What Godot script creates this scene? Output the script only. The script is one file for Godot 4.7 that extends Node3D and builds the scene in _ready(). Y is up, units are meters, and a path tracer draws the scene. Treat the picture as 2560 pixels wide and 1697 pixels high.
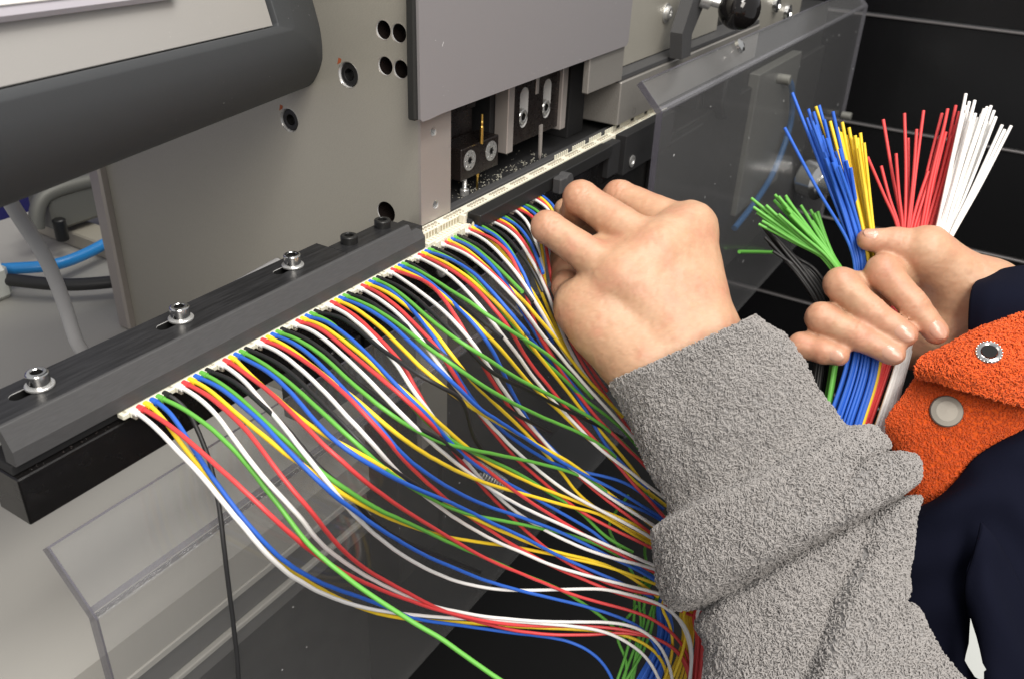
extends Node3D
# A wiring machine with colour-coded harnesses, a hand reaching to the rail and a hand holding sorted wire bundles.
# All shapes are laid out in millimetres and committed in metres. x runs along the rail, y is up, z points out of the machine.

const MM := 0.001
var bases := {}
var taken := {}
var M := {}


class Mb:
	var v := PackedVector3Array()
	var n := PackedVector3Array()
	var c := PackedColorArray()
	var ix := PackedInt32Array()
	var tint := Color(1, 1, 1)

	func vert(p: Vector3, nn: Vector3, col = null) -> int:
		v.append(p)
		n.append(nn)
		c.append(tint if col == null else col)
		return v.size() - 1

	func face(a: int, b: int, d: int) -> void:
		var g := (v[b] - v[a]).cross(v[d] - v[a])
		if g.dot(n[a] + n[b] + n[d]) > 0.0:
			ix.append_array([a, d, b])
		else:
			ix.append_array([a, b, d])

	func poly(pts: Array, nn: Vector3) -> void:
		var first := v.size()
		for p in pts:
			vert(p, nn)
		for i in range(1, pts.size() - 1):
			face(first, first + i, first + i + 1)

	# chamfered box with its own axes
	func obox(o: Vector3, ex: Vector3, ey: Vector3, ez: Vector3, size: Vector3, ch := 0.4) -> void:
		var h := size * 0.5
		ch = minf(ch, minf(h.x, minf(h.y, h.z)) * 0.9)
		var ax := [ex, ey, ez]
		var at := func(s: Vector3, k: int) -> Vector3:
			var q := Vector3(s.x * (h.x - ch), s.y * (h.y - ch), s.z * (h.z - ch))
			q[k] = s[k] * h[k]
			return o + ex * q.x + ey * q.y + ez * q.z
		for k in 3:
			var k1 := (k + 1) % 3
			var k2 := (k + 2) % 3
			for s in [-1.0, 1.0]:
				var ps := []
				for q in [[-1.0, -1.0], [1.0, -1.0], [1.0, 1.0], [-1.0, 1.0]]:
					var sg := Vector3()
					sg[k] = s
					sg[k1] = q[0]
					sg[k2] = q[1]
					ps.append(at.call(sg, k))
				poly(ps, ax[k] * s)
			for s1 in [-1.0, 1.0]:
				for s2 in [-1.0, 1.0]:
					var sa := Vector3()
					sa[k] = -1.0
					sa[k1] = s1
					sa[k2] = s2
					var sb := sa
					sb[k] = 1.0
					poly([at.call(sa, k1), at.call(sb, k1), at.call(sb, k2), at.call(sa, k2)], (ax[k1] * s1 + ax[k2] * s2).normalized())
		for sx in [-1.0, 1.0]:
			for sy in [-1.0, 1.0]:
				for sz in [-1.0, 1.0]:
					var s3 := Vector3(sx, sy, sz)
					poly([at.call(s3, 0), at.call(s3, 1), at.call(s3, 2)], (ex * sx + ey * sy + ez * sz).normalized())

	func box(lo: Vector3, hi: Vector3, ch := 0.4) -> void:
		obox((lo + hi) * 0.5, Vector3.RIGHT, Vector3.UP, Vector3.BACK, hi - lo, ch)

	# surface of revolution; profile of Vector2(radius, height along axis); smooth within runs, sharp where two points coincide
	func lathe(o: Vector3, axis: Vector3, prof: Array, seg := 24) -> void:
		axis = axis.normalized()
		var e1 := axis.cross(Vector3.UP if absf(axis.y) < 0.9 else Vector3.RIGHT).normalized()
		var e2 := axis.cross(e1)
		for i in prof.size() - 1:
			var p: Vector2 = prof[i]
			var q: Vector2 = prof[i + 1]
			var d := q - p
			if d.length() < 0.0001:
				continue
			var nn := Vector2(d.y, -d.x).normalized()
			var first := v.size()
			for k in seg + 1:
				var a := TAU * k / seg
				var e := e1 * cos(a) + e2 * sin(a)
				var nv := (e * nn.x + axis * nn.y).normalized()
				vert(o + e * p.x + axis * p.y, nv)
				vert(o + e * q.x + axis * q.y, nv)
			for k in seg:
				var b := first + k * 2
				face(b, b + 1, b + 3)
				face(b, b + 3, b + 2)

	func cyl(a: Vector3, b: Vector3, r: float, seg := 20, ch := 0.2) -> void:
		var l := a.distance_to(b)
		lathe(a, b - a, [Vector2(0, 0), Vector2(r - ch, 0), Vector2(r, ch), Vector2(r, l - ch), Vector2(r - ch, l), Vector2(0, l)], seg)

	# extruded outline (x, y of pts along ex, ey), from 0 to depth along ez
	func prism(o: Vector3, ex: Vector3, ey: Vector3, ez: Vector3, pts: PackedVector2Array, depth: float) -> void:
		var tris := Geometry2D.triangulate_polygon(pts)
		var area := 0.0
		for i in pts.size():
			area += pts[i].cross(pts[(i + 1) % pts.size()])
		var sg := 1.0 if area > 0.0 else -1.0
		for side in 2:
			var first := v.size()
			for p in pts:
				vert(o + ex * p.x + ey * p.y + ez * depth * side, ez * (1.0 if side else -1.0))
			for t in range(0, tris.size(), 3):
				face(first + tris[t], first + tris[t + 1], first + tris[t + 2])
		for i in pts.size():
			var p := pts[i]
			var q := pts[(i + 1) % pts.size()]
			var d := (q - p).normalized()
			var nn := (ex * d.y - ey * d.x) * sg
			poly([o + ex * p.x + ey * p.y, o + ex * q.x + ey * q.y, o + ex * q.x + ey * q.y + ez * depth, o + ex * p.x + ey * p.y + ez * depth], nn.normalized())

	func tube(pts: PackedVector3Array, r: float, seg := 8, caps := true) -> void:
		var m := pts.size()
		var t0 := (pts[1] - pts[0]).normalized()
		var e := t0.cross(Vector3.UP if absf(t0.y) < 0.9 else Vector3.RIGHT).normalized()
		var first := v.size()
		for i in m:
			var t := (pts[mini(i + 1, m - 1)] - pts[maxi(i - 1, 0)]).normalized()
			e = (e - t * e.dot(t)).normalized()
			var f := t.cross(e)
			for k in seg:
				var a := TAU * k / seg
				var d := e * cos(a) + f * sin(a)
				vert(pts[i] + d * r, d)
		for i in m - 1:
			for k in seg:
				var a := first + i * seg + k
				var b := first + i * seg + (k + 1) % seg
				face(a, b, b + seg)
				face(a, b + seg, a + seg)
		if caps:
			for side in 2:
				var i := 0 if side == 0 else m - 1
				var t := (pts[1] - pts[0]).normalized() * -1.0 if side == 0 else (pts[m - 1] - pts[m - 2]).normalized()
				var ring := []
				for k in seg:
					ring.append(v[first + i * seg + k])
				poly(ring, t)

	# a grid of points to a smooth surface; wrap joins the last column to the first
	func grid(rows: Array, wrap := false) -> void:
		var h: int = rows.size()
		var w: int = rows[0].size()
		var nn := PackedVector3Array()
		nn.resize(h * w)
		for i in h:
			var up: PackedVector3Array = rows[maxi(i - 1, 0)]
			var dn: PackedVector3Array = rows[mini(i + 1, h - 1)]
			var me: PackedVector3Array = rows[i]
			for j in w:
				var l := (j - 1 + w) % w if wrap else maxi(j - 1, 0)
				var r := (j + 1) % w if wrap else mini(j + 1, w - 1)
				nn[i * w + j] = (me[r] - me[l]).cross(dn[j] - up[j]).normalized()
		var first := v.size()
		for i in h:
			for j in w:
				vert(rows[i][j], nn[i * w + j])
		for i in h - 1:
			for j in (w if wrap else w - 1):
				var a := first + i * w + j
				var b := first + i * w + (j + 1) % w
				face(a, b, b + w)
				face(a, b + w, a + w)

	func mesh(base: Vector3, flip := false) -> ArrayMesh:
		var vv := PackedVector3Array()
		vv.resize(v.size())
		for i in v.size():
			vv[i] = (v[i] - base) * 0.001
		var arr := []
		arr.resize(Mesh.ARRAY_MAX)
		arr[Mesh.ARRAY_VERTEX] = vv
		arr[Mesh.ARRAY_NORMAL] = n
		arr[Mesh.ARRAY_COLOR] = c
		arr[Mesh.ARRAY_INDEX] = ix
		var m := ArrayMesh.new()
		m.add_surface_from_arrays(Mesh.PRIMITIVE_TRIANGLES, arr)
		return m


# ---------------------------------------------------------------- naming and placing

func numbered(parent: Node, called: String) -> String:
	var key := "%d/%s" % [parent.get_instance_id(), called]
	var k: int = taken.get(key, 0)
	taken[key] = k + 1
	return called if k == 0 else "%s_%03d" % [called, k]


func tag(o: Node, label: String, category := "", group := "", kind := "") -> void:
	if label: o.set_meta("label", label)
	if category: o.set_meta("category", category)
	if group: o.set_meta("group", group)
	if kind: o.set_meta("kind", kind)


func thing(called: String, label: String, category: String, at: Vector3, group := "") -> Node3D:
	var o := Node3D.new()
	o.name = numbered(self, called)
	add_child(o, true)
	o.position = at * MM
	bases[o] = at
	tag(o, label, category, group)
	return o


func part(parent: Node3D, called: String, mb: Mb, mat: Material, label := "") -> MeshInstance3D:
	var o := MeshInstance3D.new()
	o.name = numbered(parent, called)
	o.mesh = mb.mesh(bases[parent])
	o.material_override = mat
	parent.add_child(o, true)
	bases[o] = bases[parent]
	tag(o, label)
	return o


func single(called: String, label: String, category: String, mb: Mb, mat: Material, at: Vector3, group := "", kind := "") -> MeshInstance3D:
	var o := MeshInstance3D.new()
	o.name = numbered(self, called)
	o.mesh = mb.mesh(at)
	o.material_override = mat
	o.position = at * MM
	add_child(o, true)
	bases[o] = at
	tag(o, label, category, group, kind)
	return o


# ---------------------------------------------------------------- materials

func lin(r: float, g: float, b: float, a := 1.0) -> Color:
	var c := Color(r, g, b).linear_to_srgb()
	c.a = a
	return c


func noise_tex(freq: float, lo: float, hi: float, size := 512, octaves := 4, type := FastNoiseLite.TYPE_SIMPLEX_SMOOTH, sd := 1) -> NoiseTexture2D:
	var f := FastNoiseLite.new()
	f.noise_type = type
	f.frequency = freq
	f.fractal_octaves = octaves
	f.seed = sd
	var g := Gradient.new()
	g.set_color(0, Color(lo, lo, lo))
	g.set_color(1, Color(hi, hi, hi))
	var t := NoiseTexture2D.new()
	t.width = size
	t.height = size
	t.seamless = true
	t.noise = f
	t.color_ramp = g
	return t


func bump_tex(freq: float, strength: float, sd := 3, type := FastNoiseLite.TYPE_SIMPLEX_SMOOTH, octaves := 3) -> NoiseTexture2D:
	var f := FastNoiseLite.new()
	f.noise_type = type
	f.frequency = freq
	f.fractal_octaves = octaves
	f.seed = sd
	var t := NoiseTexture2D.new()
	t.width = 512
	t.height = 512
	t.seamless = true
	t.as_normal_map = true
	t.bump_strength = strength
	t.noise = f
	return t


func mat(called: String, c: Color, rough: float, metal := 0.0) -> StandardMaterial3D:
	var m := StandardMaterial3D.new()
	m.resource_name = called
	m.albedo_color = c
	m.roughness = rough
	m.metallic = metal
	M[called] = m
	return m


func triplanar(m: StandardMaterial3D, scale: Vector3, sharp := 4.0) -> void:
	m.uv1_triplanar = true
	m.uv1_scale = scale
	m.uv1_triplanar_sharpness = sharp


func make_materials() -> void:
	var fine := noise_tex(0.05, 0.75, 1.0, 512, 5)
	var grain := noise_tex(0.25, 0.85, 1.0, 512, 2, FastNoiseLite.TYPE_SIMPLEX_SMOOTH, 9)
	var smudge := noise_tex(0.012, 0.55, 1.0, 512, 5, FastNoiseLite.TYPE_SIMPLEX_SMOOTH, 4)
	var grain_n := bump_tex(0.2, 1.2)
	var m: StandardMaterial3D
	# anodised black with fine milling marks along the rail
	m = mat("black_anodised", lin(0.03, 0.03, 0.032), 0.42, 0.15)
	m.albedo_texture = smudge
	m.roughness_texture = fine
	triplanar(m, Vector3(6, 90, 90))
	m = mat("black_bevel", lin(0.066, 0.066, 0.068), 0.55, 0.0)
	m.metallic_specular = 0.35
	m.albedo_texture = noise_tex(0.05, 0.88, 1.0, 512, 4)
	triplanar(m, Vector3(5, 60, 60))
	m = mat("black_gloss", lin(0.006, 0.0055, 0.0055), 0.3)
	m.roughness_texture = smudge
	triplanar(m, Vector3(20, 20, 20))
	m = mat("cover_speck", lin(0.6, 0.6, 0.6), 0.6)
	m = mat("black_satin", lin(0.009, 0.009, 0.009), 0.5)
	m = mat("black_matt", lin(0.008, 0.008, 0.009), 0.75)
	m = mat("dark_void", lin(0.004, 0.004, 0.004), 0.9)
	m = mat("brown_black", lin(0.016, 0.012, 0.011), 0.38, 0.2)
	m.roughness_texture = smudge
	triplanar(m, Vector3(30, 30, 30))
	# brushed steel side plate
	m = mat("steel_plate", lin(0.44, 0.42, 0.365), 0.5, 0.4)
	m.albedo_texture = noise_tex(0.16, 0.88, 1.0, 512, 3, FastNoiseLite.TYPE_SIMPLEX_SMOOTH, 61)
	m.roughness_texture = noise_tex(0.01, 0.8, 1.0, 512, 4, FastNoiseLite.TYPE_SIMPLEX_SMOOTH, 62)
	triplanar(m, Vector3(14, 40, 8))
	m = mat("steel_edge", lin(0.46, 0.42, 0.395), 0.42, 0.45)
	m.albedo_texture = grain
	triplanar(m, Vector3(60, 60, 60))
	m = mat("steel_block", lin(0.42, 0.4, 0.37), 0.4, 0.5)
	m.albedo_texture = fine
	triplanar(m, Vector3(25, 90, 25))
	m = mat("cover_paint", lin(0.29, 0.275, 0.283), 0.5, 0.2)
	m.albedo_texture = grain
	m.normal_enabled = true
	m.normal_texture = grain_n
	m.normal_scale = 0.35
	triplanar(m, Vector3(40, 40, 40))
	m = mat("foam", lin(0.012, 0.012, 0.011), 0.85)
	m.normal_enabled = true
	m.normal_texture = bump_tex(0.08, 6.0, 12)
	triplanar(m, Vector3(60, 60, 60))
	m = mat("snap_metal", lin(0.2, 0.185, 0.16), 0.5, 0.5)
	m = mat("chrome", lin(0.72, 0.72, 0.71), 0.18, 1.0)
	m = mat("zinc", lin(0.62, 0.62, 0.61), 0.32, 0.75)
	m.roughness_texture = fine
	triplanar(m, Vector3(120, 120, 120))
	m = mat("screw_black", lin(0.014, 0.014, 0.014), 0.4, 0.2)
	m = mat("gold", lin(0.75, 0.5, 0.13), 0.28, 1.0)
	m = mat("rust", lin(0.3, 0.07, 0.02), 0.8)
	m = mat("nylon", lin(0.68, 0.65, 0.54), 0.5)
	m.subsurf_scatter_enabled = true
	m.subsurf_scatter_strength = 0.05
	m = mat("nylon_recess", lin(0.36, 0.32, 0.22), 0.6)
	m = mat("crimp", lin(0.5, 0.46, 0.38), 0.45, 0.4)
	m = mat("monitor_plastic", lin(0.038, 0.041, 0.045), 0.6)
	m.normal_enabled = true
	m.normal_texture = bump_tex(0.3, 3.0, 21)
	m.normal_scale = 0.5
	triplanar(m, Vector3(35, 35, 35))
	m = mat("monitor_panel", lin(0.5, 0.485, 0.465), 0.42, 0.35)
	m.albedo_texture = grain
	triplanar(m, Vector3(30, 30, 30))
	m = mat("monitor_frame", lin(0.42, 0.4, 0.44), 0.4)
	m = mat("monitor_white", lin(0.75, 0.74, 0.72), 0.4)
	m = mat("table_top", lin(0.52, 0.505, 0.465), 0.5)
	m.albedo_texture = noise_tex(0.3, 0.72, 1.0, 512, 2, FastNoiseLite.TYPE_SIMPLEX_SMOOTH, 17)
	triplanar(m, Vector3(16, 16, 16))
	m = mat("table_profile", lin(0.14, 0.138, 0.135), 0.45, 0.3)
	m = mat("table_light", lin(0.4, 0.39, 0.36), 0.5)
	m = mat("machine_grey", lin(0.022, 0.021, 0.02), 0.5)
	m.albedo_texture = smudge
	triplanar(m, Vector3(8, 8, 8))
	m = mat("cabinet", lin(0.0055, 0.0055, 0.006), 0.22)
	m = mat("cabinet_edge", lin(0.16, 0.15, 0.15), 0.35, 0.4)
	m = mat("navy_wall", lin(0.012, 0.012, 0.1), 0.7)
	m = mat("cast_grey", lin(0.2, 0.2, 0.18), 0.55, 0.3)
	m.albedo_texture = grain
	triplanar(m, Vector3(30, 30, 30))
	m = mat("bracket_beige", lin(0.42, 0.39, 0.32), 0.5, 0.2)
	m = mat("cable_grey", lin(0.36, 0.36, 0.37), 0.45)
	m = mat("hose_dull_blue", lin(0.02, 0.1, 0.25), 0.5)
	m = mat("hose_blue", lin(0.03, 0.27, 0.68), 0.3)
	m = mat("hose_black", lin(0.02, 0.02, 0.021), 0.45)
	m = mat("fitting_white", lin(0.6, 0.62, 0.58), 0.3)
	# clear plastic
	m = mat("acrylic", lin(0.3, 0.3, 0.3, 0.1), 0.06)
	m.metallic_specular = 0.4
	m.transparency = BaseMaterial3D.TRANSPARENCY_ALPHA
	m = mat("acrylic_smoky", lin(0.34, 0.34, 0.345, 0.11), 0.12)
	m.metallic_specular = 0.3
	m.transparency = BaseMaterial3D.TRANSPARENCY_ALPHA
	m = mat("acrylic_edge", lin(0.12, 0.115, 0.14, 0.6), 0.12)
	m.transparency = BaseMaterial3D.TRANSPARENCY_ALPHA
	# wire insulation
	var wire_rough := 0.52
	mat("wire_white", lin(0.86, 0.845, 0.825), wire_rough)
	mat("wire_red", lin(0.66, 0.058, 0.06), wire_rough)
	mat("wire_yellow", lin(0.86, 0.6, 0.03), wire_rough)
	mat("wire_blue", lin(0.024, 0.125, 0.58), wire_rough)
	mat("wire_green", lin(0.125, 0.42, 0.06), wire_rough)
	mat("wire_black", lin(0.016, 0.016, 0.017), wire_rough)
	# skin and cloth
	m = mat("skin", Color(1, 1, 1), 0.5)
	m.vertex_color_use_as_albedo = true
	m.subsurf_scatter_enabled = true
	m.subsurf_scatter_strength = 0.1
	m.normal_enabled = true
	m.normal_texture = bump_tex(0.11, 2.2, 31, FastNoiseLite.TYPE_CELLULAR, 2)
	m.normal_scale = 0.3
	triplanar(m, Vector3(45, 45, 45))
	m = mat("nail", lin(0.5, 0.275, 0.195), 0.28)
	m.clearcoat_enabled = true
	m.clearcoat = 0.2
	m.clearcoat_roughness = 0.15
	m.subsurf_scatter_enabled = true
	m.subsurf_scatter_strength = 0.1
	m = mat("fleece_grey", Color(1, 1, 1), 0.95)
	m.vertex_color_use_as_albedo = true
	m.rim_enabled = true
	m.rim = 0.35
	m.backlight_enabled = true
	m.backlight = Color(0.45, 0.45, 0.45)
	m.normal_enabled = true
	m.normal_texture = bump_tex(0.12, 6.0, 41)
	m.normal_scale = 0.6
	triplanar(m, Vector3(60, 60, 60))
	m = mat("fleece_orange", Color(1, 1, 1), 0.95)
	m.vertex_color_use_as_albedo = true
	m.rim_enabled = true
	m.rim = 0.25
	m.normal_enabled = true
	m.normal_texture = M["fleece_grey"].normal_texture
	m.normal_scale = 0.6
	triplanar(m, Vector3(60, 60, 60))
	m = mat("navy_cloth", lin(0.004, 0.0048, 0.0122), 0.9)
	m.metallic_specular = 0.2
	m.normal_enabled = true
	m.normal_texture = bump_tex(0.3, 4.0, 51)
	m.normal_scale = 0.6
	triplanar(m, Vector3(70, 70, 70))
	m = mat("print_grey", lin(0.42, 0.44, 0.43), 0.5)


# ---------------------------------------------------------------- soft shapes

func curve(ctrl: Array, step := 3.0, smooth := 3) -> PackedVector3Array:
	var p := PackedVector3Array()
	p.append(ctrl[0] * 2.0 - ctrl[1])
	for q in ctrl:
		p.append(q)
	p.append(ctrl[-1] * 2.0 - ctrl[-2])
	var out := PackedVector3Array()
	for i in range(1, p.size() - 2):
		var p0 := p[i - 1]
		var p1 := p[i]
		var p2 := p[i + 1]
		var p3 := p[i + 2]
		var t1 := sqrt(maxf(p0.distance_to(p1), 0.01))
		var t2 := t1 + sqrt(maxf(p1.distance_to(p2), 0.01))
		var t3 := t2 + sqrt(maxf(p2.distance_to(p3), 0.01))
		var k := maxi(1, int(ceil(p1.distance_to(p2) / step)))
		for s in k:
			var t := lerpf(t1, t2, float(s) / k)
			var a1 := p0 * ((t1 - t) / t1) + p1 * (t / t1)
			var a2 := p1 * ((t2 - t) / (t2 - t1)) + p2 * ((t - t1) / (t2 - t1))
			var a3 := p2 * ((t3 - t) / (t3 - t2)) + p3 * ((t - t2) / (t3 - t2))
			var b1 := a1 * ((t2 - t) / t2) + a2 * (t / t2)
			var b2 := a2 * ((t3 - t) / (t3 - t1)) + a3 * ((t - t1) / (t3 - t1))
			out.append(b1 * ((t2 - t) / (t2 - t1)) + b2 * ((t - t1) / (t2 - t1)))
	out.append(ctrl[-1])
	for pass_no in smooth:
		var last := out.duplicate()
		for i in range(2, out.size() - 1):
			out[i] = last[i] * 0.5 + (last[i - 1] + last[i + 1]) * 0.25
	return out


func cr(a: Vector3, b: Vector3, c: Vector3, d: Vector3, t: float) -> Vector3:
	return b.cubic_interpolate(c, a, d, t)


func cr_row(row: Array, t: float) -> Vector3:
	var n := row.size()
	var f := clampf(t, 0.0, 0.99999) * (n - 1)
	var i := int(f)
	var p0: Vector3 = row[i - 1] if i > 0 else row[0] * 2.0 - row[1]
	var p3: Vector3 = row[i + 2] if i + 2 < n else row[n - 1] * 2.0 - row[n - 2]
	return cr(p0, row[i], row[i + 1], p3, f - i)


# a curved sheet of cloth with thickness, from rows of control points; curl lifts its pile
func cloth(rows: Array, nu: int, nv: int, thick: float, pile: float, noise: FastNoiseLite, col: Color, dark: Color, ripple := 0.0) -> Mb:
	var mb := Mb.new()
	var g := []
	for i in nv + 1:
		var line := []
		for r in rows:
			line.append(r)
		var out := []
		for j in nu + 1:
			var colm := []
			for r in rows:
				colm.append(cr_row(r, float(j) / nu))
			out.append(cr_row(colm, float(i) / nv))
		g.append(out)
	var front := []
	var back := []
	var side := 1.0
	var mid_n: Vector3 = (g[nv / 2][nu / 2 + 1] - g[nv / 2][nu / 2 - 1]).cross(g[nv / 2 + 1][nu / 2] - g[nv / 2 - 1][nu / 2])
	if mid_n.dot(Vector3(-350.1, 185.3, 262.8) - g[nv / 2][nu / 2]) < 0.0:
		side = -1.0
	for i in nv + 1:
		var fr := PackedVector3Array()
		var bk := PackedVector3Array()
		for j in nu + 1:
			var p: Vector3 = g[i][j]
			var du: Vector3 = g[i][mini(j + 1, nu)] - g[i][maxi(j - 1, 0)]
			var dv: Vector3 = g[mini(i + 1, nv)][j] - g[maxi(i - 1, 0)][j]
			var nn := du.cross(dv).normalized() * side
			var edge := minf(minf(i, nv - i) * 1.0, minf(j, nu - j) * 1.0)
			var round_ := sqrt(clampf(edge / 4.0, 0.0, 1.0) * (2.0 - clampf(edge / 4.0, 0.0, 1.0)))
			var h := 0.0
			if noise:
				h = curl(noise, p) * pile / 1.7
			if ripple > 0.0:
				h += ripple * sin(p.x * 0.21 + p.y * 0.13 + sin(p.z * 0.1) * 2.0)
			fr.append(p + nn * (thick * 0.5 * round_ + h))
			bk.append(p - nn * thick * 0.5 * round_)
		front.append(fr)
		back.append(bk)
	# front, then round the rim to the back
	mb.tint = col
	mb.grid(front)
	mb.grid(back)
	for k in mb.v.size() / 2:
		var f := noise.get_noise_3dv(mb.v[k] * 2.7) if noise else 0.0
		mb.c[k] = dark.lerp(col, clampf(0.7 - f * 0.9, 0.0, 1.0))
		if mb.n[k].dot(mid_n * side) < 0.0:
			mb.n[k] = -mb.n[k]
	for k in range(mb.v.size() / 2, mb.v.size()):
		if mb.n[k].dot(mid_n * side) > 0.0:
			mb.n[k] = -mb.n[k]
	# winding follows the turned normals
	var old := mb.ix.duplicate()
	mb.ix.clear()
	for t in range(0, old.size(), 3):
		mb.face(old[t], old[t + 1], old[t + 2])
	return mb


# tapered bones joined with a smooth minimum: bones are [group, a, ra, b, rb]; group 0 is the palm, the others are fingers
class Flesh:
	var a := PackedVector3Array()
	var d := PackedVector3Array()
	var l2 := PackedFloat32Array()
	var ra := PackedFloat32Array()
	var rb := PackedFloat32Array()
	var g := PackedInt32Array()
	var groups := 1
	var k_palm := 9.0
	var k_finger := 2.5
	var k_web := 5.0
	var k_touch := 3.0

	func add(bones: Array) -> void:
		for b in bones:
			g.append(b[0])
			a.append(b[1])
			ra.append(b[2])
			var e: Vector3 = b[3] - b[1]
			d.append(e)
			l2.append(maxf(e.length_squared(), 0.001))
			rb.append(b[4])
			groups = maxi(groups, b[0] + 1)

	func at(p: Vector3) -> float:
		var best := PackedFloat32Array()
		best.resize(groups)
		best.fill(1e3)
		for i in a.size():
			var q := p - a[i]
			var t := clampf(q.dot(d[i]) / l2[i], 0.0, 1.0)
			var s := (q - d[i] * t).length() - lerpf(ra[i], rb[i], t)
			var gi := g[i]
			var o := best[gi]
			var k := k_palm if gi == 0 else k_finger
			var h := maxf(k - absf(o - s), 0.0) / k
			best[gi] = minf(o, s) - h * h * k * 0.25
		var palm := best[0]
		var all := palm
		for gi in range(1, groups):
			var f := best[gi]
			var h := maxf(k_web - absf(palm - f), 0.0) / k_web
			var j := minf(palm, f) - h * h * k_web * 0.25
			h = maxf(k_touch - absf(all - j), 0.0) / k_touch
			all = minf(all, j) - h * h * k_touch * 0.25
		return all


# surface nets over the field: one vertex in each crossed cell, one quad round each crossed edge
func nets(f: Flesh, cell: float, lo: Vector3, hi: Vector3) -> Array:
	var nx := int((hi.x - lo.x) / cell) + 2
	var ny := int((hi.y - lo.y) / cell) + 2
	var nz := int((hi.z - lo.z) / cell) + 2
	nx += (4 - nx % 4) + 1
	ny += (4 - ny % 4) + 1
	nz += (4 - nz % 4) + 1
	var val := PackedFloat32Array()
	val.resize(nx * ny * nz)
	val.fill(1e3)
	var reach := cell * 4.0 * 0.87 + 6.0
	for bz in range(0, nz - 1, 4):
		for by in range(0, ny - 1, 4):
			for bx in range(0, nx - 1, 4):
				var c := f.at(lo + Vector3(bx + 2, by + 2, bz + 2) * cell)
				var near := absf(c) < reach
				for z in range(bz, mini(bz + 4, nz)):
					for y in range(by, mini(by + 4, ny)):
						var row := (z * ny + y) * nx
						for x in range(bx, mini(bx + 4, nx)):
							val[row + x] = f.at(lo + Vector3(x, y, z) * cell) if near else c
	var vid := {}
	var vs := PackedVector3Array()
	var sx := 1
	var sy := nx
	var sz := nx * ny
	var offs := [0, sx, sy, sx + sy, sz, sx + sz, sy + sz, sx + sy + sz]
	var cor := [Vector3(0, 0, 0), Vector3(1, 0, 0), Vector3(0, 1, 0), Vector3(1, 1, 0), Vector3(0, 0, 1), Vector3(1, 0, 1), Vector3(0, 1, 1), Vector3(1, 1, 1)]
	var edges := [[0, 1], [2, 3], [4, 5], [6, 7], [0, 2], [1, 3], [4, 6], [5, 7], [0, 4], [1, 5], [2, 6], [3, 7]]
	for z in nz - 1:
		for y in ny - 1:
			var row := (z * ny + y) * nx
			for x in nx - 1:
				var i := row + x
				var v0 := val[i]
				if absf(v0) > cell * 4.0:
					continue
				var neg := 0
				for o in offs:
					if val[i + o] < 0.0:
						neg += 1
				if neg == 0 or neg == 8:
					continue
				var s := Vector3()
				var k := 0
				for e in edges:
					var p := val[i + offs[e[0]]]
					var q := val[i + offs[e[1]]]
					if (p < 0.0) != (q < 0.0):
						s += cor[e[0]].lerp(cor[e[1]], p / (p - q))
						k += 1
				vid[i] = vs.size()
				vs.append(lo + (Vector3(x, y, z) + s / k) * cell)
	var quads := []
	var dirs := [[sx, sy, sz], [sy, sz, sx], [sz, sx, sy]]
	for i in vid:
		for dd in dirs:
			var p := val[i]
			var q := val[i + dd[0]]
			if (p < 0.0) != (q < 0.0):
				var b = vid.get(i - dd[1])
				var c = vid.get(i - dd[1] - dd[2])
				var d = vid.get(i - dd[2])
				if b != null and c != null and d != null:
					quads.append([vid[i], b, c, d])
	# light smoothing
	for pass_no in 2:
		var sum := PackedVector3Array()
		sum.resize(vs.size())
		var cnt := PackedInt32Array()
		cnt.resize(vs.size())
		for q in quads:
			for j in 4:
				var u: int = q[j]
				var w: int = q[(j + 1) % 4]
				sum[u] += vs[w]
				sum[w] += vs[u]
				cnt[u] += 1
				cnt[w] += 1
		for j in vs.size():
			if cnt[j] > 0:
				vs[j] = vs[j].lerp(sum[j] / cnt[j], 0.5)
	return [vs, quads]


func flesh_mesh(f: Flesh, net: Array, tone: Callable, creases: Array) -> Mb:
	var mb := Mb.new()
	var vs: PackedVector3Array = net[0]
	var nn := PackedVector3Array()
	nn.resize(vs.size())
	var e := 0.6
	for j in vs.size():
		var p := vs[j]
		nn[j] = Vector3(f.at(p + Vector3(e, 0, 0)) - f.at(p - Vector3(e, 0, 0)), f.at(p + Vector3(0, e, 0)) - f.at(p - Vector3(0, e, 0)), f.at(p + Vector3(0, 0, e)) - f.at(p - Vector3(0, 0, e))).normalized()
	# fine folds over the joints, and a slight unevenness of the flesh
	var un := FastNoiseLite.new()
	un.frequency = 0.11
	un.fractal_octaves = 3
	un.seed = 77
	for j in vs.size():
		var p := vs[j]
		var grad := Vector3()
		var h := 0.0
		for c in creases:
			var q: Vector3 = p - c[0]
			if q.length_squared() < 190.0:
				var s: float = q.dot(c[1])
				var fade := 1.0 - q.length_squared() / 190.0
				for o in c[2]:
					var wob: float = (s - o + 0.5 * sin(q.cross(c[1]).length() * 0.5 + o)) / (c[4] as float)
					var g: float = exp(-wob * wob) * c[3] * fade
					h -= g
					grad += c[1] * (2.0 * wob / (c[4] as float) * g)
		var n0 := un.get_noise_3dv(p)
		h += n0 * 0.35
		grad += Vector3(un.get_noise_3d(p.x + 0.5, p.y, p.z) - n0, un.get_noise_3d(p.x, p.y + 0.5, p.z) - n0, un.get_noise_3d(p.x, p.y, p.z + 0.5) - n0) * 0.7
		grad -= nn[j] * grad.dot(nn[j])
		vs[j] = p + nn[j] * h
		nn[j] = (nn[j] - grad).normalized()
	for j in vs.size():
		mb.vert(vs[j], nn[j], tone.call(vs[j], nn[j]))
	for q in net[1]:
		mb.face(q[0], q[1], q[2])
		mb.face(q[0], q[2], q[3])
	return mb


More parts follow.
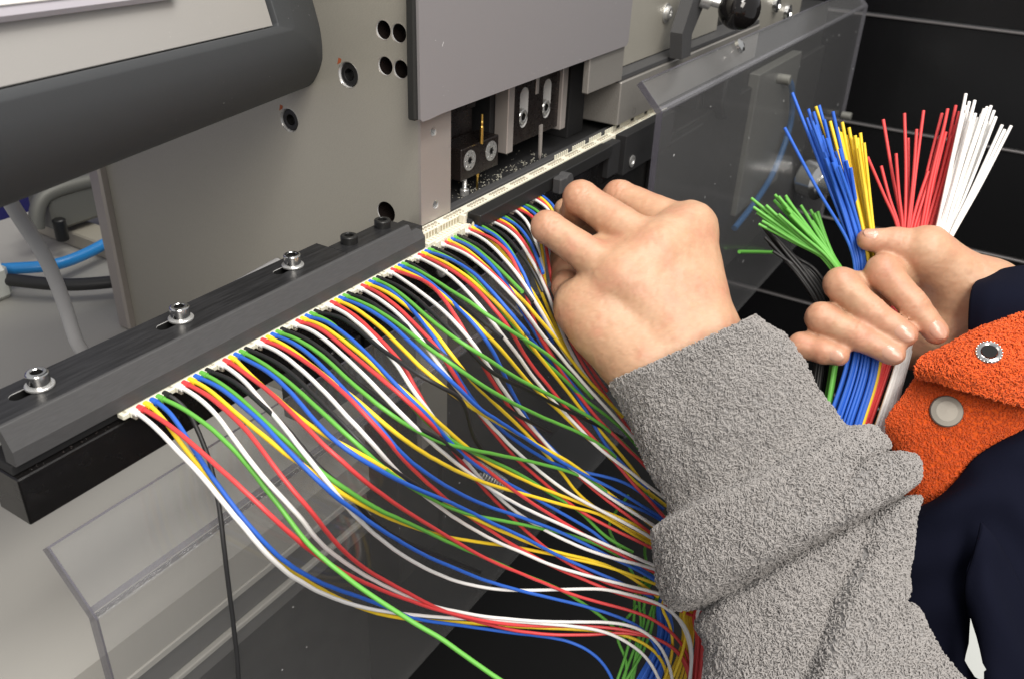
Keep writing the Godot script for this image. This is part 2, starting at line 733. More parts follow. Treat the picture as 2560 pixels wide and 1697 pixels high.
func bounds(bones: Array, pad := 6.0) -> Array:
	var lo := Vector3(1e9, 1e9, 1e9)
	var hi := -lo
	for b in bones:
		for k in [1, 3]:
			var r: float = b[k + 1] + pad
			lo = lo.min(b[k] - Vector3.ONE * r)
			hi = hi.max(b[k] + Vector3.ONE * r)
	return [lo, hi]


# ---------------------------------------------------------------- fasteners

# socket head cap screw standing along axis; returns head and socket so that the socket can be a piece of its own
func cap_screw(head: Mb, socket: Mb, o: Vector3, axis: Vector3, r: float, h: float) -> void:
	axis = axis.normalized()
	var hex := r * 0.52
	head.lathe(o, axis, [Vector2(r, 0), Vector2(r, h - 0.6), Vector2(r - 0.25, h - 0.2), Vector2(r - 0.7, h), Vector2(hex * 1.12, h), Vector2(hex * 1.0, h - 0.25)], 32)
	var e1 := axis.cross(Vector3.UP if absf(axis.y) < 0.9 else Vector3.RIGHT).normalized()
	var e2 := axis.cross(e1)
	for k in 6:
		var a := TAU * k / 6.0
		var b := TAU * (k + 1) / 6.0
		var p := (e1 * cos(a) + e2 * sin(a)) * hex
		var q := (e1 * cos(b) + e2 * sin(b)) * hex
		var nn := -(p + q).normalized()
		socket.poly([o + p + axis * (h - 0.1), o + q + axis * (h - 0.1), o + q + axis * (h * 0.35), o + p + axis * (h * 0.35)], nn)
		socket.poly([o + axis * (h * 0.35), o + p + axis * (h * 0.35), o + q + axis * (h * 0.35)], axis)


func screw_part(parent: Node3D, o: Vector3, axis: Vector3, r: float, h: float, m: Material, washer := 0.0, socket_mat: Material = null) -> MeshInstance3D:
	var head := Mb.new()
	var socket := Mb.new()
	var up := axis.normalized()
	var lift := 0.0
	if washer > 0.0:
		lift = 1.1
	cap_screw(head, socket, o + up * lift, axis, r, h)
	var s := part(parent, "screw", head, m)
	if washer > 0.0:
		var w := Mb.new()
		w.lathe(o, axis, [Vector2(0, 0), Vector2(washer - 0.2, 0), Vector2(washer, 0.25), Vector2(washer, 0.85), Vector2(washer - 0.25, 1.1), Vector2(0, 1.1)], 40)
		part(s, "washer", w, M["zinc"])
	part(s, "hex_socket", socket, socket_mat if socket_mat else M["screw_black"])
	return s


# ---------------------------------------------------------------- the place

func _ready() -> void:
	# camera
	var cam := Camera3D.new()
	cam.name = "camera"
	cam.fov = 41.99
	cam.near = 0.02
	cam.far = 20.0
	cam.transform = Transform3D(Basis(Vector3(0.52663, 0.03978, 0.84916), Vector3(0.39965, 0.87005, -0.28861), Vector3(-0.75029, 0.49136, 0.4423)), Vector3(-350.1, 185.3, 262.8) * MM)
	var lens := CameraAttributesPhysical.new()
	lens.frustum_focal_length = 31.27
	lens.frustum_focus_distance = 0.43
	lens.exposure_aperture = 22.0
	lens.frustum_near = 0.02
	lens.frustum_far = 20.0
	cam.attributes = lens
	add_child(cam)
	cam.current = true
	# the even dim light of a workshop, and the exposure
	var env := Environment.new()
	env.background_mode = Environment.BG_COLOR
	env.background_color = lin(0.46, 0.46, 0.465)
	env.background_energy_multiplier = 1.0
	env.tonemap_mode = Environment.TONE_MAPPER_LINEAR
	env.tonemap_exposure = 1.0
	env.sdfgi_enabled = true
	env.ssao_enabled = true
	env.ssil_enabled = true
	var world := WorldEnvironment.new()
	world.name = "environment"
	world.environment = env
	add_child(world)
	# ceiling lamps over the bench
	lamp(Vector3(-250, 1300, 640), Vector3(-60, 0, 0), Vector2(1.1, 0.28), 1.95, Color(1.0, 0.985, 0.96))
	lamp(Vector3(350, 1500, 260), Vector3(150, 0, 20), Vector2(1.1, 0.28), 1.1, Color(1.0, 0.985, 0.96))
	lamp(Vector3(-900, 900, 900), Vector3(-50, 0, 0), Vector2(0.9, 0.5), 1.85, Color(1.0, 0.97, 0.93))
	make_materials()
	surroundings()
	machine()
	rail()
	connector_track()
	guards()
	monitor()
	back_left()
	right_side()
	harnesses()
	loose_wires()
	first_person()
	second_person()


func lamp(at: Vector3, aim: Vector3, size: Vector2, energy: float, c: Color) -> void:
	var l := AreaLight3D.new()
	l.name = "ceiling_lamp"
	l.area_size = size
	l.light_energy = energy
	l.light_color = c
	l.shadow_enabled = true
	l.set("area_range", 6.0)
	add_child(l, true)
	l.look_at_from_position(at * MM, aim * MM, Vector3(0, 0, -1))


func surroundings() -> void:
	var mb := Mb.new()
	mb.box(Vector3(-2500, -920, -900), Vector3(2500, -900, 1500), 0.5)
	single("floor", "", "", mb, M["dark_void"], Vector3(0, -900, 0), "", "structure")
	mb = Mb.new()
	mb.box(Vector3(-700, -900, -640), Vector3(700, 260, -600), 1.0)
	single("wall", "", "", mb, M["navy_wall"], Vector3(0, -900, -600), "", "structure")
	# bench
	var t := thing("bench", "pale grey bench top under the wiring machine", "bench", Vector3(-450, -900, -280))
	mb = Mb.new()
	mb.prism(Vector3(0, -174, 0), Vector3.RIGHT, Vector3.BACK, Vector3.UP, PackedVector2Array([Vector2(-1000, -37), Vector2(-12, -37), Vector2(-12, -41), Vector2(9.3, -41), Vector2(9.3, -301), Vector2(700, -301), Vector2(700, -560), Vector2(-1000, -560)]), 23)
	part(t, "table_top", mb, M["table_top"])
	mb = Mb.new()
	mb.box(Vector3(-1000, -179, -44), Vector3(-12, -174.2, -36), 0.6)
	part(t, "edge_trim", mb, M["table_light"])
	mb = Mb.new()
	mb.box(Vector3(-1000, -199, -50), Vector3(-12, -179.2, -39), 0.8)
	part(t, "profile_rail", mb, M["table_profile"])
	mb = Mb.new()
	mb.box(Vector3(-1000, -203, -48), Vector3(-12, -199.2, -36.5), 0.6)
	part(t, "edge_trim", mb, M["table_light"])
	mb = Mb.new()
	mb.box(Vector3(-1000, -216, -50), Vector3(-12, -203.2, -39), 0.8)
	part(t, "profile_rail", mb, M["table_profile"])
	mb = Mb.new()
	mb.box(Vector3(-1000, -420, -52), Vector3(-12, -216.4, -44), 0.8)
	part(t, "front_board", mb, M["machine_grey"])
	for x in [-980.0, -130.0]:
		mb = Mb.new()
		mb.box(Vector3(x, -900, -110), Vector3(x + 40, -420.4, -60), 1.0)
		part(t, "leg", mb, M["table_profile"])


func hole(body: CSGBox3D, p: Vector3, axis: Vector3, r: float, depth: float) -> void:
	var c := CSGCylinder3D.new()
	c.radius = r * MM
	c.height = depth * 2.0 * MM
	c.sides = 28
	c.operation = CSGShape3D.OPERATION_SUBTRACTION
	body.add_child(c)
	c.name = "hole"
	c.position = p * MM - (body.get_meta("mid") as Vector3) * MM
	c.basis = Basis(Quaternion(Vector3.UP, axis))


func csg_box(parent: Node3D, called: String, lo: Vector3, hi: Vector3, m: Material) -> CSGBox3D:
	var b := CSGBox3D.new()
	b.size = (hi - lo) * MM
	b.material = m
	b.name = numbered(parent, called)
	parent.add_child(b, true)
	b.position = ((lo + hi) * 0.5 - (bases[parent] as Vector3)) * MM
	b.set_meta("mid", (lo + hi) * 0.5)
	return b


func machine() -> void:
	var t := thing("wiring_machine", "steel and black wiring machine head behind the clamp rail", "machine", Vector3(20, -151, -150))
	# side plate seen from its left
	var plate := csg_box(t, "side_plate", Vector3(9.5, -151, -283), Vector3(36.5, 230, -11.2), M["steel_plate"])
	for q in [Vector2(100.1, -32), Vector2(99.8, -20.2 - 2.0), Vector2(82.6, -31.4), Vector2(82.3, -19.5 - 2.0)]:
		hole(plate, Vector3(9.5, q.x, q.y), Vector3.RIGHT, 4.6, 13)
	hole(plate, Vector3(9.5, 74.2, -56.6), Vector3.RIGHT, 6.6, 8)
	hole(plate, Vector3(9.5, 41.8, -102.4), Vector3.RIGHT, 6.6, 8)
	hole(plate, Vector3(9.5, 2.6, -34), Vector3.RIGHT, 6.2, 16)
	for q in [Vector2(20.6, 50.2), Vector2(22.4, 9.1)]:
		hole(plate, Vector3(q.x, q.y, -11.2), Vector3.BACK, 2.35, 6)
	var mb: Mb
	for q in [Vector2(100.1, -32), Vector2(99.8, -22.2), Vector2(82.6, -31.4), Vector2(82.3, -21.5)]:
		mb = Mb.new()
		mb.lathe(Vector3(9.46, q.x, q.y), Vector3.RIGHT, [Vector2(5.15, 0), Vector2(5.0, -0.06), Vector2(4.6, 0.5)], 28)
		part(t, "hole_rim", mb, M["steel_edge"])
		mb = Mb.new()
		mb.lathe(Vector3(10.3, q.x, q.y), Vector3.RIGHT, [Vector2(4.5, 0), Vector2(4.5, 10)], 28)
		mb.cyl(Vector3(21.5, q.x, q.y), Vector3(19.5, q.x, q.y), 4.55, 24)
		mb.cyl(Vector3(19.6, q.x - 1.2, q.y - 1.0), Vector3(18.0, q.x - 1.2, q.y - 1.0), 1.9, 12)
		part(t, "hole_plug", mb, M["brown_black"])
	mb = Mb.new()
	mb.lathe(Vector3(10.0, 2.6, -34), Vector3.RIGHT, [Vector2(6.1, 0), Vector2(6.1, 14), Vector2(0, 14)], 28)
	part(t, "hole_plug", mb, M["brown_black"])
	for q in [Vector2(74.2, -56.6), Vector2(41.8, -102.4)]:
		mb = Mb.new()
		mb.lathe(Vector3(9.46, q.x, q.y), Vector3.RIGHT, [Vector2(7.0, 0), Vector2(6.9, -0.06), Vector2(6.55, 0.5)], 32)
		part(t, "hole_rim", mb, M["chrome"])
		screw_part(t, Vector3(16.6, q.x, q.y), Vector3.LEFT, 6.0, 6.4, M["screw_black"])
		mb = Mb.new()
		mb.poly([Vector3(9.42, q.x + 5.8, q.y - 4.6), Vector3(9.42, q.x + 7.6, q.y - 4.2), Vector3(9.42, q.x + 8.0, q.y - 6.2), Vector3(9.42, q.x + 4.2, q.y - 7.4)], Vector3.LEFT)
		part(t, "paint_mark", mb, M["rust"])
	# rear edge bar and the shadow gap behind it
	mb = Mb.new()
	mb.box(Vector3(3.5, -151, -296), Vector3(38, 230, -283.2), 1.6)
	part(t, "rear_bar", mb, M["steel_edge"])
	# front edge strip with tapped holes
	var strip := csg_box(t, "front_strip", Vector3(9.4, 0.6, -11.1), Vector3(36.6, 230, -9.5), M["steel_edge"])
	for q in [Vector2(20.6, 50.2), Vector2(22.4, 9.1)]:
		hole(strip, Vector3(q.x, q.y, -9.5), Vector3.BACK, 2.35, 6)
	for q in [Vector2(20.6, 50.2), Vector2(22.4, 9.1)]:
		mb = Mb.new()
		mb.lathe(Vector3(q.x, q.y, -9.44), Vector3.BACK, [Vector2(2.75, -0.02), Vector2(2.7, 0.03), Vector2(2.35, -0.5)], 24)
		part(t, "hole_rim", mb, M["steel_block"])
		mb = Mb.new()
		mb.lathe(Vector3(q.x, q.y, -14.8), Vector3.BACK, [Vector2(0, 0), Vector2(2.3, 0), Vector2(2.3, 5.0)], 24)
		part(t, "hole_plug", mb, M["dark_void"])
		mb = Mb.new()
		for k in 6:
			mb.lathe(Vector3(q.x, q.y, -10.2 - k * 0.8), Vector3.BACK, [Vector2(2.28, 0.25), Vector2(2.0, 0.04), Vector2(2.0, -0.04), Vector2(2.28, -0.25)], 20)
		part(t, "screw_thread", mb, M["zinc"])
	# cover sheet with its foam edge
	mb = Mb.new()
	mb.prism(Vector3(0, 0, -3.6), Vector3.RIGHT, Vector3.UP, Vector3.BACK, PackedVector2Array([Vector2(-0.2, 62.2), Vector2(1.4, 60.9), Vector2(7, 60.8), Vector2(18, 61.6), Vector2(60, 62.0), Vector2(120, 62.5), Vector2(238, 63.2), Vector2(241, 65.5), Vector2(241, 250), Vector2(-2.6, 250)]), 1.6)
	part(t, "cover_sheet", mb, M["cover_paint"])
	mb = Mb.new()
	mb.box(Vector3(-2.6, 61.6, -8.6), Vector3(3.5, 250, -3.7), 0.8)
	part(t, "foam_edge", mb, M["foam"])
	var sr := RandomNumberGenerator.new()
	sr.seed = 31
	mb = Mb.new()
	for i in 46:
		var s := sr.randf_range(0.1, 0.3)
		mb.obox(Vector3(sr.randf_range(4, 232), 64.0 + absf(sr.randfn()) * 26.0, -1.98), Vector3.RIGHT.rotated(Vector3.BACK, sr.randf() * 3.0), Vector3.UP, Vector3.BACK, Vector3(s * sr.randf_range(1.0, 3.0), s, 0.06), 0.02)
	mb.obox(Vector3(18.6, 96, -1.97), Vector3(0.5, 0.85, 0).normalized(), Vector3(-0.85, 0.5, 0).normalized(), Vector3.BACK, Vector3(2.4, 0.22, 0.06), 0.02)
	part(t, "speck", mb, M["cover_speck"]).set_meta("kind", "stuff")
	# dark inside of the head
	mb = Mb.new()
	mb.box(Vector3(36.7, -30, -90), Vector3(430, 230, -80), 0.5)
	mb.box(Vector3(36.7, -14, -80), Vector3(330, -2.4, -16.8), 0.4)
	mb.box(Vector3(212, -2.2, -80), Vector3(236, 230, -30), 0.5)
	mb.box(Vector3(36.8, 64, -80), Vector3(240, 72, -14), 0.5)
	part(t, "housing", mb, M["black_matt"])
	mb = Mb.new()
	mb.box(Vector3(36.9, -3, -16.5), Vector3(330, 1.0, -10.9), 0.4)
	part(t, "guide_bar", mb, M["black_bevel"])
	# clamp block with two countersunk screws, its slide and the gilded pin
	mb = Mb.new()
	mb.box(Vector3(62.2, 8.5, -37), Vector3(102.6, 27.8, -20), 0.5)
	part(t, "clamp_block", mb, M["brown_black"])
	mb = Mb.new()
	mb.box(Vector3(47, 24, -60), Vector3(100, 58, -38), 0.5)
	mb.box(Vector3(50, 44, -38), Vector3(96, 60, -33), 0.5)
	part(t, "slide_block", mb, M["brown_black"])
	mb = Mb.new()
	mb.box(Vector3(70, 50, -32.8), Vector3(92, 63.6, -28), 0.5)
	part(t, "sensor_block", mb, M["cast_grey"])
	for q in [Vector2(70.9, 19.6), Vector2(94.2, 19.6)]:
		mb = Mb.new()
		mb.lathe(Vector3(q.x, q.y, -20.1), Vector3.BACK, [Vector2(6.2, 0), Vector2(6.1, 0.35), Vector2(2.4, 0.42), Vector2(1.9, 0.3)], 36)
		var s := part(t, "countersunk_screw", mb, M["zinc"])
		mb = Mb.new()
		for k in 6:
			var a := TAU * k / 6
			mb.obox(Vector3(q.x, q.y, -19.74) + Vector3(cos(a), sin(a), 0) * 1.1, Vector3(cos(a), sin(a), 0), Vector3(-sin(a), cos(a), 0), Vector3.BACK, Vector3(2.6, 1.3, 0.12), 0.05)
		part(s, "star_socket", mb, M["screw_black"])
		mb = Mb.new()
		for k in 7:
			var a := 0.35 + TAU * k / 7.0
			mb.obox(Vector3(q.x, q.y, -19.7) + Vector3(cos(a), sin(a), 0) * 4.4, Vector3(cos(a), sin(a), 0), Vector3(-sin(a), cos(a), 0), Vector3.BACK, Vector3(1.3, 0.5 + 0.3 * (k % 3), 0.22), 0.08)
		part(s, "head_marking", mb, M["chrome"])
	mb = Mb.new()
	mb.lathe(Vector3(81, 45.4, -18.6), Vector3.DOWN, [Vector2(0, 0), Vector2(0.7, 0.2), Vector2(0.75, 4), Vector2(1.05, 5), Vector2(0.8, 7), Vector2(1.15, 8), Vector2(1.15, 17.6), Vector2(0.9, 18), Vector2(0, 18)], 14)
	mb.lathe(Vector3(81.6, 8.5, -21.5), Vector3.DOWN, [Vector2(0, 0), Vector2(1.1, 0), Vector2(1.1, 2.5), Vector2(0.75, 3), Vector2(0.7, 9), Vector2(0.2, 11), Vector2(0, 11)], 12)
	part(t, "contact_pin", mb, M["gold"])
	mb = Mb.new()
	mb.cyl(Vector3(68.8, 8.5, -22), Vector3(68.8, 1.5, -22), 1.2, 12)
	for k in 6:
		mb.lathe(Vector3(68.8, 7.6 - k * 0.9, -22), Vector3.UP, [Vector2(1.2, -0.35), Vector2(1.55, 0), Vector2(1.2, 0.35)], 14)
	mb.lathe(Vector3(68.8, -2.2, -22), Vector3.UP, [Vector2(0, 0), Vector2(2.6, 0), Vector2(2.8, 0.3), Vector2(2.8, 3.8), Vector2(2.5, 4.2), Vector2(0, 4.2)], 22)
	part(t, "adjusting_screw", mb, M["zinc"])
	mb = Mb.new()
	mb.lathe(Vector3(47.5, 29, -37.9), Vector3.BACK, [Vector2(0, 2.2), Vector2(1.6, 2.0), Vector2(3.2, 0.8), Vector2(3.5, 0)], 20)
	part(t, "button_screw", mb, M["zinc"])
	# slotted plate between two bright rails, and its blade
	for x in [112.6, 181.6]:
		mb = Mb.new()
		mb.box(Vector3(x, 12.6, -30), Vector3(x + 7.3, 64, -20), 0.5)
		part(t, "guide_rail", mb, M["steel_edge"])
	mb = Mb.new()
	mb.box(Vector3(108, 12.8, -60), Vector3(193, 64, -30.2), 0.5)
	part(t, "carrier", mb, M["black_matt"])
	var sp := csg_box(t, "slotted_plate", Vector3(120.1, 15.2, -30), Vector3(181.4, 64, -22.5), M["brown_black"])
	for x in [135.5, 165.0]:
		for k in 8:
			hole(sp, Vector3(x, 29.5 + k * 2.2, -22.5), Vector3.BACK, 5.2, 9)
		screw_part(t, Vector3(x, 31.4, -27.4), Vector3.BACK, 4.9, 5.2, M["zinc"])
		mb = Mb.new()
		mb.lathe(Vector3(x, 29.5, -22.5), Vector3.BACK, [Vector2(5.6, 0), Vector2(5.6, 0.15), Vector2(5.2, 0.15), Vector2(5.2, -0.2)], 28)
		part(t, "slot_rim", mb, M["brown_black"])
	mb = Mb.new()
	mb.box(Vector3(148.6, 43, -22.4), Vector3(152.4, 60, -21.6), 0.3)
	part(t, "scale_strip", mb, M["steel_edge"])
	mb = Mb.new()
	mb.prism(Vector3(0, 0, -17.6), Vector3.RIGHT, Vector3.UP, Vector3.BACK, PackedVector2Array([Vector2(147.6, 24), Vector2(151.2, 24), Vector2(151.6, 4), Vector2(150.2, 0.4), Vector2(148.8, 4)]), 1.0)
	part(t, "blade", mb, M["steel_edge"])
	# bracket below the cover and the bright block to the right
	mb = Mb.new()
	mb.box(Vector3(188, 38.5, -9), Vector3(241, 66, -4.2), 0.6)
	part(t, "cover_bracket", mb, M["steel_block"])
	mb = Mb.new()
	mb.box(Vector3(243, 4.6, -76), Vector3(560, 36.4, -5), 0.8)
	part(t, "bearing_block", mb, M["steel_block"])
	mb = Mb.new()
	mb.box(Vector3(240, 36.6, -70), Vector3(560, 40.5, -6.5), 0.4)
	part(t, "block_cap", mb, M["black_bevel"])
	mb = Mb.new()
	mb.lathe(Vector3(271, 9.8, -4.94), Vector3.BACK, [Vector2(2.7, -0.02), Vector2(2.6, 0.03), Vector2(2.2, -0.5), Vector2(0, -0.5)], 22)
	part(t, "tapped_hole", mb, M["screw_black"])
	mb = Mb.new()
	mb.box(Vector3(236, 40.7, -30), Vector3(470, 230, -18), 0.8)
	mb.box(Vector3(520, 20, -60), Vector3(760, 150, -20), 0.8)
	part(t, "back_plate", mb, M["steel_plate"])
	mb = Mb.new()
	mb.box(Vector3(470.4, -100, -70), Vector3(519.6, 200, -26), 0.8)
	mb.box(Vector3(560.4, -260, -80), Vector3(900, 19.6, -20), 0.8)
	part(t, "side_housing", mb, M["machine_grey"])
	for q in [Vector2(343, 71), Vector2(259, 67)]:
		mb = Mb.new()
		mb.lathe(Vector3(q.x, q.y, -17.9), Vector3.BACK, [Vector2(7.4, 0), Vector2(7.4, 1.0), Vector2(5.6, 1.1), Vector2(5.4, 3.0), Vector2(4.6, 4.0), Vector2(2.4, 4.3), Vector2(2.2, 3.0), Vector2(0, 3.0)], 28)
		part(t, "button_screw", mb, M["zinc"])
	for q in [Vector2(650, 44), Vector2(700, 30), Vector2(580, 44)]:
		mb = Mb.new()
		mb.lathe(Vector3(q.x, q.y, -19.9), Vector3.BACK, [Vector2(9, 0), Vector2(8.4, 4), Vector2(4, 5.5), Vector2(3.5, 4), Vector2(0, 4)], 24)
		part(t, "button_screw", mb, M["chrome"])
	# body below the rail
	mb = Mb.new()
	mb.box(Vector3(-11.8, -250, -40), Vector3(9.2, -34, -14), 1.0)
	mb.box(Vector3(9.2, -250, -40), Vector3(36.9, -34, -17.6), 1.0)
	mb.box(Vector3(37.0, -250, -300), Vector3(900, -34, -14), 1.0)
	part(t, "base_cabinet", mb, M["machine_grey"])
	mb = Mb.new()
	mb.box(Vector3(-80, -84, -34), Vector3(-12.2, -34, -16), 0.8)
	part(t, "lower_plate", mb, M["black_anodised"])
	for q in [[-74.0, -52.0, -15.8, -52.0, -37.0, -2.0], [-38.0, -60.0, -13.8, 60.0, -40.0, -5.0], [70.0, -64.0, -13.8, 140.0, -36.0, -3.0]]:
		mb = Mb.new()
		mb.box(Vector3(q[0], q[1], q[2]), Vector3(q[3], q[4], q[5]), 0.8)
		part(t, "lower_block", mb, M["black_anodised"])
	mb = Mb.new()
	mb.box(Vector3(600, -180, -19.8), Vector3(760, -20, -8), 1.0)
	part(t, "access_plate", mb, M["cast_grey"])
	mb = Mb.new()
	mb.cyl(Vector3(505, -20, -25.8), Vector3(505, -20, -4), 26, 28, 2.0)
	part(t, "hand_wheel", mb, M["black_satin"])
	mb = Mb.new()
	mb.box(Vector3(330, -90, -13.8), Vector3(440, -36, -6), 1.0)
	part(t, "front_plate", mb, M["black_satin"])
	# knob on its lever
	var k := thing("lever", "black bent lever with a glossy black ball knob", "lever", Vector3(335, 40, 8))
	mb = Mb.new()
	mb.prism(Vector3(0, 0, -4), Vector3.RIGHT, Vector3.UP, Vector3.BACK, PackedVector2Array([Vector2(345, 100), Vector2(376, 94), Vector2(343, 57.7), Vector2(346, 40.8), Vector2(327, 40.8), Vector2(322, 61)]), 10)
	part(k, "lever_arm", mb, M["black_bevel"])
	mb = Mb.new()
	mb.lathe(Vector3(352, 84, 6), Vector3(12, -6, 26), [Vector2(0, 0), Vector2(7, 0), Vector2(7, 8), Vector2(4, 9), Vector2(4, 20)], 20)
	part(k, "knob_stem", mb, M["zinc"])
	var prof := []
	for i in 17:
		var a := PI * i / 16.0
		prof.append(Vector2(sin(a) * 16.5, -cos(a) * 16.5))
	mb = Mb.new()
	mb.lathe(Vector3(364, 78, 34), Vector3(12, -6, 26), prof, 32)
	for i in mb.v.size():
		mb.n[i] = (mb.v[i] - Vector3(364, 78, 34)).normalized()
	part(k, "ball_knob", mb, mat("ball", lin(0.008, 0.007, 0.007), 0.08))
	# swarf on the floor of the head
	var r := RandomNumberGenerator.new()
	r.seed = 5
	mb = Mb.new()
	for i in 260:
		var x := r.randf_range(60, 170)
		var z := -18.0 - absf(r.randfn(0.0, 1.0)) * 9.0
		var s := r.randf_range(0.15, 0.45)
		mb.obox(Vector3(x, -2.3 + s * 0.5, z), Vector3.RIGHT.rotated(Vector3.UP, r.randf() * 6.0), Vector3.UP, Vector3.BACK, Vector3(s * 2.0, s, s), 0.05)
	single("swarf", "pale specks of swarf on the black floor inside the machine", "swarf", mb, M["nylon"], Vector3(115, -2.4, -25), "", "stuff")


func rail() -> void:
	var t := thing("clamp_rail", "long black clamp rail with a sloped front edge, bolted over the white connectors", "clamp rail", Vector3(-115, -6.6, -10))
	var mid := Vector3(-231, 0, 0)
	# plate with slots under the bolts
	var ex := Vector3.BACK
	var ey := Vector3.UP
	var bar := Mb.new()
	bar.prism(Vector3(-231, 0, 0), ex, ey, Vector3.RIGHT, PackedVector2Array([Vector2(-0.4, -6.6), Vector2(0, -6.2), Vector2(0, -0.3), Vector2(-0.2, 0), Vector2(-4.4, 7.7), Vector2(-4.8, 8), Vector2(-6, 8), Vector2(-6, -6.6)]), 223)
	bar.prism(Vector3(-8, 0, 0), ex, ey, Vector3.RIGHT, PackedVector2Array([Vector2(-0.4, -6.6), Vector2(0, -6.2), Vector2(0, -0.3), Vector2(-0.2, 0), Vector2(-2.4, 3.2), Vector2(-6, 3.4), Vector2(-6, -6.6)]), 8)
	part(t, "bevelled_bar", bar, M["black_bevel"])
	var slab := csg_box(t, "slotted_plate", Vector3(-231, 1.5, -26.5), Vector3(-54, 7.94, -6.05), M["black_anodised"])
	for bx in [-207.8, -145.0, -80.2]:
		for k in [1.0, 8.6]:
			hole(slab, Vector3(bx - k, 7.94, -17.4), Vector3.UP, 2.7, 12)
		var gap := CSGBox3D.new()
		gap.size = Vector3(7.6, 24, 5.4) * MM
		gap.operation = CSGShape3D.OPERATION_SUBTRACTION
		slab.add_child(gap)
		gap.name = "slot"
		gap.position = (Vector3(bx - 4.8, 7.94, -17.4) - (slab.get_meta("mid") as Vector3)) * MM
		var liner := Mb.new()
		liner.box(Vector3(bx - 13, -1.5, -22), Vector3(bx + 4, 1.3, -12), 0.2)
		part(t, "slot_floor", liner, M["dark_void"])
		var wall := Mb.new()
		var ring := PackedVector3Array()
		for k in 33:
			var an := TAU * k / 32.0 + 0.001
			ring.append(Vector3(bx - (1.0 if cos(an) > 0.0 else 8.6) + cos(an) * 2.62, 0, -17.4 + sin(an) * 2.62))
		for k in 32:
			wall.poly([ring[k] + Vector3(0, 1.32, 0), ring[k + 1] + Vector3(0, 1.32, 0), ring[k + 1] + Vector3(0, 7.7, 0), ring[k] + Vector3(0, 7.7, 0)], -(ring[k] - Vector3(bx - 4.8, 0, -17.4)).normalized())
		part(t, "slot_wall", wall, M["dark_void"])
	var nb := Mb.new()
	nb.box(Vector3(-53.9, 1.5, -19.5), Vector3(-8.2, 7.9, -6.05), 0.5)
	nb.box(Vector3(-8.1, -2, -19.5), Vector3(6, 3.0, -6.05), 0.5)
	part(t, "narrow_plate", nb, M["black_anodised"])
	for bx in [-207.8, -145.0, -80.2]:
		screw_part(t, Vector3(bx, 7.95, -17.0), Vector3.UP, 3.95, 5.0, M["chrome"], 5.15)
	for bx in [-43.5, -17.5]:
		screw_part(t, Vector3(bx, 5.6, -14.4), Vector3.UP, 4.3, 6.4, M["screw_black"])
	var b := thing("rail_base", "long black base bar under the clamp rail", "base bar", Vector3(0, -31.5, -9))
	var mb := Mb.new()
	mb.box(Vector3(-232, -31.5, -18), Vector3(330, -11.5, 0), 0.5)
	part(b, "base_bar", mb, M["black_gloss"])
	mb = Mb.new()
	mb.box(Vector3(-231.4, -11.4, -18), Vector3(330, -7.4, -3.2), 0.3)
	part(b, "web", mb, M["black_matt"])
	mb = Mb.new()
	mb.lathe(Vector3(15.3, -24, 0.05), Vector3.BACK, [Vector2(5.2, 0), Vector2(5.2, 1.2), Vector2(4.6, 1.6), Vector2(3.6, 1.6), Vector2(3.2, 1.0), Vector2(2.2, 1.0), Vector2(1.8, 0.2), Vector2(0, 0.2)], 28)
	part(b, "ring_screw", mb, M["zinc"])
	var r := RandomNumberGenerator.new()
	r.seed = 8
	mb = Mb.new()
	for i in 22:
		var s := r.randf_range(0.3, 0.9)
		mb.obox(Vector3(-230 + r.randf() * 42, -11.3 + s * 0.4, -2.2 + r.randf() * 1.6), Vector3.RIGHT.rotated(Vector3.UP, r.randf() * 6.0), Vector3.UP, Vector3.BACK, Vector3(s, s * 0.6, s * 0.7), 0.1)
	part(b, "chip", mb, M["brown_black"]).set_meta("kind", "stuff")


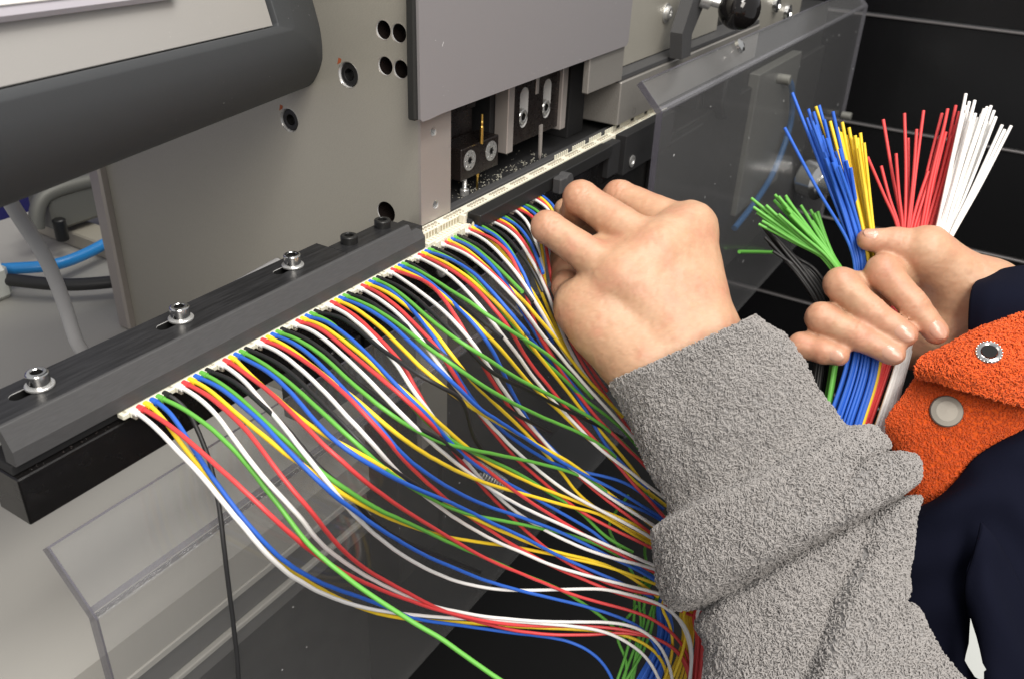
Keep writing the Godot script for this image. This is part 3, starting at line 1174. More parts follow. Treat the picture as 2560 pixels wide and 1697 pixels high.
func connector_track() -> void:
	var t := thing("connector_row", "row of empty white connectors waiting in the track past the rail", "connectors", Vector3(170, -9, -6))
	var mb := Mb.new()
	mb.box(Vector3(1.8, -9.4, -10.2), Vector3(335, -0.2, -3.6), 0.3)
	part(t, "strip", mb, M["nylon"])
	# the window between rail and front bar: slotted face and ledge
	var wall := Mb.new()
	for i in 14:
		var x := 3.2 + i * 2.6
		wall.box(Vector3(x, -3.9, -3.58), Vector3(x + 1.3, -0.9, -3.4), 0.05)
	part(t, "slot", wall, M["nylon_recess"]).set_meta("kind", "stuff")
	mb = Mb.new()
	mb.box(Vector3(1.2, -8.6, -3.5), Vector3(14.4, -4.4, 1.2), 0.3)
	mb.box(Vector3(14.8, -8.6, -3.5), Vector3(37.4, -4.4, 1.2), 0.3)
	mb.box(Vector3(15.0, -3.6, -3.5), Vector3(16.0, -0.4, -2.6), 0.2)
	mb.box(Vector3(36.0, -4.6, -3.5), Vector3(38.6, 0.6, 0.4), 0.3)
	part(t, "ledge", mb, M["nylon"])
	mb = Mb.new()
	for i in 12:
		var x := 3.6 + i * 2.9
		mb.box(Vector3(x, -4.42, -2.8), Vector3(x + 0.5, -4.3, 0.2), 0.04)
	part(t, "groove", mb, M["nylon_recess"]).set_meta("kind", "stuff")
	# crimped contacts on top, and the upright pins farther along
	mb = Mb.new()
	var r := RandomNumberGenerator.new()
	r.seed = 3
	for i in 108:
		var x := 4.0 + i * 2.95
		if i % 8 < 6:
			mb.lathe(Vector3(x, -0.3, -7.0 + r.randf_range(-0.2, 0.2)), Vector3.UP, [Vector2(0.95, 0), Vector2(0.9, 0.9), Vector2(0.55, 0.9), Vector2(0.5, 0.1), Vector2(0, 0.1)], 10)
			mb.box(Vector3(x - 0.3, -0.3, -5.2), Vector3(x + 0.3, 0.5, -4.2), 0.08)
	part(t, "contact", mb, M["crimp"]).set_meta("kind", "stuff")
	mb = Mb.new()
	for i in 60:
		if i % 9 < 7:
			var x := 157.0 + i * 2.8
			mb.box(Vector3(x, -0.3, -9.9), Vector3(x + 1.0, 3.2, -9.0), 0.15)
	part(t, "pin", mb, M["nylon"]).set_meta("kind", "stuff")
	var f := thing("front_bar", "short glossy black bar in front of the white connector row", "bar", Vector3(130, -9, 1))
	mb = Mb.new()
	mb.box(Vector3(44, -9, -3.0), Vector3(214, -0.5, 6.2), 0.5)
	part(f, "bar", mb, M["black_satin"])
	mb = Mb.new()
	mb.box(Vector3(39.6, -8.6, -2.6), Vector3(43.8, -3.6, 1.6), 0.8)
	part(f, "bar_nose", mb, M["black_matt"])
	mb = Mb.new()
	mb.box(Vector3(214.2, -26, -3.4), Vector3(232, -1.5, 4.2), 0.5)
	mb.box(Vector3(238, -30, -3.4), Vector3(330, 0.2, 5.6), 0.5)
	part(f, "end_block", mb, M["black_matt"])
	mb = Mb.new()
	mb.box(Vector3(126, -11, 6.4), Vector3(134, -0.2, 13), 1.0)
	mb.lathe(Vector3(138, -5, 6.4), Vector3.BACK, [Vector2(5.5, 0), Vector2(5.5, 6), Vector2(5, 6.5), Vector2(0, 6.5)], 24)
	part(f, "latch", mb, M["black_bevel"])
	mb = Mb.new()
	mb.lathe(Vector3(252, -22, 5.7), Vector3.BACK, [Vector2(4.6, 0), Vector2(4.6, 0.8), Vector2(2.6, 0.9), Vector2(2.2, 0.2), Vector2(0, 0.2)], 24)
	part(f, "ring_screw", mb, M["zinc"])


func guard(called: String, label: String, prof: PackedVector2Array, x0: float, x1: float, m: Material, slant := 0.0) -> Node3D:
	var t := thing(called, label, "guard", Vector3((x0 + x1) * 0.5, prof[2].y, prof[2].x))
	var th := 4.6
	var d01 := (prof[1] - prof[0]).normalized()
	var d12 := (prof[2] - prof[1]).normalized()
	var n01 := Vector2(d01.y, -d01.x)
	var n12 := Vector2(d12.y, -d12.x)
	var nm := (n01 + n12).normalized() / maxf(0.3, (n01 + n12).normalized().dot(n01))
	var flange := PackedVector2Array([prof[0], prof[1], prof[1] + nm * th, prof[0] + n01 * th])
	var panel := PackedVector2Array([prof[1], prof[2], prof[2] + n12 * th, prof[1] + nm * th])
	var mb := Mb.new()
	mb.prism(Vector3(x0 + 0.8, 0, 0), Vector3.BACK, Vector3.UP, Vector3.RIGHT, flange, x1 - x0 - 1.6)
	part(t, "flange", mb, m)
	mb = Mb.new()
	mb.prism(Vector3(x0 + 0.8, 0, 0), Vector3.BACK, Vector3.UP, Vector3.RIGHT, panel, x1 - x0 - 1.6)
	part(t, "panel", mb, m)
	for x in [x0, x1 - 0.75]:
		mb = Mb.new()
		mb.prism(Vector3(x, 0, 0), Vector3.BACK, Vector3.UP, Vector3.RIGHT, flange, 0.75)
		mb.prism(Vector3(x, 0, 0), Vector3.BACK, Vector3.UP, Vector3.RIGHT, panel, 0.75)
		part(t, "cut_edge", mb, M["acrylic_edge"])
	mb = Mb.new()
	mb.prism(Vector3(x0, 0, 0), Vector3.BACK, Vector3.UP, Vector3.RIGHT, PackedVector2Array([prof[0] - d01 * 0.8, prof[0] - d01 * 0.05, prof[0] - d01 * 0.05 + n01 * th, prof[0] - d01 * 0.8 + n01 * th]), x1 - x0)
	part(t, "cut_edge", mb, M["acrylic_edge"])
	# the heat-bent corner shows as two dark lines
	for k in 2:
		var c := prof[1] + nm * (th + 0.15) - (d01 if k == 0 else -d12) * (1.6 if k == 0 else 1.2)
		var dd := d01 if k == 0 else d12
		var nn := n01 if k == 0 else n12
		mb = Mb.new()
		mb.prism(Vector3(x0 + 0.5, 0, 0), Vector3.BACK, Vector3.UP, Vector3.RIGHT, PackedVector2Array([c - dd * 1.1, c + dd * 1.1, c + dd * 1.1 + nn * 0.25, c - dd * 1.1 + nn * 0.25]), x1 - x0 - 1.0)
		part(t, "bend_line", mb, M["acrylic_edge"])
	return t


func guards() -> void:
	var low := guard("acrylic_guard", "clear bent acrylic guard below the clamp rail, in front of the bench edge", PackedVector2Array([Vector2(19.4, -28.0), Vector2(38, -50.4), Vector2(38, -247)]), -237.5, 222, M["acrylic"])
	var t := guard("acrylic_guard", "smoky clear acrylic guard behind the two hands, beside the dark cabinet", PackedVector2Array([Vector2(11.9, 40), Vector2(30, 21.7), Vector2(33, -260)]), 240, 890, M["acrylic_smoky"])
	var mb := Mb.new()
	# bolts and thumb screw through the panel
	for q in [Vector3(546, -9, 25), Vector3(860, -110, 33)]:
		mb = Mb.new()
		mb.cyl(q, q + Vector3(0, 0, 13), 5.0, 18, 0.8)
		part(t, "stud", mb, M["cast_grey"])
	mb = Mb.new()
	mb.lathe(Vector3(431, 37, 17), Vector3(0, 0.6, 0.8), [Vector2(6, 0), Vector2(5.6, 3), Vector2(3, 4.6), Vector2(0, 5)], 20)
	part(t, "stud", mb, M["chrome"])
	mb = Mb.new()
	mb.lathe(Vector3(690, -146, 40), Vector3(-0.4, 0, 1), [Vector2(0, 0), Vector2(20, 0), Vector2(22, 3), Vector2(22, 22), Vector2(16, 26), Vector2(12, 27), Vector2(12, 42), Vector2(9, 46), Vector2(0, 46)], 28)
	part(t, "thumb_screw", mb, M["chrome"])
	var sr := RandomNumberGenerator.new()
	sr.seed = 12
	mb = Mb.new()
	for i in 60:
		var s := sr.randf_range(0.25, 0.8)
		mb.obox(Vector3(sr.randf_range(260, 860), sr.randf_range(-190, 16), 35.0), Vector3.RIGHT.rotated(Vector3.BACK, sr.randf() * 3.0), Vector3.UP, Vector3.BACK, Vector3(s * sr.randf_range(1.0, 5.0), s * 0.7, 0.3), 0.05)
	part(t, "speck", mb, M["cover_speck"]).set_meta("kind", "stuff")
	mb = Mb.new()
	for i in 30:
		var s := sr.randf_range(0.15, 0.4)
		mb.obox(Vector3(sr.randf_range(-230, 200), sr.randf_range(-180, -56), 38.15), Vector3.RIGHT.rotated(Vector3.BACK, sr.randf() * 3.0), Vector3.UP, Vector3.BACK, Vector3(s * sr.randf_range(1.0, 4.0), s * 0.7, 0.2), 0.05)
	part(low, "speck", mb, M["cover_speck"]).set_meta("kind", "stuff")
	# compression spring behind the lower guard
	var a := Vector3(44, -180, 6)
	var b := Vector3(72, -211, 10)
	var ax := (b - a).normalized()
	var e1 := ax.cross(Vector3.UP).normalized()
	var e2 := ax.cross(e1)
	var pts := PackedVector3Array()
	for i in 161:
		var an := TAU * i / 16.0
		pts.append(a.lerp(b, i / 160.0) + (e1 * cos(an) + e2 * sin(an)) * 6.0)
	mb = Mb.new()
	mb.tube(pts, 1.1, 6)
	var s := thing("spring", "small dark coil spring seen through the clear guard under the wires", "spring", (a + b) * 0.5)
	part(s, "coil", mb, M["zinc"])
	mb = Mb.new()
	mb.cyl(a - ax * 10.0, b + ax * 18.0, 3.4, 16)
	part(s, "rod", mb, M["black_matt"])


func monitor() -> void:
	var o := Vector3(-40, 104.9, -56.8)
	var u := Vector3(0.939, -0.066, -0.337).normalized()
	var n := Vector3(0.342, 0.271, 0.9).normalized()
	var v := n.cross(u).normalized()
	u = v.cross(n)
	var t := thing("control_panel", "dark grey control panel housing with a silver face, tilted before the steel plate", "control panel", o + v * -33.0)
	var rings := [[3.6, 0.0, -5.0, 1.5], [3.6, 0.0, 0.2, 1.5], [4.4, -0.4, 0.7, 2.0], [19.0, -3.0, 1.5, 5.0], [20.5, -3.8, 1.3, 6.0], [40.0, -9.0, 0.6, 11.0], [54.0, -15.0, -1.6, 15.0], [67.0, -21.5, -5.5, 18.0], [77.0, -27.0, -10.5, 20.0], [82.5, -31.5, -16.0, 21.0], [84.0, -33.2, -20.0, 21.5], [84.0, -33.2, -24.0, 21.5], [82.5, -32.0, -24.6, 21.0], [82.5, -32.0, -26.0, 21.0], [83.8, -33.0, -26.4, 21.0], [83.0, -32.6, -40.0, 21.0], [40.0, -12.0, -44.0, 12.0], [-90.0, 70.0, -44.0, 4.0]]
	var rows := []
	for k in range(0, rings.size() - 1):
		# two close rings keep the crisp edges crisp
		pass
	for r in rings:
		var ru: float = r[0]
		var bv: float = r[1]
		var lu := -226.0 - (ru - 3.6) * 0.8
		var tv := 160.0 + (ru - 3.6) * 0.5
		if ru < 0.0:
			lu = -120.0
			tv = 90.0
		var cr_: float = r[3]
		var line := PackedVector3Array()
		for corner in 4:
			var cx: float = [ru - cr_, ru - cr_, lu + cr_, lu + cr_][corner]
			var cy: float = [bv + cr_, tv - cr_, tv - cr_, bv + cr_][corner]
			for s in 13:
				var an := -PI / 2 + corner * PI / 2 + s * (PI / 2) / 12.0
				line.append(o + u * (cx + cos(an) * cr_) + v * (cy + sin(an) * cr_) + n * (r[2] as float))
			# points along the straight side
			for s in range(1, 12):
				var nc := (corner + 1) % 4
				var cx2: float = [ru - cr_, ru - cr_, lu + cr_, lu + cr_][nc]
				var cy2: float = [bv + cr_, tv - cr_, tv - cr_, bv + cr_][nc]
				var an := corner * PI / 2
				var p1 := Vector2(cx + cos(an) * cr_, cy + sin(an) * cr_)
				var p2 := Vector2(cx2 + cos(an) * cr_, cy2 + sin(an) * cr_)
				var p := p1.lerp(p2, s / 12.0)
				line.append(o + u * p.x + v * p.y + n * (r[2] as float))
		rows.append(line)
	var mb := Mb.new()
	mb.grid(rows, true)
	var flip := 0.0
	for i in mb.v.size():
		flip += mb.n[i].dot(mb.v[i] - (o + u * -90.0 + v * 70.0 - n * 25.0))
	if flip < 0.0:
		for i in mb.n.size():
			mb.n[i] = -mb.n[i]
		var old := mb.ix.duplicate()
		mb.ix.clear()
		for i in range(0, old.size(), 3):
			mb.face(old[i], old[i + 1], old[i + 2])
	part(t, "housing", mb, M["monitor_plastic"])
	mb = Mb.new()
	mb.obox(o + u * -112.0 + v * 80.0 + n * -2.0, u, v, n, Vector3(224.6, 159.2, 2.6), 0.3)
	part(t, "face_plate", mb, M["monitor_panel"])
	mb = Mb.new()
	mb.obox(o + u * -150.0 + v * 86.0 + n * 1.4, u, v, n, Vector3(150, 137, 4.0), 1.4)
	part(t, "screen_frame", mb, M["monitor_frame"])
	mb = Mb.new()
	mb.obox(o + u * -150.0 + v * 88.6 + n * 3.6, u, v, n, Vector3(144, 134, 0.9), 0.3)
	part(t, "screen_surround", mb, M["monitor_white"])
	var r := RandomNumberGenerator.new()
	r.seed = 2
	mb = Mb.new()
	for i in 40:
		var x := r.randf_range(-140, 40)
		var y := r.randf_range(0, 9) if r.randf() < 0.5 else r.randf_range(-26, 0)
		var z := 0.0
		if x < 0.0 and y > 0.0: z = -0.6
		elif y < 0.0: z = 1.6 + y * 0.06 - 0.008 * y * y
		else: z = 1.4
		var s := r.randf_range(0.05, 0.15)
		mb.obox(o + u * x + v * y + n * z, u, v, n, Vector3(s * 1.4, s, s), 0.02)
	part(t, "dust", mb, M["monitor_white"]).set_meta("kind", "stuff")


func back_left() -> void:
	var mb := Mb.new()
	mb.tube(curve([Vector3(-164, 66, -100), Vector3(-158, 43, -100), Vector3(-152, 26, -101), Vector3(-148.5, 13, -100), Vector3(-145, -12, -100), Vector3(-142.5, -36, -100), Vector3(-133, -47, -102), Vector3(-90, -50, -110), Vector3(-30, -52, -118), Vector3(9, -52, -122)], 4.0), 3.3, 14)
	single("cable", "grey round cable hanging from the control panel to the bench", "cable", mb, M["cable_grey"], Vector3(-140, -40, -100))
	mb = Mb.new()
	mb.tube(curve([Vector3(-18, -135, -432), Vector3(-7, -135, -424.7), Vector3(22.7, -135, -399), Vector3(48, -135, -397.5), Vector3(75, -133, -400.4), Vector3(110, -128, -404), Vector3(140, -122, -410)], 4.0), 4.8, 14)
	single("hose", "bright blue air hose lying on the bench behind the grey cable", "hose", mb, M["hose_blue"], Vector3(30, -140, -400))
	mb = Mb.new()
	mb.tube(curve([Vector3(-30, -136, -421), Vector3(-15, -136, -407), Vector3(-3, -137, -384), Vector3(10, -138, -364), Vector3(28.5, -138, -345), Vector3(60, -138, -322), Vector3(90, -138, -300)], 4.0), 5.2, 14)
	single("hose", "black air hose lying on the bench below the blue hose", "hose", mb, M["hose_black"], Vector3(10, -143, -370))
	mb = Mb.new()
	mb.box(Vector3(-62, -151, -440), Vector3(-12, -122, -402), 4.0)
	mb.cyl(Vector3(-22, -135, -436), Vector3(-6, -135, -424), 6.6, 18, 1.0)
	single("hose_fitting", "pale plastic push fitting joining the blue and black hoses", "hose fitting", mb, M["fitting_white"], Vector3(-35, -151, -420))
	var t := thing("support_bracket", "beige flat support bracket with a dark grey casting at the back of the bench", "bracket", Vector3(84, -151, -450))
	mb = Mb.new()
	mb.box(Vector3(74, -151, -520), Vector3(100, -136, -300), 1.5)
	part(t, "flat_bar", mb, M["bracket_beige"])
	mb = Mb.new()
	mb.tube(curve([Vector3(44, -122, -450), Vector3(47.6, -108, -450), Vector3(55, -98, -450), Vector3(70, -95, -450), Vector3(110, -96, -450), Vector3(150, -98, -450)], 3.0), 6.5, 14)
	mb.box(Vector3(58, -130, -480), Vector3(160, -98, -446), 3.0)
	part(t, "casting", mb, M["cast_grey"])
	mb = Mb.new()
	mb.cyl(Vector3(59, -136, -440), Vector3(59, -116, -440), 5.5, 18, 1.0)
	part(t, "clamp_screw", mb, M["screw_black"])
	mb = Mb.new()
	mb.cyl(Vector3(88, -135.9, -330), Vector3(88, -128, -330), 5.0, 18, 1.0)
	part(t, "clamp_screw", mb, M["screw_black"])


func right_side() -> void:
	var t := thing("cabinet", "tall black cabinet with pale horizontal panel edges behind the wire bundles", "cabinet", Vector3(1110, -900, 200))
	var mb: Mb
	for i in 6:
		var top := -18.5 - (i - 1) * 159.0
		mb = Mb.new()
		mb.box(Vector3(1100, top - 155.5, -500), Vector3(1125, top - 1.5, 1100), 1.5)
		var p := part(t, "panel", mb, M["cabinet"])
		mb = Mb.new()
		mb.box(Vector3(1096.5, top - 1.4, -500), Vector3(1120, top + 1.6, 1100), 0.6)
		part(p, "panel_edge", mb, M["cabinet_edge"])
	mb = Mb.new()
	mb.tube(curve([Vector3(690, -40, -8), Vector3(706, -44, -2), Vector3(718.8, -62, 0), Vector3(738, -103, 0), Vector3(704.7, -149.8, 0), Vector3(647.6, -172, 0), Vector3(590, -190, -4)], 8.0), 3.6, 12)
	single("hose", "thin blue air hose hanging behind the smoky guard", "hose", mb, M["hose_dull_blue"], Vector3(690, -120, 0))
	mb = Mb.new()
	mb.tube(PackedVector3Array([Vector3(470, -164.7, 39.2), Vector3(545, -191.4, 39.4), Vector3(620, -218.5, 39.8)]), 1.9, 8)
	single("wire_offcut", "short green wire offcut stuck against the smoky guard", "wire offcut", mb, M["wire_green"], Vector3(545, -191, 39))


# ---------------------------------------------------------------- wires

const RANK := ["first", "second", "third", "fourth", "fifth", "sixth", "seventh", "eighth", "ninth", "tenth", "eleventh", "twelfth", "thirteenth", "fourteenth", "fifteenth", "sixteenth", "seventeenth", "eighteenth", "nineteenth", "twentieth", "twenty-first", "twenty-second", "twenty-third", "twenty-fourth", "twenty-fifth", "twenty-sixth", "twenty-seventh", "twenty-eighth", "twenty-ninth", "thirtieth", "thirty-first", "thirty-second", "thirty-third", "thirty-fourth"]


func harnesses() -> void:
	var ordinal := ["first", "second", "third", "fourth", "fifth", "sixth", "seventh", "eighth", "ninth", "tenth", "eleventh", "twelfth", "thirteenth", "fourteenth"]
	var starts := [-186.2, -165.0, -143.9, -122.6, -101.3, -78.6, -56.5, -33.3, -10.5, 11.9, 35.1, 60.5, 84.5, 108.0]
	var where := ["at the rail's outer left end", "", "", "", "", "", "", "", "beside the rail's right end", "in the open gap past the rail", "by the left end of the front bar", "below the front bar", "below the front bar, beside the fingers", "tucked under the fingers"]
	var made := []
	for h in 14:
		var base := Vector3(starts[h] + 7.4, -8.0, 2.0)
		var place: String = where[h] if where[h] else "counted along the clamp rail from its left end"
		var colours := "six" if h < 13 else "four"
		var t := thing("wire_harness", "%s white connector with %s coloured wires, %s" % [ordinal[h], colours, place], "wire harness", base, "wired connectors along the rail")
		made.append(t)
		var mb := Mb.new()
		var x: float = starts[h]
		var top := -6.9 if h < 9 else -5.2
		var y := -7.6 if h < 9 else (-8.0 if h < 11 else -10.2)
		if h >= 11: top = -9.1
		mb.box(Vector3(x - 3.6, y - 2.2, -3.1), Vector3(x + 17.6, top, 1.6), 0.35)
		for i in 7:
			mb.box(Vector3(x - 1.75 + i * 2.95, y - 1.6, 1.4), Vector3(x - 1.2 + i * 2.95, top - 0.1, 2.9), 0.15)
		mb.box(Vector3(x - 4.6, y - 1.7, -1.6), Vector3(x - 1.6, top + 0.0, 2.2), 0.4)
		part(t, "connector", mb, M["nylon"], "white plastic connector")
		mb = Mb.new()
		for i in (6 if h < 13 else 4):
			mb.box(Vector3(x - 0.6 + i * 2.95, y - 2.9, 1.0), Vector3(x + 0.6 + i * 2.95, y - 1.6, 3.6), 0.15)
		part(t, "terminal", mb, M["crimp"]).set_meta("kind", "stuff")
	var made_no := 0
	for w in HARNESS_WIRES:
		var t: Node3D = made[w[0] - 1]
		var mb := Mb.new()
		var pts := curve(w[2], 2.4, 2)
		wander(pts, made_no)
		made_no += 1
		mb.tube(pts, 0.93, 10)
		var wire := part(t, "wire", mb, wire_mat(w[1], made_no), w[1] + " wire")
		# crimped insulation collar at the connector
		mb = Mb.new()
		var a: Vector3 = w[2][0]
		mb.tube(PackedVector3Array([a + Vector3(0, 0, -0.8), a + Vector3(0, 0, 1.4), a + Vector3(0.05, -0.03, 2.5)]), 1.32, 10)
		part(wire, "collar", mb, M["wire_" + w[1]])


func wander(pts: PackedVector3Array, k: int) -> void:
	var f := FastNoiseLite.new()
	f.frequency = 0.035
	f.seed = k
	for i in range(4, pts.size()):
		var a := minf(1.0, (i - 3) / 8.0) * 0.18
		pts[i] += Vector3(f.get_noise_2d(i * 2.4, 0.0), f.get_noise_2d(i * 2.4, 50.0), f.get_noise_2d(i * 2.4, 100.0)) * a


func wire_mat(colour: String, k: int) -> StandardMaterial3D:
	var key := "wire_%s_%d" % [colour, k % 3]
	if not M.has(key):
		var m: StandardMaterial3D = M["wire_" + colour].duplicate()
		var c: Color = m.albedo_color
		m.albedo_color = c.darkened([0.0, 0.05, 0.02][k % 3])
		m.roughness = [0.5, 0.58, 0.46][k % 3]
		M[key] = m
	return M[key]


func loose_wires() -> void:
	for w in HELD_WIRES:
		var mb := Mb.new()
		mb.tube(curve(w[2], 3.5, 2), 0.9, 8)
		var mid: Vector3 = w[2][2]
		single("bundle_wire", "%s wire of the held %s bundle, its cut tip %s from the left" % [w[0], w[0], RANK[w[1] - 1]], "wire", mb, wire_mat(w[0], w[1]), mid, "%s wires of the held bundle" % w[0])
	for w in HANGING_WIRES:
		var mb := Mb.new()
		mb.tube(curve(w[2], 3.5, 2), 0.9, 8)
		var mid: Vector3 = w[2][1]
		single("hanging_wire", "%s wire hanging below the grey sleeve, %s from the left of its colour" % [w[0], RANK[w[1] - 1]], "wire", mb, M["wire_" + w[0]], mid, "%s wires hanging below the grey sleeve" % w[0])


# ---------------------------------------------------------------- people

var blotch := FastNoiseLite.new()


func skin_tone(p: Vector3, spots: Array) -> Color:
	var base := Color(0.465, 0.27, 0.165)
	var pink := Color(0.465, 0.2, 0.13)
	var pale := Color(0.51, 0.325, 0.21)
	var k := blotch.get_noise_3dv(p * 0.05) * 0.8 + blotch.get_noise_3dv(p * 0.2) * 0.15
	var c := base.lerp(pale, clampf(k * 1.2, 0.0, 0.7)).lerp(pink, clampf(-k * 1.1, 0.0, 0.6))
	var near := 0.0
	for s in spots:
		near = maxf(near, 1.0 - (p.distance_to(s[0]) / (s[1] as float)))
	c = c.lerp(pink, clampf(near, 0.0, 0.7))
	var fleck := blotch.get_noise_3dv(p * 1.1)
	return c * (1.0 + fleck * 0.1)


func hand(parent: Node3D, bones: Array, cell: float, spots: Array, creases: Array, called := "hand") -> MeshInstance3D:
	var f := Flesh.new()
	f.add(bones)
	var b := bounds(bones)
	var net := nets(f, cell, b[0], b[1])
	var mb := flesh_mesh(f, net, func(p: Vector3, _n: Vector3) -> Color: return skin_tone(p, spots), creases)
	return part(parent, called, mb, M["skin"])


func first_person() -> void:
	blotch.frequency = 1.0
	blotch.fractal_octaves = 3
	blotch.seed = 6
	var at: Vector3 = SLEEVE_RINGS[4][0]
	var t := thing("person", "person in a grey fleece sleeve, left hand pressing connectors into the track", "person", at)
	var spots := []
	for b in HAND_BONES:
		if b[0] > 0:
			spots.append([b[1], 13.0])
	hand(t, HAND_BONES, 1.4, spots, HAND_CREASES)
	var cloth_mb := sleeve()
	var sl := part(t, "fleece_sleeve", cloth_mb, M["fleece_grey"], "grey fleece sleeve with a thick rolled fold")
	pile_on(sl, cloth_mb, 62000, 1.08, Color(0.34, 0.322, 0.312), 0.03, M["fleece_grey"], 5)


# small curled tufts of pile: rounded crowns with narrow clefts between
func curl(nz: FastNoiseLite, p: Vector3) -> float:
	var d := clampf((nz.get_noise_3dv(p) + 1.0) / 0.85, 0.0, 1.0)
	return (1.0 - d * d) * 1.7 - 0.9


# curled loops of pile standing on a cloth, as many instances of one small curl
func pile_on(parent: Node3D, mb: Mb, count: int, size: float, col: Color, vary: float, m: Material, sd: int) -> void:
	var curl_mb := Mb.new()
	var arc := PackedVector3Array()
	for i in 8:
		var a := -0.9 + 4.3 * i / 7.0
		arc.append(Vector3(cos(a) * 0.62, sin(a) * 0.62 + 0.2, 0.18 * (i - 3.5) / 3.5) * size)
	curl_mb.tube(arc, 0.21 * size, 5, true)
	var mm := MultiMesh.new()
	mm.transform_format = MultiMesh.TRANSFORM_3D
	mm.use_colors = true
	mm.mesh = curl_mb.mesh(Vector3.ZERO)
	mm.instance_count = count
	var r := RandomNumberGenerator.new()
	r.seed = sd
	var base: Vector3 = bases[parent]
	var eye := Vector3(-350.1, 185.3, 262.8)
	var tris := mb.ix.size() / 3
	var k := 0
	var tries := 0
	while k < count and tries < count * 6:
		tries += 1
		var t := r.randi() % tris * 3
		var ia := mb.ix[t]
		var ib := mb.ix[t + 1]
		var ic := mb.ix[t + 2]
		var u := r.randf()
		var w := r.randf() * (1.0 - u)
		var p := mb.v[ia] * (1.0 - u - w) + mb.v[ib] * u + mb.v[ic] * w
		var n := mb.n[ia]
		if n.dot(eye - p) < -60.0:
			continue
		var y := (n + Vector3(r.randfn(), r.randfn(), r.randfn()) * 0.38).normalized()
		var x := y.cross(Vector3(r.randfn(), r.randfn(), r.randfn())).normalized()
		var s := r.randf_range(0.75, 1.3)
		mm.set_instance_transform(k, Transform3D(Basis(x * s, y * s, x.cross(y) * s), (p - base + n * 0.1) * MM))
		var f := 1.0 + r.randfn() * vary
		mm.set_instance_color(k, Color(col.r * f, col.g * f, col.b * f))
		k += 1
	mm.instance_count = count
	var o := MultiMeshInstance3D.new()
	o.name = numbered(parent, "pile")
	o.multimesh = mm
	o.material_override = m
	parent.add_child(o, true)
	o.set_meta("kind", "stuff")


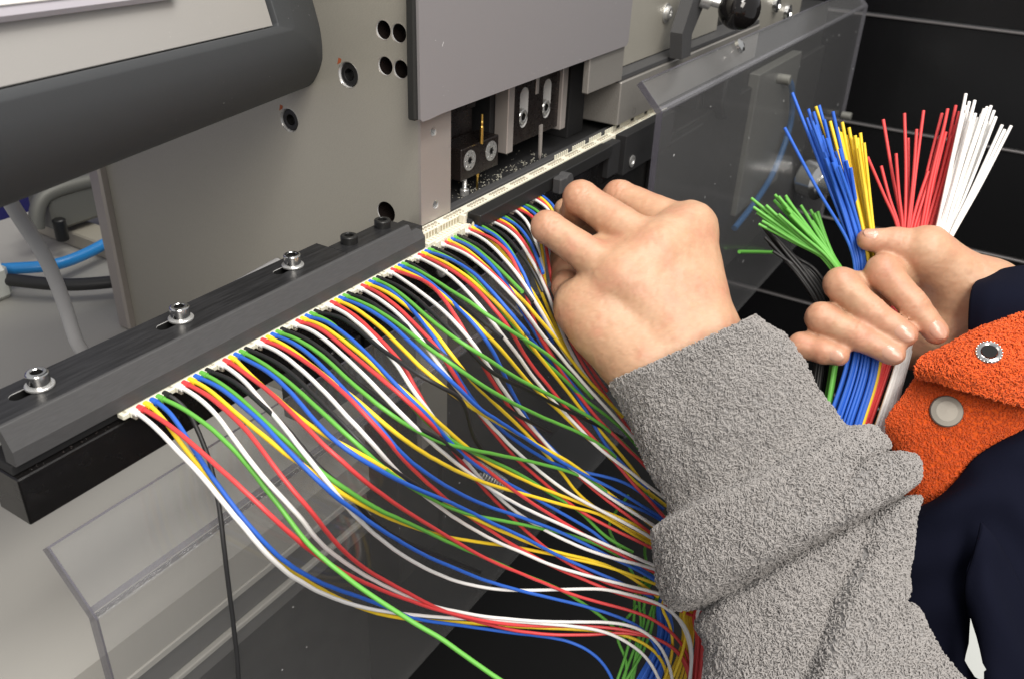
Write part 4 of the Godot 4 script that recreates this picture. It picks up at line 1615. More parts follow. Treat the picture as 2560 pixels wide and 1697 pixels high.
func sleeve() -> Mb:
	var rings := SLEEVE_RINGS
	var cn := []
	var hw := []
	var ow := []
	for r in rings:
		cn.append(r[0])
		hw.append(r[1])
		ow.append(r[2])
	var nz := FastNoiseLite.new()
	nz.noise_type = FastNoiseLite.TYPE_CELLULAR
	nz.cellular_return_type = FastNoiseLite.RETURN_DISTANCE
	nz.cellular_distance_function = FastNoiseLite.DISTANCE_EUCLIDEAN
	nz.frequency = 0.46
	nz.fractal_type = FastNoiseLite.FRACTAL_NONE
	nz.domain_warp_enabled = true
	nz.domain_warp_amplitude = 1.2
	nz.domain_warp_frequency = 0.3
	nz.seed = 14
	var big := FastNoiseLite.new()
	big.frequency = 0.03
	big.seed = 4
	var last := float(rings.size() - 1)
	var vs := [0.5, 0.3, 0.1, -0.02, -0.05, -0.06, -0.05, -0.02]
	var scale := [0.84, 0.86, 0.9, 0.93, 0.95, 0.97, 0.99, 1.0]
	var steps := 390
	for i in range(1, steps + 1):
		vs.append(last * i / steps)
		scale.append(1.0)
	var cols := 560
	var rows := []
	var inner := 5
	for i in vs.size():
		var v: float = vs[i]
		var c := cr_row(cn, clampf(v, 0.0, last) / last)
		var h := cr_row(hw, clampf(v, 0.0, last) / last)
		var o := cr_row(ow, clampf(v, 0.0, last) / last)
		var axis := (cr_row(cn, clampf(v + 0.05, 0.0, last) / last) - cr_row(cn, clampf(v - 0.05, 0.0, last) / last)).normalized()
		if v < 0.0:
			c += axis * v * 20.0
		var line := PackedVector3Array()
		for j in cols:
			var a := TAU * j / cols
			var la := cos(a)
			var fa := sin(a)
			var d := h * la + o * fa
			var out := d.normalized()
			var lift := 0.0
			if i > inner:
				# rolled fold across the sleeve
				var low := 4.45 - 0.25 * la
				lift += smoothstep(2.1, 2.6, v) * (1.0 - smoothstep(low - 0.16, low, v)) * 4.5
				lift += 2.5 * exp(-pow((v - 2.6) / 0.35, 2.0))
				lift += 2.0 * exp(-pow((v - low + 0.45) / 0.3, 2.0))
				# cleft inside the roll on the far side
				var mid_line := 3.38 + maxf(0.0, 0.55 - la) * 1.25
				lift -= 5.0 * exp(-pow((v - mid_line) / 0.09, 2.0)) * smoothstep(0.05, 0.5, la)
				lift += 2.4 * exp(-pow((v - mid_line - 0.3) / 0.16, 2.0)) * smoothstep(0.0, 0.5, la)
				# undercut below the roll
				lift -= 8.0 * exp(-pow((v - low - 0.1) / 0.13, 2.0))
				# long fold running down the right side
				if v > 4.0:
					var edge := 0.70 - (v - 4.15) * 0.17 - maxf(v - 5.1, 0.0) * 0.26
					var k := la - edge
					lift += 7.0 * smoothstep(-0.06, 0.10, k) * (1.0 - smoothstep(0.3, 0.9, k)) * smoothstep(4.1, 4.6, v)
					lift -= 3.5 * exp(-pow((k + 0.07) / 0.07, 2.0)) * smoothstep(4.2, 4.6, v)
				# crease near the elbow
				lift -= 4.0 * exp(-pow((v - 6.4 + (la - 0.6) * 0.5) / 0.09, 2.0)) * smoothstep(0.4, 0.75, la)
				lift += big.get_noise_3dv(c + d) * 3.0
				# the top edge of the cuff is a rounded hem
				lift += 1.2 * exp(-pow((v - 0.1) / 0.12, 2.0))
			lift -= 8.0 * smoothstep(0.5, 1.0, la) * (1.0 - smoothstep(0.0, 0.5, maxf(v, 0.0) if i > inner else 0.0))
			var p: Vector3 = c + d * (scale[i] as float) + out * lift
			if i > 2:
				p += out * curl(nz, p)
			line.append(p)
		rows.append(line)
	var mb := Mb.new()
	mb.grid(rows, true)
	orient(mb, cn)
	for i in mb.v.size():
		var k := nz.get_noise_3dv(mb.v[i] * 1.9 + Vector3(40, 0, 0))
		var g := 0.26 + 0.022 * big.get_noise_3dv(mb.v[i] * 2.0) - 0.05 * k
		mb.c[i] = Color(g * 1.0, g * 0.965, g * 0.95)
	return mb


# normals point away from the nearest point of the axis
func orient(mb: Mb, axis: Array) -> void:
	var s := 0.0
	for i in range(0, mb.v.size(), 37):
		var best := 1e9
		var c := Vector3()
		for q in axis:
			var dd: float = mb.v[i].distance_squared_to(q)
			if dd < best:
				best = dd
				c = q
		s += mb.n[i].dot(mb.v[i] - c)
	if s < 0.0:
		for i in mb.n.size():
			mb.n[i] = -mb.n[i]
		var old := mb.ix.duplicate()
		mb.ix.clear()
		for i in range(0, old.size(), 3):
			mb.face(old[i], old[i + 1], old[i + 2])


func nail_shape(o: Vector3, al: Vector3, up: Vector3, length: float, width: float, r: float) -> Mb:
	var side := al.cross(up).normalized()
	up = side.cross(al).normalized()
	var rows := []
	for i in 13:
		var f := i / 12.0
		var x := lerpf(-0.55, 0.6, f) * length
		var line := PackedVector3Array()
		var w := width * 0.5 * sqrt(clampf(1.0 - pow(absf(f * 2.0 - 1.0), 3.2), 0.05, 1.0))
		for j in 13:
			var g := (j / 12.0) * 2.0 - 1.0
			var a := g * w / (r * 1.05)
			var rr := r + 0.45 - pow(absf(g), 4.0) * 0.35 - 0.3 * pow(absf(f * 2.0 - 1.0), 4.0)
			# the tip narrows as the finger does
			rr -= maxf(0.0, f - 0.5) * 1.6
			line.append(o + al * x + side * sin(a) * rr + up * cos(a) * rr)
		rows.append(line)
	var mb := Mb.new()
	mb.grid(rows)
	var s := 0.0
	for k in mb.n.size():
		s += mb.n[k].dot(up)
	if s < 0.0:
		for k in mb.n.size():
			mb.n[k] = -mb.n[k]
		var old := mb.ix.duplicate()
		mb.ix.clear()
		for k in range(0, old.size(), 3):
			mb.face(old[k], old[k + 1], old[k + 2])
	return mb


# the point of a cloth in line with a mark, and the cloth's slope there
func on_cloth(mb: Mb, mark: Vector3) -> Array:
	var eye := Vector3(-350.1, 185.3, 262.8)
	var ray := (mark - eye).normalized()
	var best := 1e9
	var at := 0
	for i in mb.v.size() / 2:
		var q := mb.v[i] - eye
		var d := (q - ray * q.dot(ray)).length()
		if d < best:
			best = d
			at = i
	var n := Vector3()
	var c := Vector3()
	var k := 0
	for i in mb.v.size() / 2:
		if mb.v[i].distance_squared_to(mb.v[at]) < 60.0:
			n += mb.n[i]
			c += mb.v[i]
			k += 1
	n = n.normalized()
	c /= k
	return [mb.v[at] + n * maxf(0.0, (c - mb.v[at]).dot(n)), n]


func second_person() -> void:
	var at: Vector3 = UPPER_FLAP[1][2]
	var t := thing("person", "person in a navy jacket with orange fleece cuff, right hand gripping sorted wire bundles", "person", at)
	var spots := []
	for b in SECOND_HAND_BONES:
		if b[0] > 0:
			spots.append([b[3], 12.0])
	var h := hand(t, SECOND_HAND_BONES, 1.4, spots, SECOND_HAND_CREASES)
	for q in NAILS:
		part(h, "nail", nail_shape(q[0], q[1], q[2], q[3], q[4], q[5]), M["nail"])
	var nz := FastNoiseLite.new()
	nz.noise_type = FastNoiseLite.TYPE_CELLULAR
	nz.cellular_return_type = FastNoiseLite.RETURN_DISTANCE
	nz.frequency = 0.5
	nz.fractal_type = FastNoiseLite.FRACTAL_NONE
	nz.domain_warp_enabled = true
	nz.domain_warp_amplitude = 2.0
	nz.domain_warp_frequency = 0.3
	nz.seed = 3
	var orange := Color(0.68, 0.096, 0.007)
	var deep := Color(0.56, 0.066, 0.004)
	var flap := cloth(UPPER_FLAP, 190, 110, 6.0, 1.0, nz, orange, deep)
	var lining := cloth(LOWER_FLAP, 190, 170, 6.0, 0.5, nz, orange, deep)
	var cf := part(t, "cuff_flap", flap, M["fleece_orange"], "turned-up orange fleece flap with a metal eyelet")
	pile_on(cf, flap, 9000, 1.15, orange, 0.08, M["fleece_orange"], 6)
	var cl := part(t, "cuff_lining", lining, M["fleece_orange"], "orange fleece lining with a round snap")
	pile_on(cl, lining, 13000, 0.8, orange, 0.08, M["fleece_orange"], 7)
	part(t, "inner_cuff", cloth(NAVY_CUFF, 60, 60, 3.0, 0.0, null, Color(1, 1, 1), Color(1, 1, 1), 0.4), M["navy_cloth"])
	part(t, "jacket", cloth(JACKET, 110, 110, 4.0, 0.0, null, Color(1, 1, 1), Color(1, 1, 1), 1.0), M["navy_cloth"], "navy jacket body")
	part(t, "jacket_flap", cloth(JACKET_FLAP, 70, 80, 3.0, 0.0, null, Color(1, 1, 1), Color(1, 1, 1), 0.7), M["navy_cloth"])
	# metal snap and eyelet, facing out of the cloth
	var spot := on_cloth(lining, SNAP_AT)
	var snap: Vector3 = spot[0]
	var snap_n: Vector3 = spot[1]
	spot = on_cloth(flap, EYELET_AT)
	var eye: Vector3 = spot[0]
	var eye_n: Vector3 = spot[1]
	var mb := Mb.new()
	mb.lathe(snap - snap_n * 0.4, snap_n, [Vector2(7.9, 0), Vector2(7.9, 1.6), Vector2(7.4, 2.3), Vector2(5.0, 2.7), Vector2(0, 2.9)], 36)
	part(t, "snap_button", mb, M["snap_metal"])
	mb = Mb.new()
	mb.lathe(eye - eye_n * 0.4, eye_n, [Vector2(5.7, 0), Vector2(5.9, 1.4), Vector2(5.4, 2.1), Vector2(4.4, 2.5), Vector2(3.6, 2.0), Vector2(2.9, 0.4), Vector2(2.7, -2.0), Vector2(0, -2.0)], 36)
	for k in 22:
		var e1 := eye_n.cross(Vector3.UP).normalized()
		var e2 := eye_n.cross(e1)
		var a := TAU * k / 22.0
		mb.obox(eye + eye_n * 1.1 + (e1 * cos(a) + e2 * sin(a)) * 5.6, e1 * cos(a) + e2 * sin(a), e2 * cos(a) - e1 * sin(a), eye_n, Vector3(0.7, 0.6, 1.0), 0.2)
	part(t, "eyelet", mb, M["chrome"])
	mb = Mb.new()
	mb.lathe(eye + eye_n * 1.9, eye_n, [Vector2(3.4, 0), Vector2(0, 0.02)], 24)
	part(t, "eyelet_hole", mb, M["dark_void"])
	mb = Mb.new()
	var c := Vector3()
	for p in JACKET_PRINT:
		c += p
	c /= JACKET_PRINT.size()
	var fl := PackedVector2Array()
	var pn := (Vector3(-350.1, 185.3, 262.8) - c).normalized()
	var px := pn.cross(Vector3.UP).normalized()
	var py := px.cross(pn)
	for p in JACKET_PRINT:
		fl.append(Vector2((p - c).dot(px), (p - c).dot(py)))
	mb.prism(c - pn * 1.0, px, py, pn, fl, 0.9)
	part(t, "printed_mark", mb, M["print_grey"])
var HARNESS_WIRES := [
	[1, "white", [Vector3(-186.2,-7.6,2), Vector3(-186,-7.7,4.4), Vector3(-186.2,-8,7.5), Vector3(-186.8,-8.9,13.6), Vector3(-187.6,-10.2,19.5), Vector3(-188.6,-11.7,25.3), Vector3(-189.4,-13.2,31.1), Vector3(-190.1,-14.9,36.9), Vector3(-190.8,-16.7,42.3), Vector3(-191.6,-18.7,47.4), Vector3(-192.4,-20.8,52.2), Vector3(-192.8,-22.9,56.6), Vector3(-193,-25.5,60.7), Vector3(-192.8,-28.9,64.4), Vector3(-191.9,-33.3,67.4), Vector3(-190.1,-38.7,69.5), Vector3(-187.2,-45.2,70.5), Vector3(-183.1,-53,70.6), Vector3(-177.6,-61.9,69.8), Vector3(-170.9,-72,68.4), Vector3(-163.1,-83,66.4), Vector3(-154.3,-94.9,64.1), Vector3(-144.6,-107.3,62), Vector3(-134.2,-119.8,60.5), Vector3(-123.6,-131.8,59.5), Vector3(-113.2,-142.6,59.3), Vector3(-103.5,-152,59.9), Vector3(-94.4,-160.1,61.6), Vector3(-85.8,-167,64.3), Vector3(-77.8,-172.8,67.9), Vector3(-70.4,-177.5,72.1), Vector3(-63.3,-181.4,77), Vector3(-56.5,-184.8,82.5), Vector3(-50.1,-187.6,88.4), Vector3(-44.2,-190,94.7), Vector3(-38.7,-191.9,101.2), Vector3(-33.7,-193.4,107.7), Vector3(-29.2,-194.6,113.9), Vector3(-25.1,-195.5,120.3), Vector3(-21.2,-196.4,126.8), Vector3(-17.9,-197.6,133.1), Vector3(-15.2,-199.3,139.2), Vector3(-13.2,-201.6,145.1), Vector3(-11.6,-204.4,150.8), Vector3(-10.6,-207.8,156.5), Vector3(-10.3,-212.2,161.8), Vector3(-10.9,-217.4,166.6), Vector3(-12.2,-223.3,170.9), Vector3(-13,-226.3,172.9)]],
	[1, "red", [Vector3(-183.3,-7.6,2), Vector3(-183.1,-7.7,4.4), Vector3(-183.2,-7.7,7.4), Vector3(-183.4,-8,13.4), Vector3(-183.7,-8.9,19.9), Vector3(-184.1,-10.1,26.4), Vector3(-184.6,-11.6,32.9), Vector3(-185,-13.3,39.2), Vector3(-185.5,-15,45.1), Vector3(-185.8,-16.5,50.5), Vector3(-186,-18.2,55.4), Vector3(-186,-20.2,60.1), Vector3(-185.6,-22.9,64.4), Vector3(-184.7,-26.3,68.1), Vector3(-182.9,-30.9,71), Vector3(-180.1,-36.6,73.1), Vector3(-176.1,-43.8,74.1), Vector3(-170.6,-52.6,74), Vector3(-163.8,-62.8,73), Vector3(-155.9,-74,71.4), Vector3(-147.1,-85.9,69.3), Vector3(-137.5,-98.4,67.2), Vector3(-127.4,-111.1,65.7), Vector3(-117.1,-123.8,64.9), Vector3(-107,-135.8,64.7), Vector3(-97.6,-146.6,65.2), Vector3(-88.9,-156.3,66.6), Vector3(-80.8,-164.7,69.2), Vector3(-73,-172,73.2), Vector3(-65.6,-178.3,78), Vector3(-58.6,-183.6,83.4), Vector3(-51.9,-187.9,89.2), Vector3(-45.5,-191.4,94.9), Vector3(-39.6,-193.8,100.5), Vector3(-34.2,-195.4,106.3), Vector3(-29,-196.4,112.4), Vector3(-24.1,-196.9,118.8), Vector3(-19.5,-197.3,125.4), Vector3(-15.2,-197.6,132.3), Vector3(-11.2,-198.1,139.5), Vector3(-7.4,-198.9,147), Vector3(-3.9,-200.3,154.7), Vector3(-1,-202.5,162.4), Vector3(1,-205.5,169.5), Vector3(1.7,-209.6,175.7), Vector3(0.6,-214.9,180.7), Vector3(-1.8,-221.3,184.8)]],
	[1, "yellow", [Vector3(-180.3,-7.6,2), Vector3(-180.1,-7.7,4.4), Vector3(-180.6,-8.2,7.3), Vector3(-181.6,-9.7,13.1), Vector3(-182.9,-12,19.2), Vector3(-184.2,-14.5,25.2), Vector3(-185.3,-17.1,31), Vector3(-186.1,-19.5,36.7), Vector3(-186.7,-22,42.4), Vector3(-187.5,-24.7,47.8), Vector3(-188.1,-27.6,53), Vector3(-188.5,-30.8,57.5), Vector3(-188.4,-34.4,61.2), Vector3(-187.5,-38.6,64.1), Vector3(-185.5,-44,66.2), Vector3(-182.3,-50.6,67.4), Vector3(-177.8,-58.5,67.6), Vector3(-171.9,-67.8,66.9), Vector3(-164.9,-78.4,65.6), Vector3(-156.7,-90.1,63.9), Vector3(-147.6,-102.7,61.8), Vector3(-137.9,-115.6,59.7), Vector3(-127.8,-128.6,58.2), Vector3(-117.4,-141,57.6), Vector3(-107.1,-152.3,57.8), Vector3(-97.3,-162,58.8), Vector3(-88.1,-170,60.6), Vector3(-79.6,-176.7,63.3), Vector3(-71.8,-182.2,66.8), Vector3(-64.5,-186.8,71.1), Vector3(-57.6,-190.7,76.1), Vector3(-51.1,-194.1,81.6), Vector3(-44.9,-197,87.5), Vector3(-39,-199.4,93.7), Vector3(-33.6,-201.1,99.9), Vector3(-28.6,-202.4,106), Vector3(-23.9,-203.2,112.2), Vector3(-19.5,-203.8,118.6), Vector3(-15.1,-204.3,125.6), Vector3(-10.8,-204.9,132.9), Vector3(-6.9,-205.8,140.3), Vector3(-3.7,-207.6,147.6), Vector3(-1.3,-210.6,154.8), Vector3(-0.1,-214.5,161.2), Vector3(-0.2,-219,166), Vector3(-1.6,-224.3,169.6), Vector3(-3.9,-230.4,172.5), Vector3(-5.3,-233.7,173.8)]],
	[1, "blue", [Vector3(-177.3,-7.6,2), Vector3(-177.2,-7.7,4.4), Vector3(-177.4,-7.8,6.9), Vector3(-178.2,-8.6,12.2), Vector3(-179.5,-10.2,17.8), Vector3(-181,-12.3,23.3), Vector3(-182.7,-14.3,28.5), Vector3(-184.3,-16.3,33.7), Vector3(-185.8,-18.4,39.1), Vector3(-187.1,-20.7,44.5), Vector3(-188.1,-23.1,49.6), Vector3(-188.9,-25.6,54.3), Vector3(-189.2,-28.5,58.6), Vector3(-189,-31.9,62.5), Vector3(-188,-36.1,65.7), Vector3(-186,-41.4,67.9), Vector3(-182.8,-48,69.3), Vector3(-178.2,-55.8,69.9), Vector3(-172.1,-64.7,69.5), Vector3(-164.8,-74.8,68.4), Vector3(-156.4,-85.8,66.5), Vector3(-147.1,-97.6,64.5), Vector3(-137.1,-109.8,62.7), Vector3(-126.9,-122.3,61.3), Vector3(-116.8,-134.7,60.5), Vector3(-107.3,-147,60.4), Vector3(-98.2,-158.1,61.2), Vector3(-89.4,-167.3,63.1), Vector3(-81,-174.6,66.1), Vector3(-73.3,-180.6,70), Vector3(-66.1,-185.9,74.6), Vector3(-59.4,-190.4,79.7), Vector3(-53.1,-194.4,85.4), Vector3(-47.1,-197.8,91.4), Vector3(-41.5,-200.5,97.5), Vector3(-36.4,-202.7,103.6), Vector3(-31.8,-204.7,109.8), Vector3(-27.8,-206.6,116.2), Vector3(-24.5,-209.1,123), Vector3(-21.9,-212.6,130), Vector3(-20.7,-217.3,136.8), Vector3(-20.7,-222.9,142.6), Vector3(-22,-229.1,147.2), Vector3(-22.9,-232.4,149.3)]],
	[1, "green", [Vector3(-174.4,-7.6,2), Vector3(-174.2,-7.7,4.4), Vector3(-173.7,-8.1,7.4), Vector3(-172.9,-9.2,13.6), Vector3(-172.6,-10.7,19.7), Vector3(-172.5,-12.3,25.6), Vector3(-172.7,-14,31.1), Vector3(-173.1,-15.7,36.2), Vector3(-173.5,-17.7,41.3), Vector3(-174.1,-20.1,46.4), Vector3(-174.6,-22.7,51.2), Vector3(-175.1,-25.4,55.6), Vector3(-175.5,-28.2,60), Vector3(-175.7,-31.4,64.3), Vector3(-175.9,-34.7,68.1), Vector3(-175.9,-38.3,71.9), Vector3(-175.6,-42,75.9), Vector3(-175.1,-45.4,80.2), Vector3(-174.4,-48.4,84.3), Vector3(-173.4,-51.3,88.2), Vector3(-172.3,-54.2,92), Vector3(-171.1,-57,95.7), Vector3(-169.8,-59.7,99.3), Vector3(-168.5,-62.3,103), Vector3(-167.1,-64.8,106.6), Vector3(-165.7,-67.2,110.2), Vector3(-164.3,-69.7,114), Vector3(-162.8,-72.2,118.1), Vector3(-161.1,-74.8,122.5), Vector3(-159.5,-77.6,127.2), Vector3(-158,-80.7,132.1), Vector3(-156.6,-84,137.1), Vector3(-155.1,-87.1,142), Vector3(-153.6,-90.1,146.8), Vector3(-151.9,-92.9,151.7)]],
	[1, "black", [Vector3(-171.4,-7.6,2), Vector3(-171.3,-7.7,4.4), Vector3(-170.8,-8.7,6.5), Vector3(-170.4,-11,10.8), Vector3(-170.7,-14.3,14.7), Vector3(-171.6,-18,18.5), Vector3(-172.8,-22.1,22.1), Vector3(-174.2,-26.2,25.7), Vector3(-175.9,-30.3,28.9), Vector3(-177.8,-34.5,32), Vector3(-179.8,-38.7,34.9), Vector3(-181.8,-42.7,37.4), Vector3(-183.5,-46.8,39.5), Vector3(-185.1,-51.4,41.3), Vector3(-186.5,-56.6,42.8), Vector3(-187.6,-62.4,43.9), Vector3(-188.5,-68.9,44.8), Vector3(-189.3,-75.7,45.6), Vector3(-190.1,-82.7,46.3), Vector3(-190.9,-89.7,47), Vector3(-191.8,-96.5,47.7), Vector3(-192.6,-103,48.4), Vector3(-193.5,-109.1,49), Vector3(-194.4,-115,49.5)]],
	[2, "white", [Vector3(-165,-7.6,2), Vector3(-164.8,-7.7,4.4), Vector3(-165,-7.8,8), Vector3(-165.6,-8.5,15), Vector3(-166.7,-9.7,21.6), Vector3(-168.1,-11.2,27.9), Vector3(-169.7,-12.9,33.8), Vector3(-171.3,-14.8,39.5), Vector3(-172.8,-16.8,45.1), Vector3(-174.1,-19,50.6), Vector3(-175,-21.3,55.8), Vector3(-175.3,-23.8,60.6), Vector3(-175,-26.9,64.9), Vector3(-174,-31,68.4), Vector3(-172.1,-36.3,70.7), Vector3(-169.4,-43.1,71.5), Vector3(-165.4,-51.3,71.3), Vector3(-159.9,-60.6,70.3), Vector3(-153,-71.2,68.8), Vector3(-144.8,-83.1,67.1), Vector3(-135.7,-95.8,65.4), Vector3(-126,-108.9,63.9), Vector3(-116.1,-121.9,62.9), Vector3(-106.4,-134.3,62.7), Vector3(-97.2,-145.5,63.3), Vector3(-88.6,-155.3,64.8), Vector3(-80.7,-163.4,67.2), Vector3(-73.4,-170.2,70.5), Vector3(-66.6,-175.6,74.8), Vector3(-60.2,-180.1,79.7), Vector3(-54,-183.8,85.2), Vector3(-48.1,-186.7,91.1), Vector3(-42.5,-189,97.1), Vector3(-37.2,-190.8,103.1), Vector3(-32.2,-192.1,109.1), Vector3(-27.4,-192.8,115.3), Vector3(-22.6,-193.2,121.9), Vector3(-17.9,-193.3,128.9), Vector3(-13.5,-193.4,136), Vector3(-9.7,-194,142.9), Vector3(-6.7,-195.5,149.5), Vector3(-4.7,-198.1,155.6), Vector3(-3.8,-201.6,160.9), Vector3(-3.9,-206,165.8), Vector3(-4.8,-211.1,169.9), Vector3(-6.4,-216.7,173.4), Vector3(-8.7,-222.9,176.4), Vector3(-10,-226.1,177.8)]],
	[2, "red", [Vector3(-162.1,-7.6,2), Vector3(-161.9,-7.7,4.4), Vector3(-162.1,-7.6,7.5), Vector3(-162.7,-7.5,14.1), Vector3(-163.5,-8.1,21.1), Vector3(-164.6,-9,28), Vector3(-165.9,-10,34.5), Vector3(-167.3,-11.2,40.9), Vector3(-168.9,-12.7,47), Vector3(-170.5,-14.3,52.6), Vector3(-171.9,-16.1,57.8), Vector3(-172.9,-18.5,62.8), Vector3(-173.2,-21.6,67.4), Vector3(-172.7,-25.5,71.3), Vector3(-171.2,-30.4,74.1), Vector3(-168.7,-36.5,75.4), Vector3(-165.1,-44.1,75.1), Vector3(-160.2,-53.4,74.1), Vector3(-153.9,-64.3,72.6), Vector3(-146.3,-76.4,70.6), Vector3(-137.6,-89.2,68.3), Vector3(-128,-102.6,66.3), Vector3(-117.9,-116,65), Vector3(-108,-129,64.4), Vector3(-98.6,-141.3,64.7), Vector3(-90,-152.6,66.1), Vector3(-82.2,-162.4,68.4), Vector3(-75,-170.6,71.4), Vector3(-68.4,-177.3,74.6), Vector3(-62.4,-182.9,78.3), Vector3(-56.7,-187.8,82.9), Vector3(-51.1,-192.1,88.8), Vector3(-45.5,-195.6,95.2), Vector3(-40,-198.2,101.7), Vector3(-34.7,-200.1,108.4), Vector3(-29.5,-201.2,115.2), Vector3(-24.5,-201.7,122), Vector3(-19.5,-201.7,128.8), Vector3(-14.6,-201.3,135.5), Vector3(-9.9,-201,142.3), Vector3(-5.6,-201.4,149.6), Vector3(-1.8,-202.6,157.1), Vector3(1,-204.8,164.4), Vector3(2.3,-208.3,171.1), Vector3(2,-213.1,176.8), Vector3(0.3,-218.8,181.3), Vector3(-2.4,-224.8,184.9)]],
	[2, "yellow", [Vector3(-159.1,-7.6,2), Vector3(-158.9,-7.7,4.4), Vector3(-159.1,-7.6,7.7), Vector3(-159.8,-8,14.5), Vector3(-160.8,-9,21.5), Vector3(-161.9,-10.2,28.5), Vector3(-162.9,-11.4,35.4), Vector3(-163.8,-12.4,41.9), Vector3(-164.6,-13.2,47.9), Vector3(-165.3,-14.2,53.4), Vector3(-165.6,-15.4,58.3), Vector3(-165.4,-16.6,62.8), Vector3(-164.6,-18.2,67.1), Vector3(-163.4,-20.9,71), Vector3(-161.4,-24.7,74.3), Vector3(-158.4,-29.3,76.7), Vector3(-153.9,-35.1,78), Vector3(-147.8,-42.5,78.5), Vector3(-140.1,-51.4,78.2), Vector3(-131.4,-61.3,77.3), Vector3(-121.6,-71.8,76.1), Vector3(-111,-82.8,74.8), Vector3(-100,-93.9,73.6), Vector3(-89.2,-104.5,72.6), Vector3(-78.9,-114.3,71.8), Vector3(-69,-123.1,71.9), Vector3(-59.2,-130.9,73.7), Vector3(-49.9,-137.7,76.8), Vector3(-41.1,-143.6,80.9), Vector3(-33,-149,85.6), Vector3(-25.6,-153.9,91.2), Vector3(-18.6,-158.3,97.3), Vector3(-12.1,-162.2,103.8), Vector3(-6.4,-165.5,110.8), Vector3(-1.5,-168.1,118.1), Vector3(2.8,-170.6,125.3), Vector3(6.6,-173.2,132.4), Vector3(10.2,-175.9,139.4), Vector3(13.5,-178.6,146.4), Vector3(16.5,-181.1,153.2), Vector3(18.9,-183.7,159.6), Vector3(20.8,-186.5,165.6)]],
	[2, "blue", [Vector3(-156.2,-7.6,2), Vector3(-156,-7.7,4.4), Vector3(-156.1,-7.4,7.7), Vector3(-156.6,-7.2,14.5), Vector3(-157.5,-7.7,21.7), Vector3(-158.7,-8.5,28.9), Vector3(-159.9,-9.3,35.8), Vector3(-161.2,-10.3,42.4), Vector3(-162.7,-11.5,48.9), Vector3(-164.1,-12.9,55.1), Vector3(-165.4,-14.2,60.9), Vector3(-166.2,-15.9,66.2), Vector3(-166.3,-18.1,70.9), Vector3(-165.6,-21.1,74.7), Vector3(-164,-24.9,77.5), Vector3(-161,-30.1,79.2), Vector3(-156.4,-36.9,79.8), Vector3(-150.1,-45.7,79.7), Vector3(-142.3,-56.2,78.9), Vector3(-133.2,-68,77.5), Vector3(-123.3,-80.5,75.9), Vector3(-113,-93.3,74.3), Vector3(-102.4,-106.1,73.1), Vector3(-92.1,-118.2,72.6), Vector3(-82.2,-129.3,73), Vector3(-73.2,-139.3,74.1), Vector3(-65.2,-148,75.8), Vector3(-57.9,-155.7,78.7), Vector3(-50.9,-162.2,83), Vector3(-44.2,-167.9,88.3), Vector3(-38,-172.9,93.9), Vector3(-31.9,-177.4,99.9), Vector3(-26,-181.2,106.4), Vector3(-20.4,-184.7,113.3), Vector3(-15.5,-187.8,120.4), Vector3(-11.3,-190.5,127.3), Vector3(-7.8,-193,133.9), Vector3(-4.7,-195.6,140.6), Vector3(-2.2,-198.5,147.4), Vector3(-0.7,-202.3,153.7), Vector3(-0.6,-207.1,159), Vector3(-1.4,-212.5,163.6)]],
	[2, "green", [Vector3(-153.2,-7.6,2), Vector3(-153,-7.7,4.4), Vector3(-153.2,-7.8,8.3), Vector3(-153.8,-8.5,15.8), Vector3(-154.7,-9.4,22.8), Vector3(-155.9,-10.2,29.2), Vector3(-157.2,-10.9,35.1), Vector3(-158.4,-11.7,40.7), Vector3(-159.6,-12.6,46.4), Vector3(-160.5,-13.8,52.3), Vector3(-161.2,-15.3,58.1), Vector3(-161.6,-17.1,63.4), Vector3(-161.5,-19.4,68.2), Vector3(-160.4,-22.3,72.6), Vector3(-158.1,-26.1,76), Vector3(-154.6,-31.1,78.2), Vector3(-149.9,-37.5,79.5), Vector3(-143.6,-45.3,80.1), Vector3(-135.8,-54.5,79.9), Vector3(-126.7,-64.5,78.8), Vector3(-116.8,-75.3,77.1), Vector3(-106.4,-86.8,75.4), Vector3(-95.6,-98.9,74.4), Vector3(-84.5,-111.2,74.2), Vector3(-73.6,-123.1,74.8), Vector3(-63.4,-134.1,76.4), Vector3(-54.2,-143.9,79), Vector3(-46,-152.5,82.7), Vector3(-38.8,-160.2,87.2), Vector3(-32.3,-166.8,92.2), Vector3(-26.5,-172.4,97.3), Vector3(-21.5,-177.3,102.4), Vector3(-17.2,-182.3,108), Vector3(-13.5,-187.5,114.3), Vector3(-10.4,-192.7,120.9), Vector3(-7.8,-197.6,127.5), Vector3(-6,-202.5,133.8), Vector3(-4.7,-207.8,139.9), Vector3(-4.2,-210.4,143)]],
	[2, "black", [Vector3(-150.3,-7.6,2), Vector3(-150.1,-7.7,4.4), Vector3(-150,-7.4,7.9), Vector3(-150.2,-7.2,15), Vector3(-151.1,-7.6,21.8), Vector3(-152.3,-8.4,28.5), Vector3(-153.5,-9.5,35.3), Vector3(-154.5,-10.9,42), Vector3(-155.6,-12.6,48.3), Vector3(-156.8,-14.5,54.3), Vector3(-158,-16.5,59.7), Vector3(-158.9,-18.8,64.6), Vector3(-159,-21.4,68.7), Vector3(-157.9,-24.7,72.2), Vector3(-155.6,-29.1,74.8), Vector3(-152.1,-35.2,76.4), Vector3(-147.6,-43.5,77), Vector3(-141.7,-53.9,76.5), Vector3(-133.8,-65.7,75.2), Vector3(-124,-78.3,73.7), Vector3(-112.7,-91.7,72.2), Vector3(-100.6,-105.5,70.9), Vector3(-88.1,-119.4,70.1), Vector3(-75.4,-133.2,70.1), Vector3(-62.7,-146.9,70.9), Vector3(-49.9,-160.6,72.4)]],
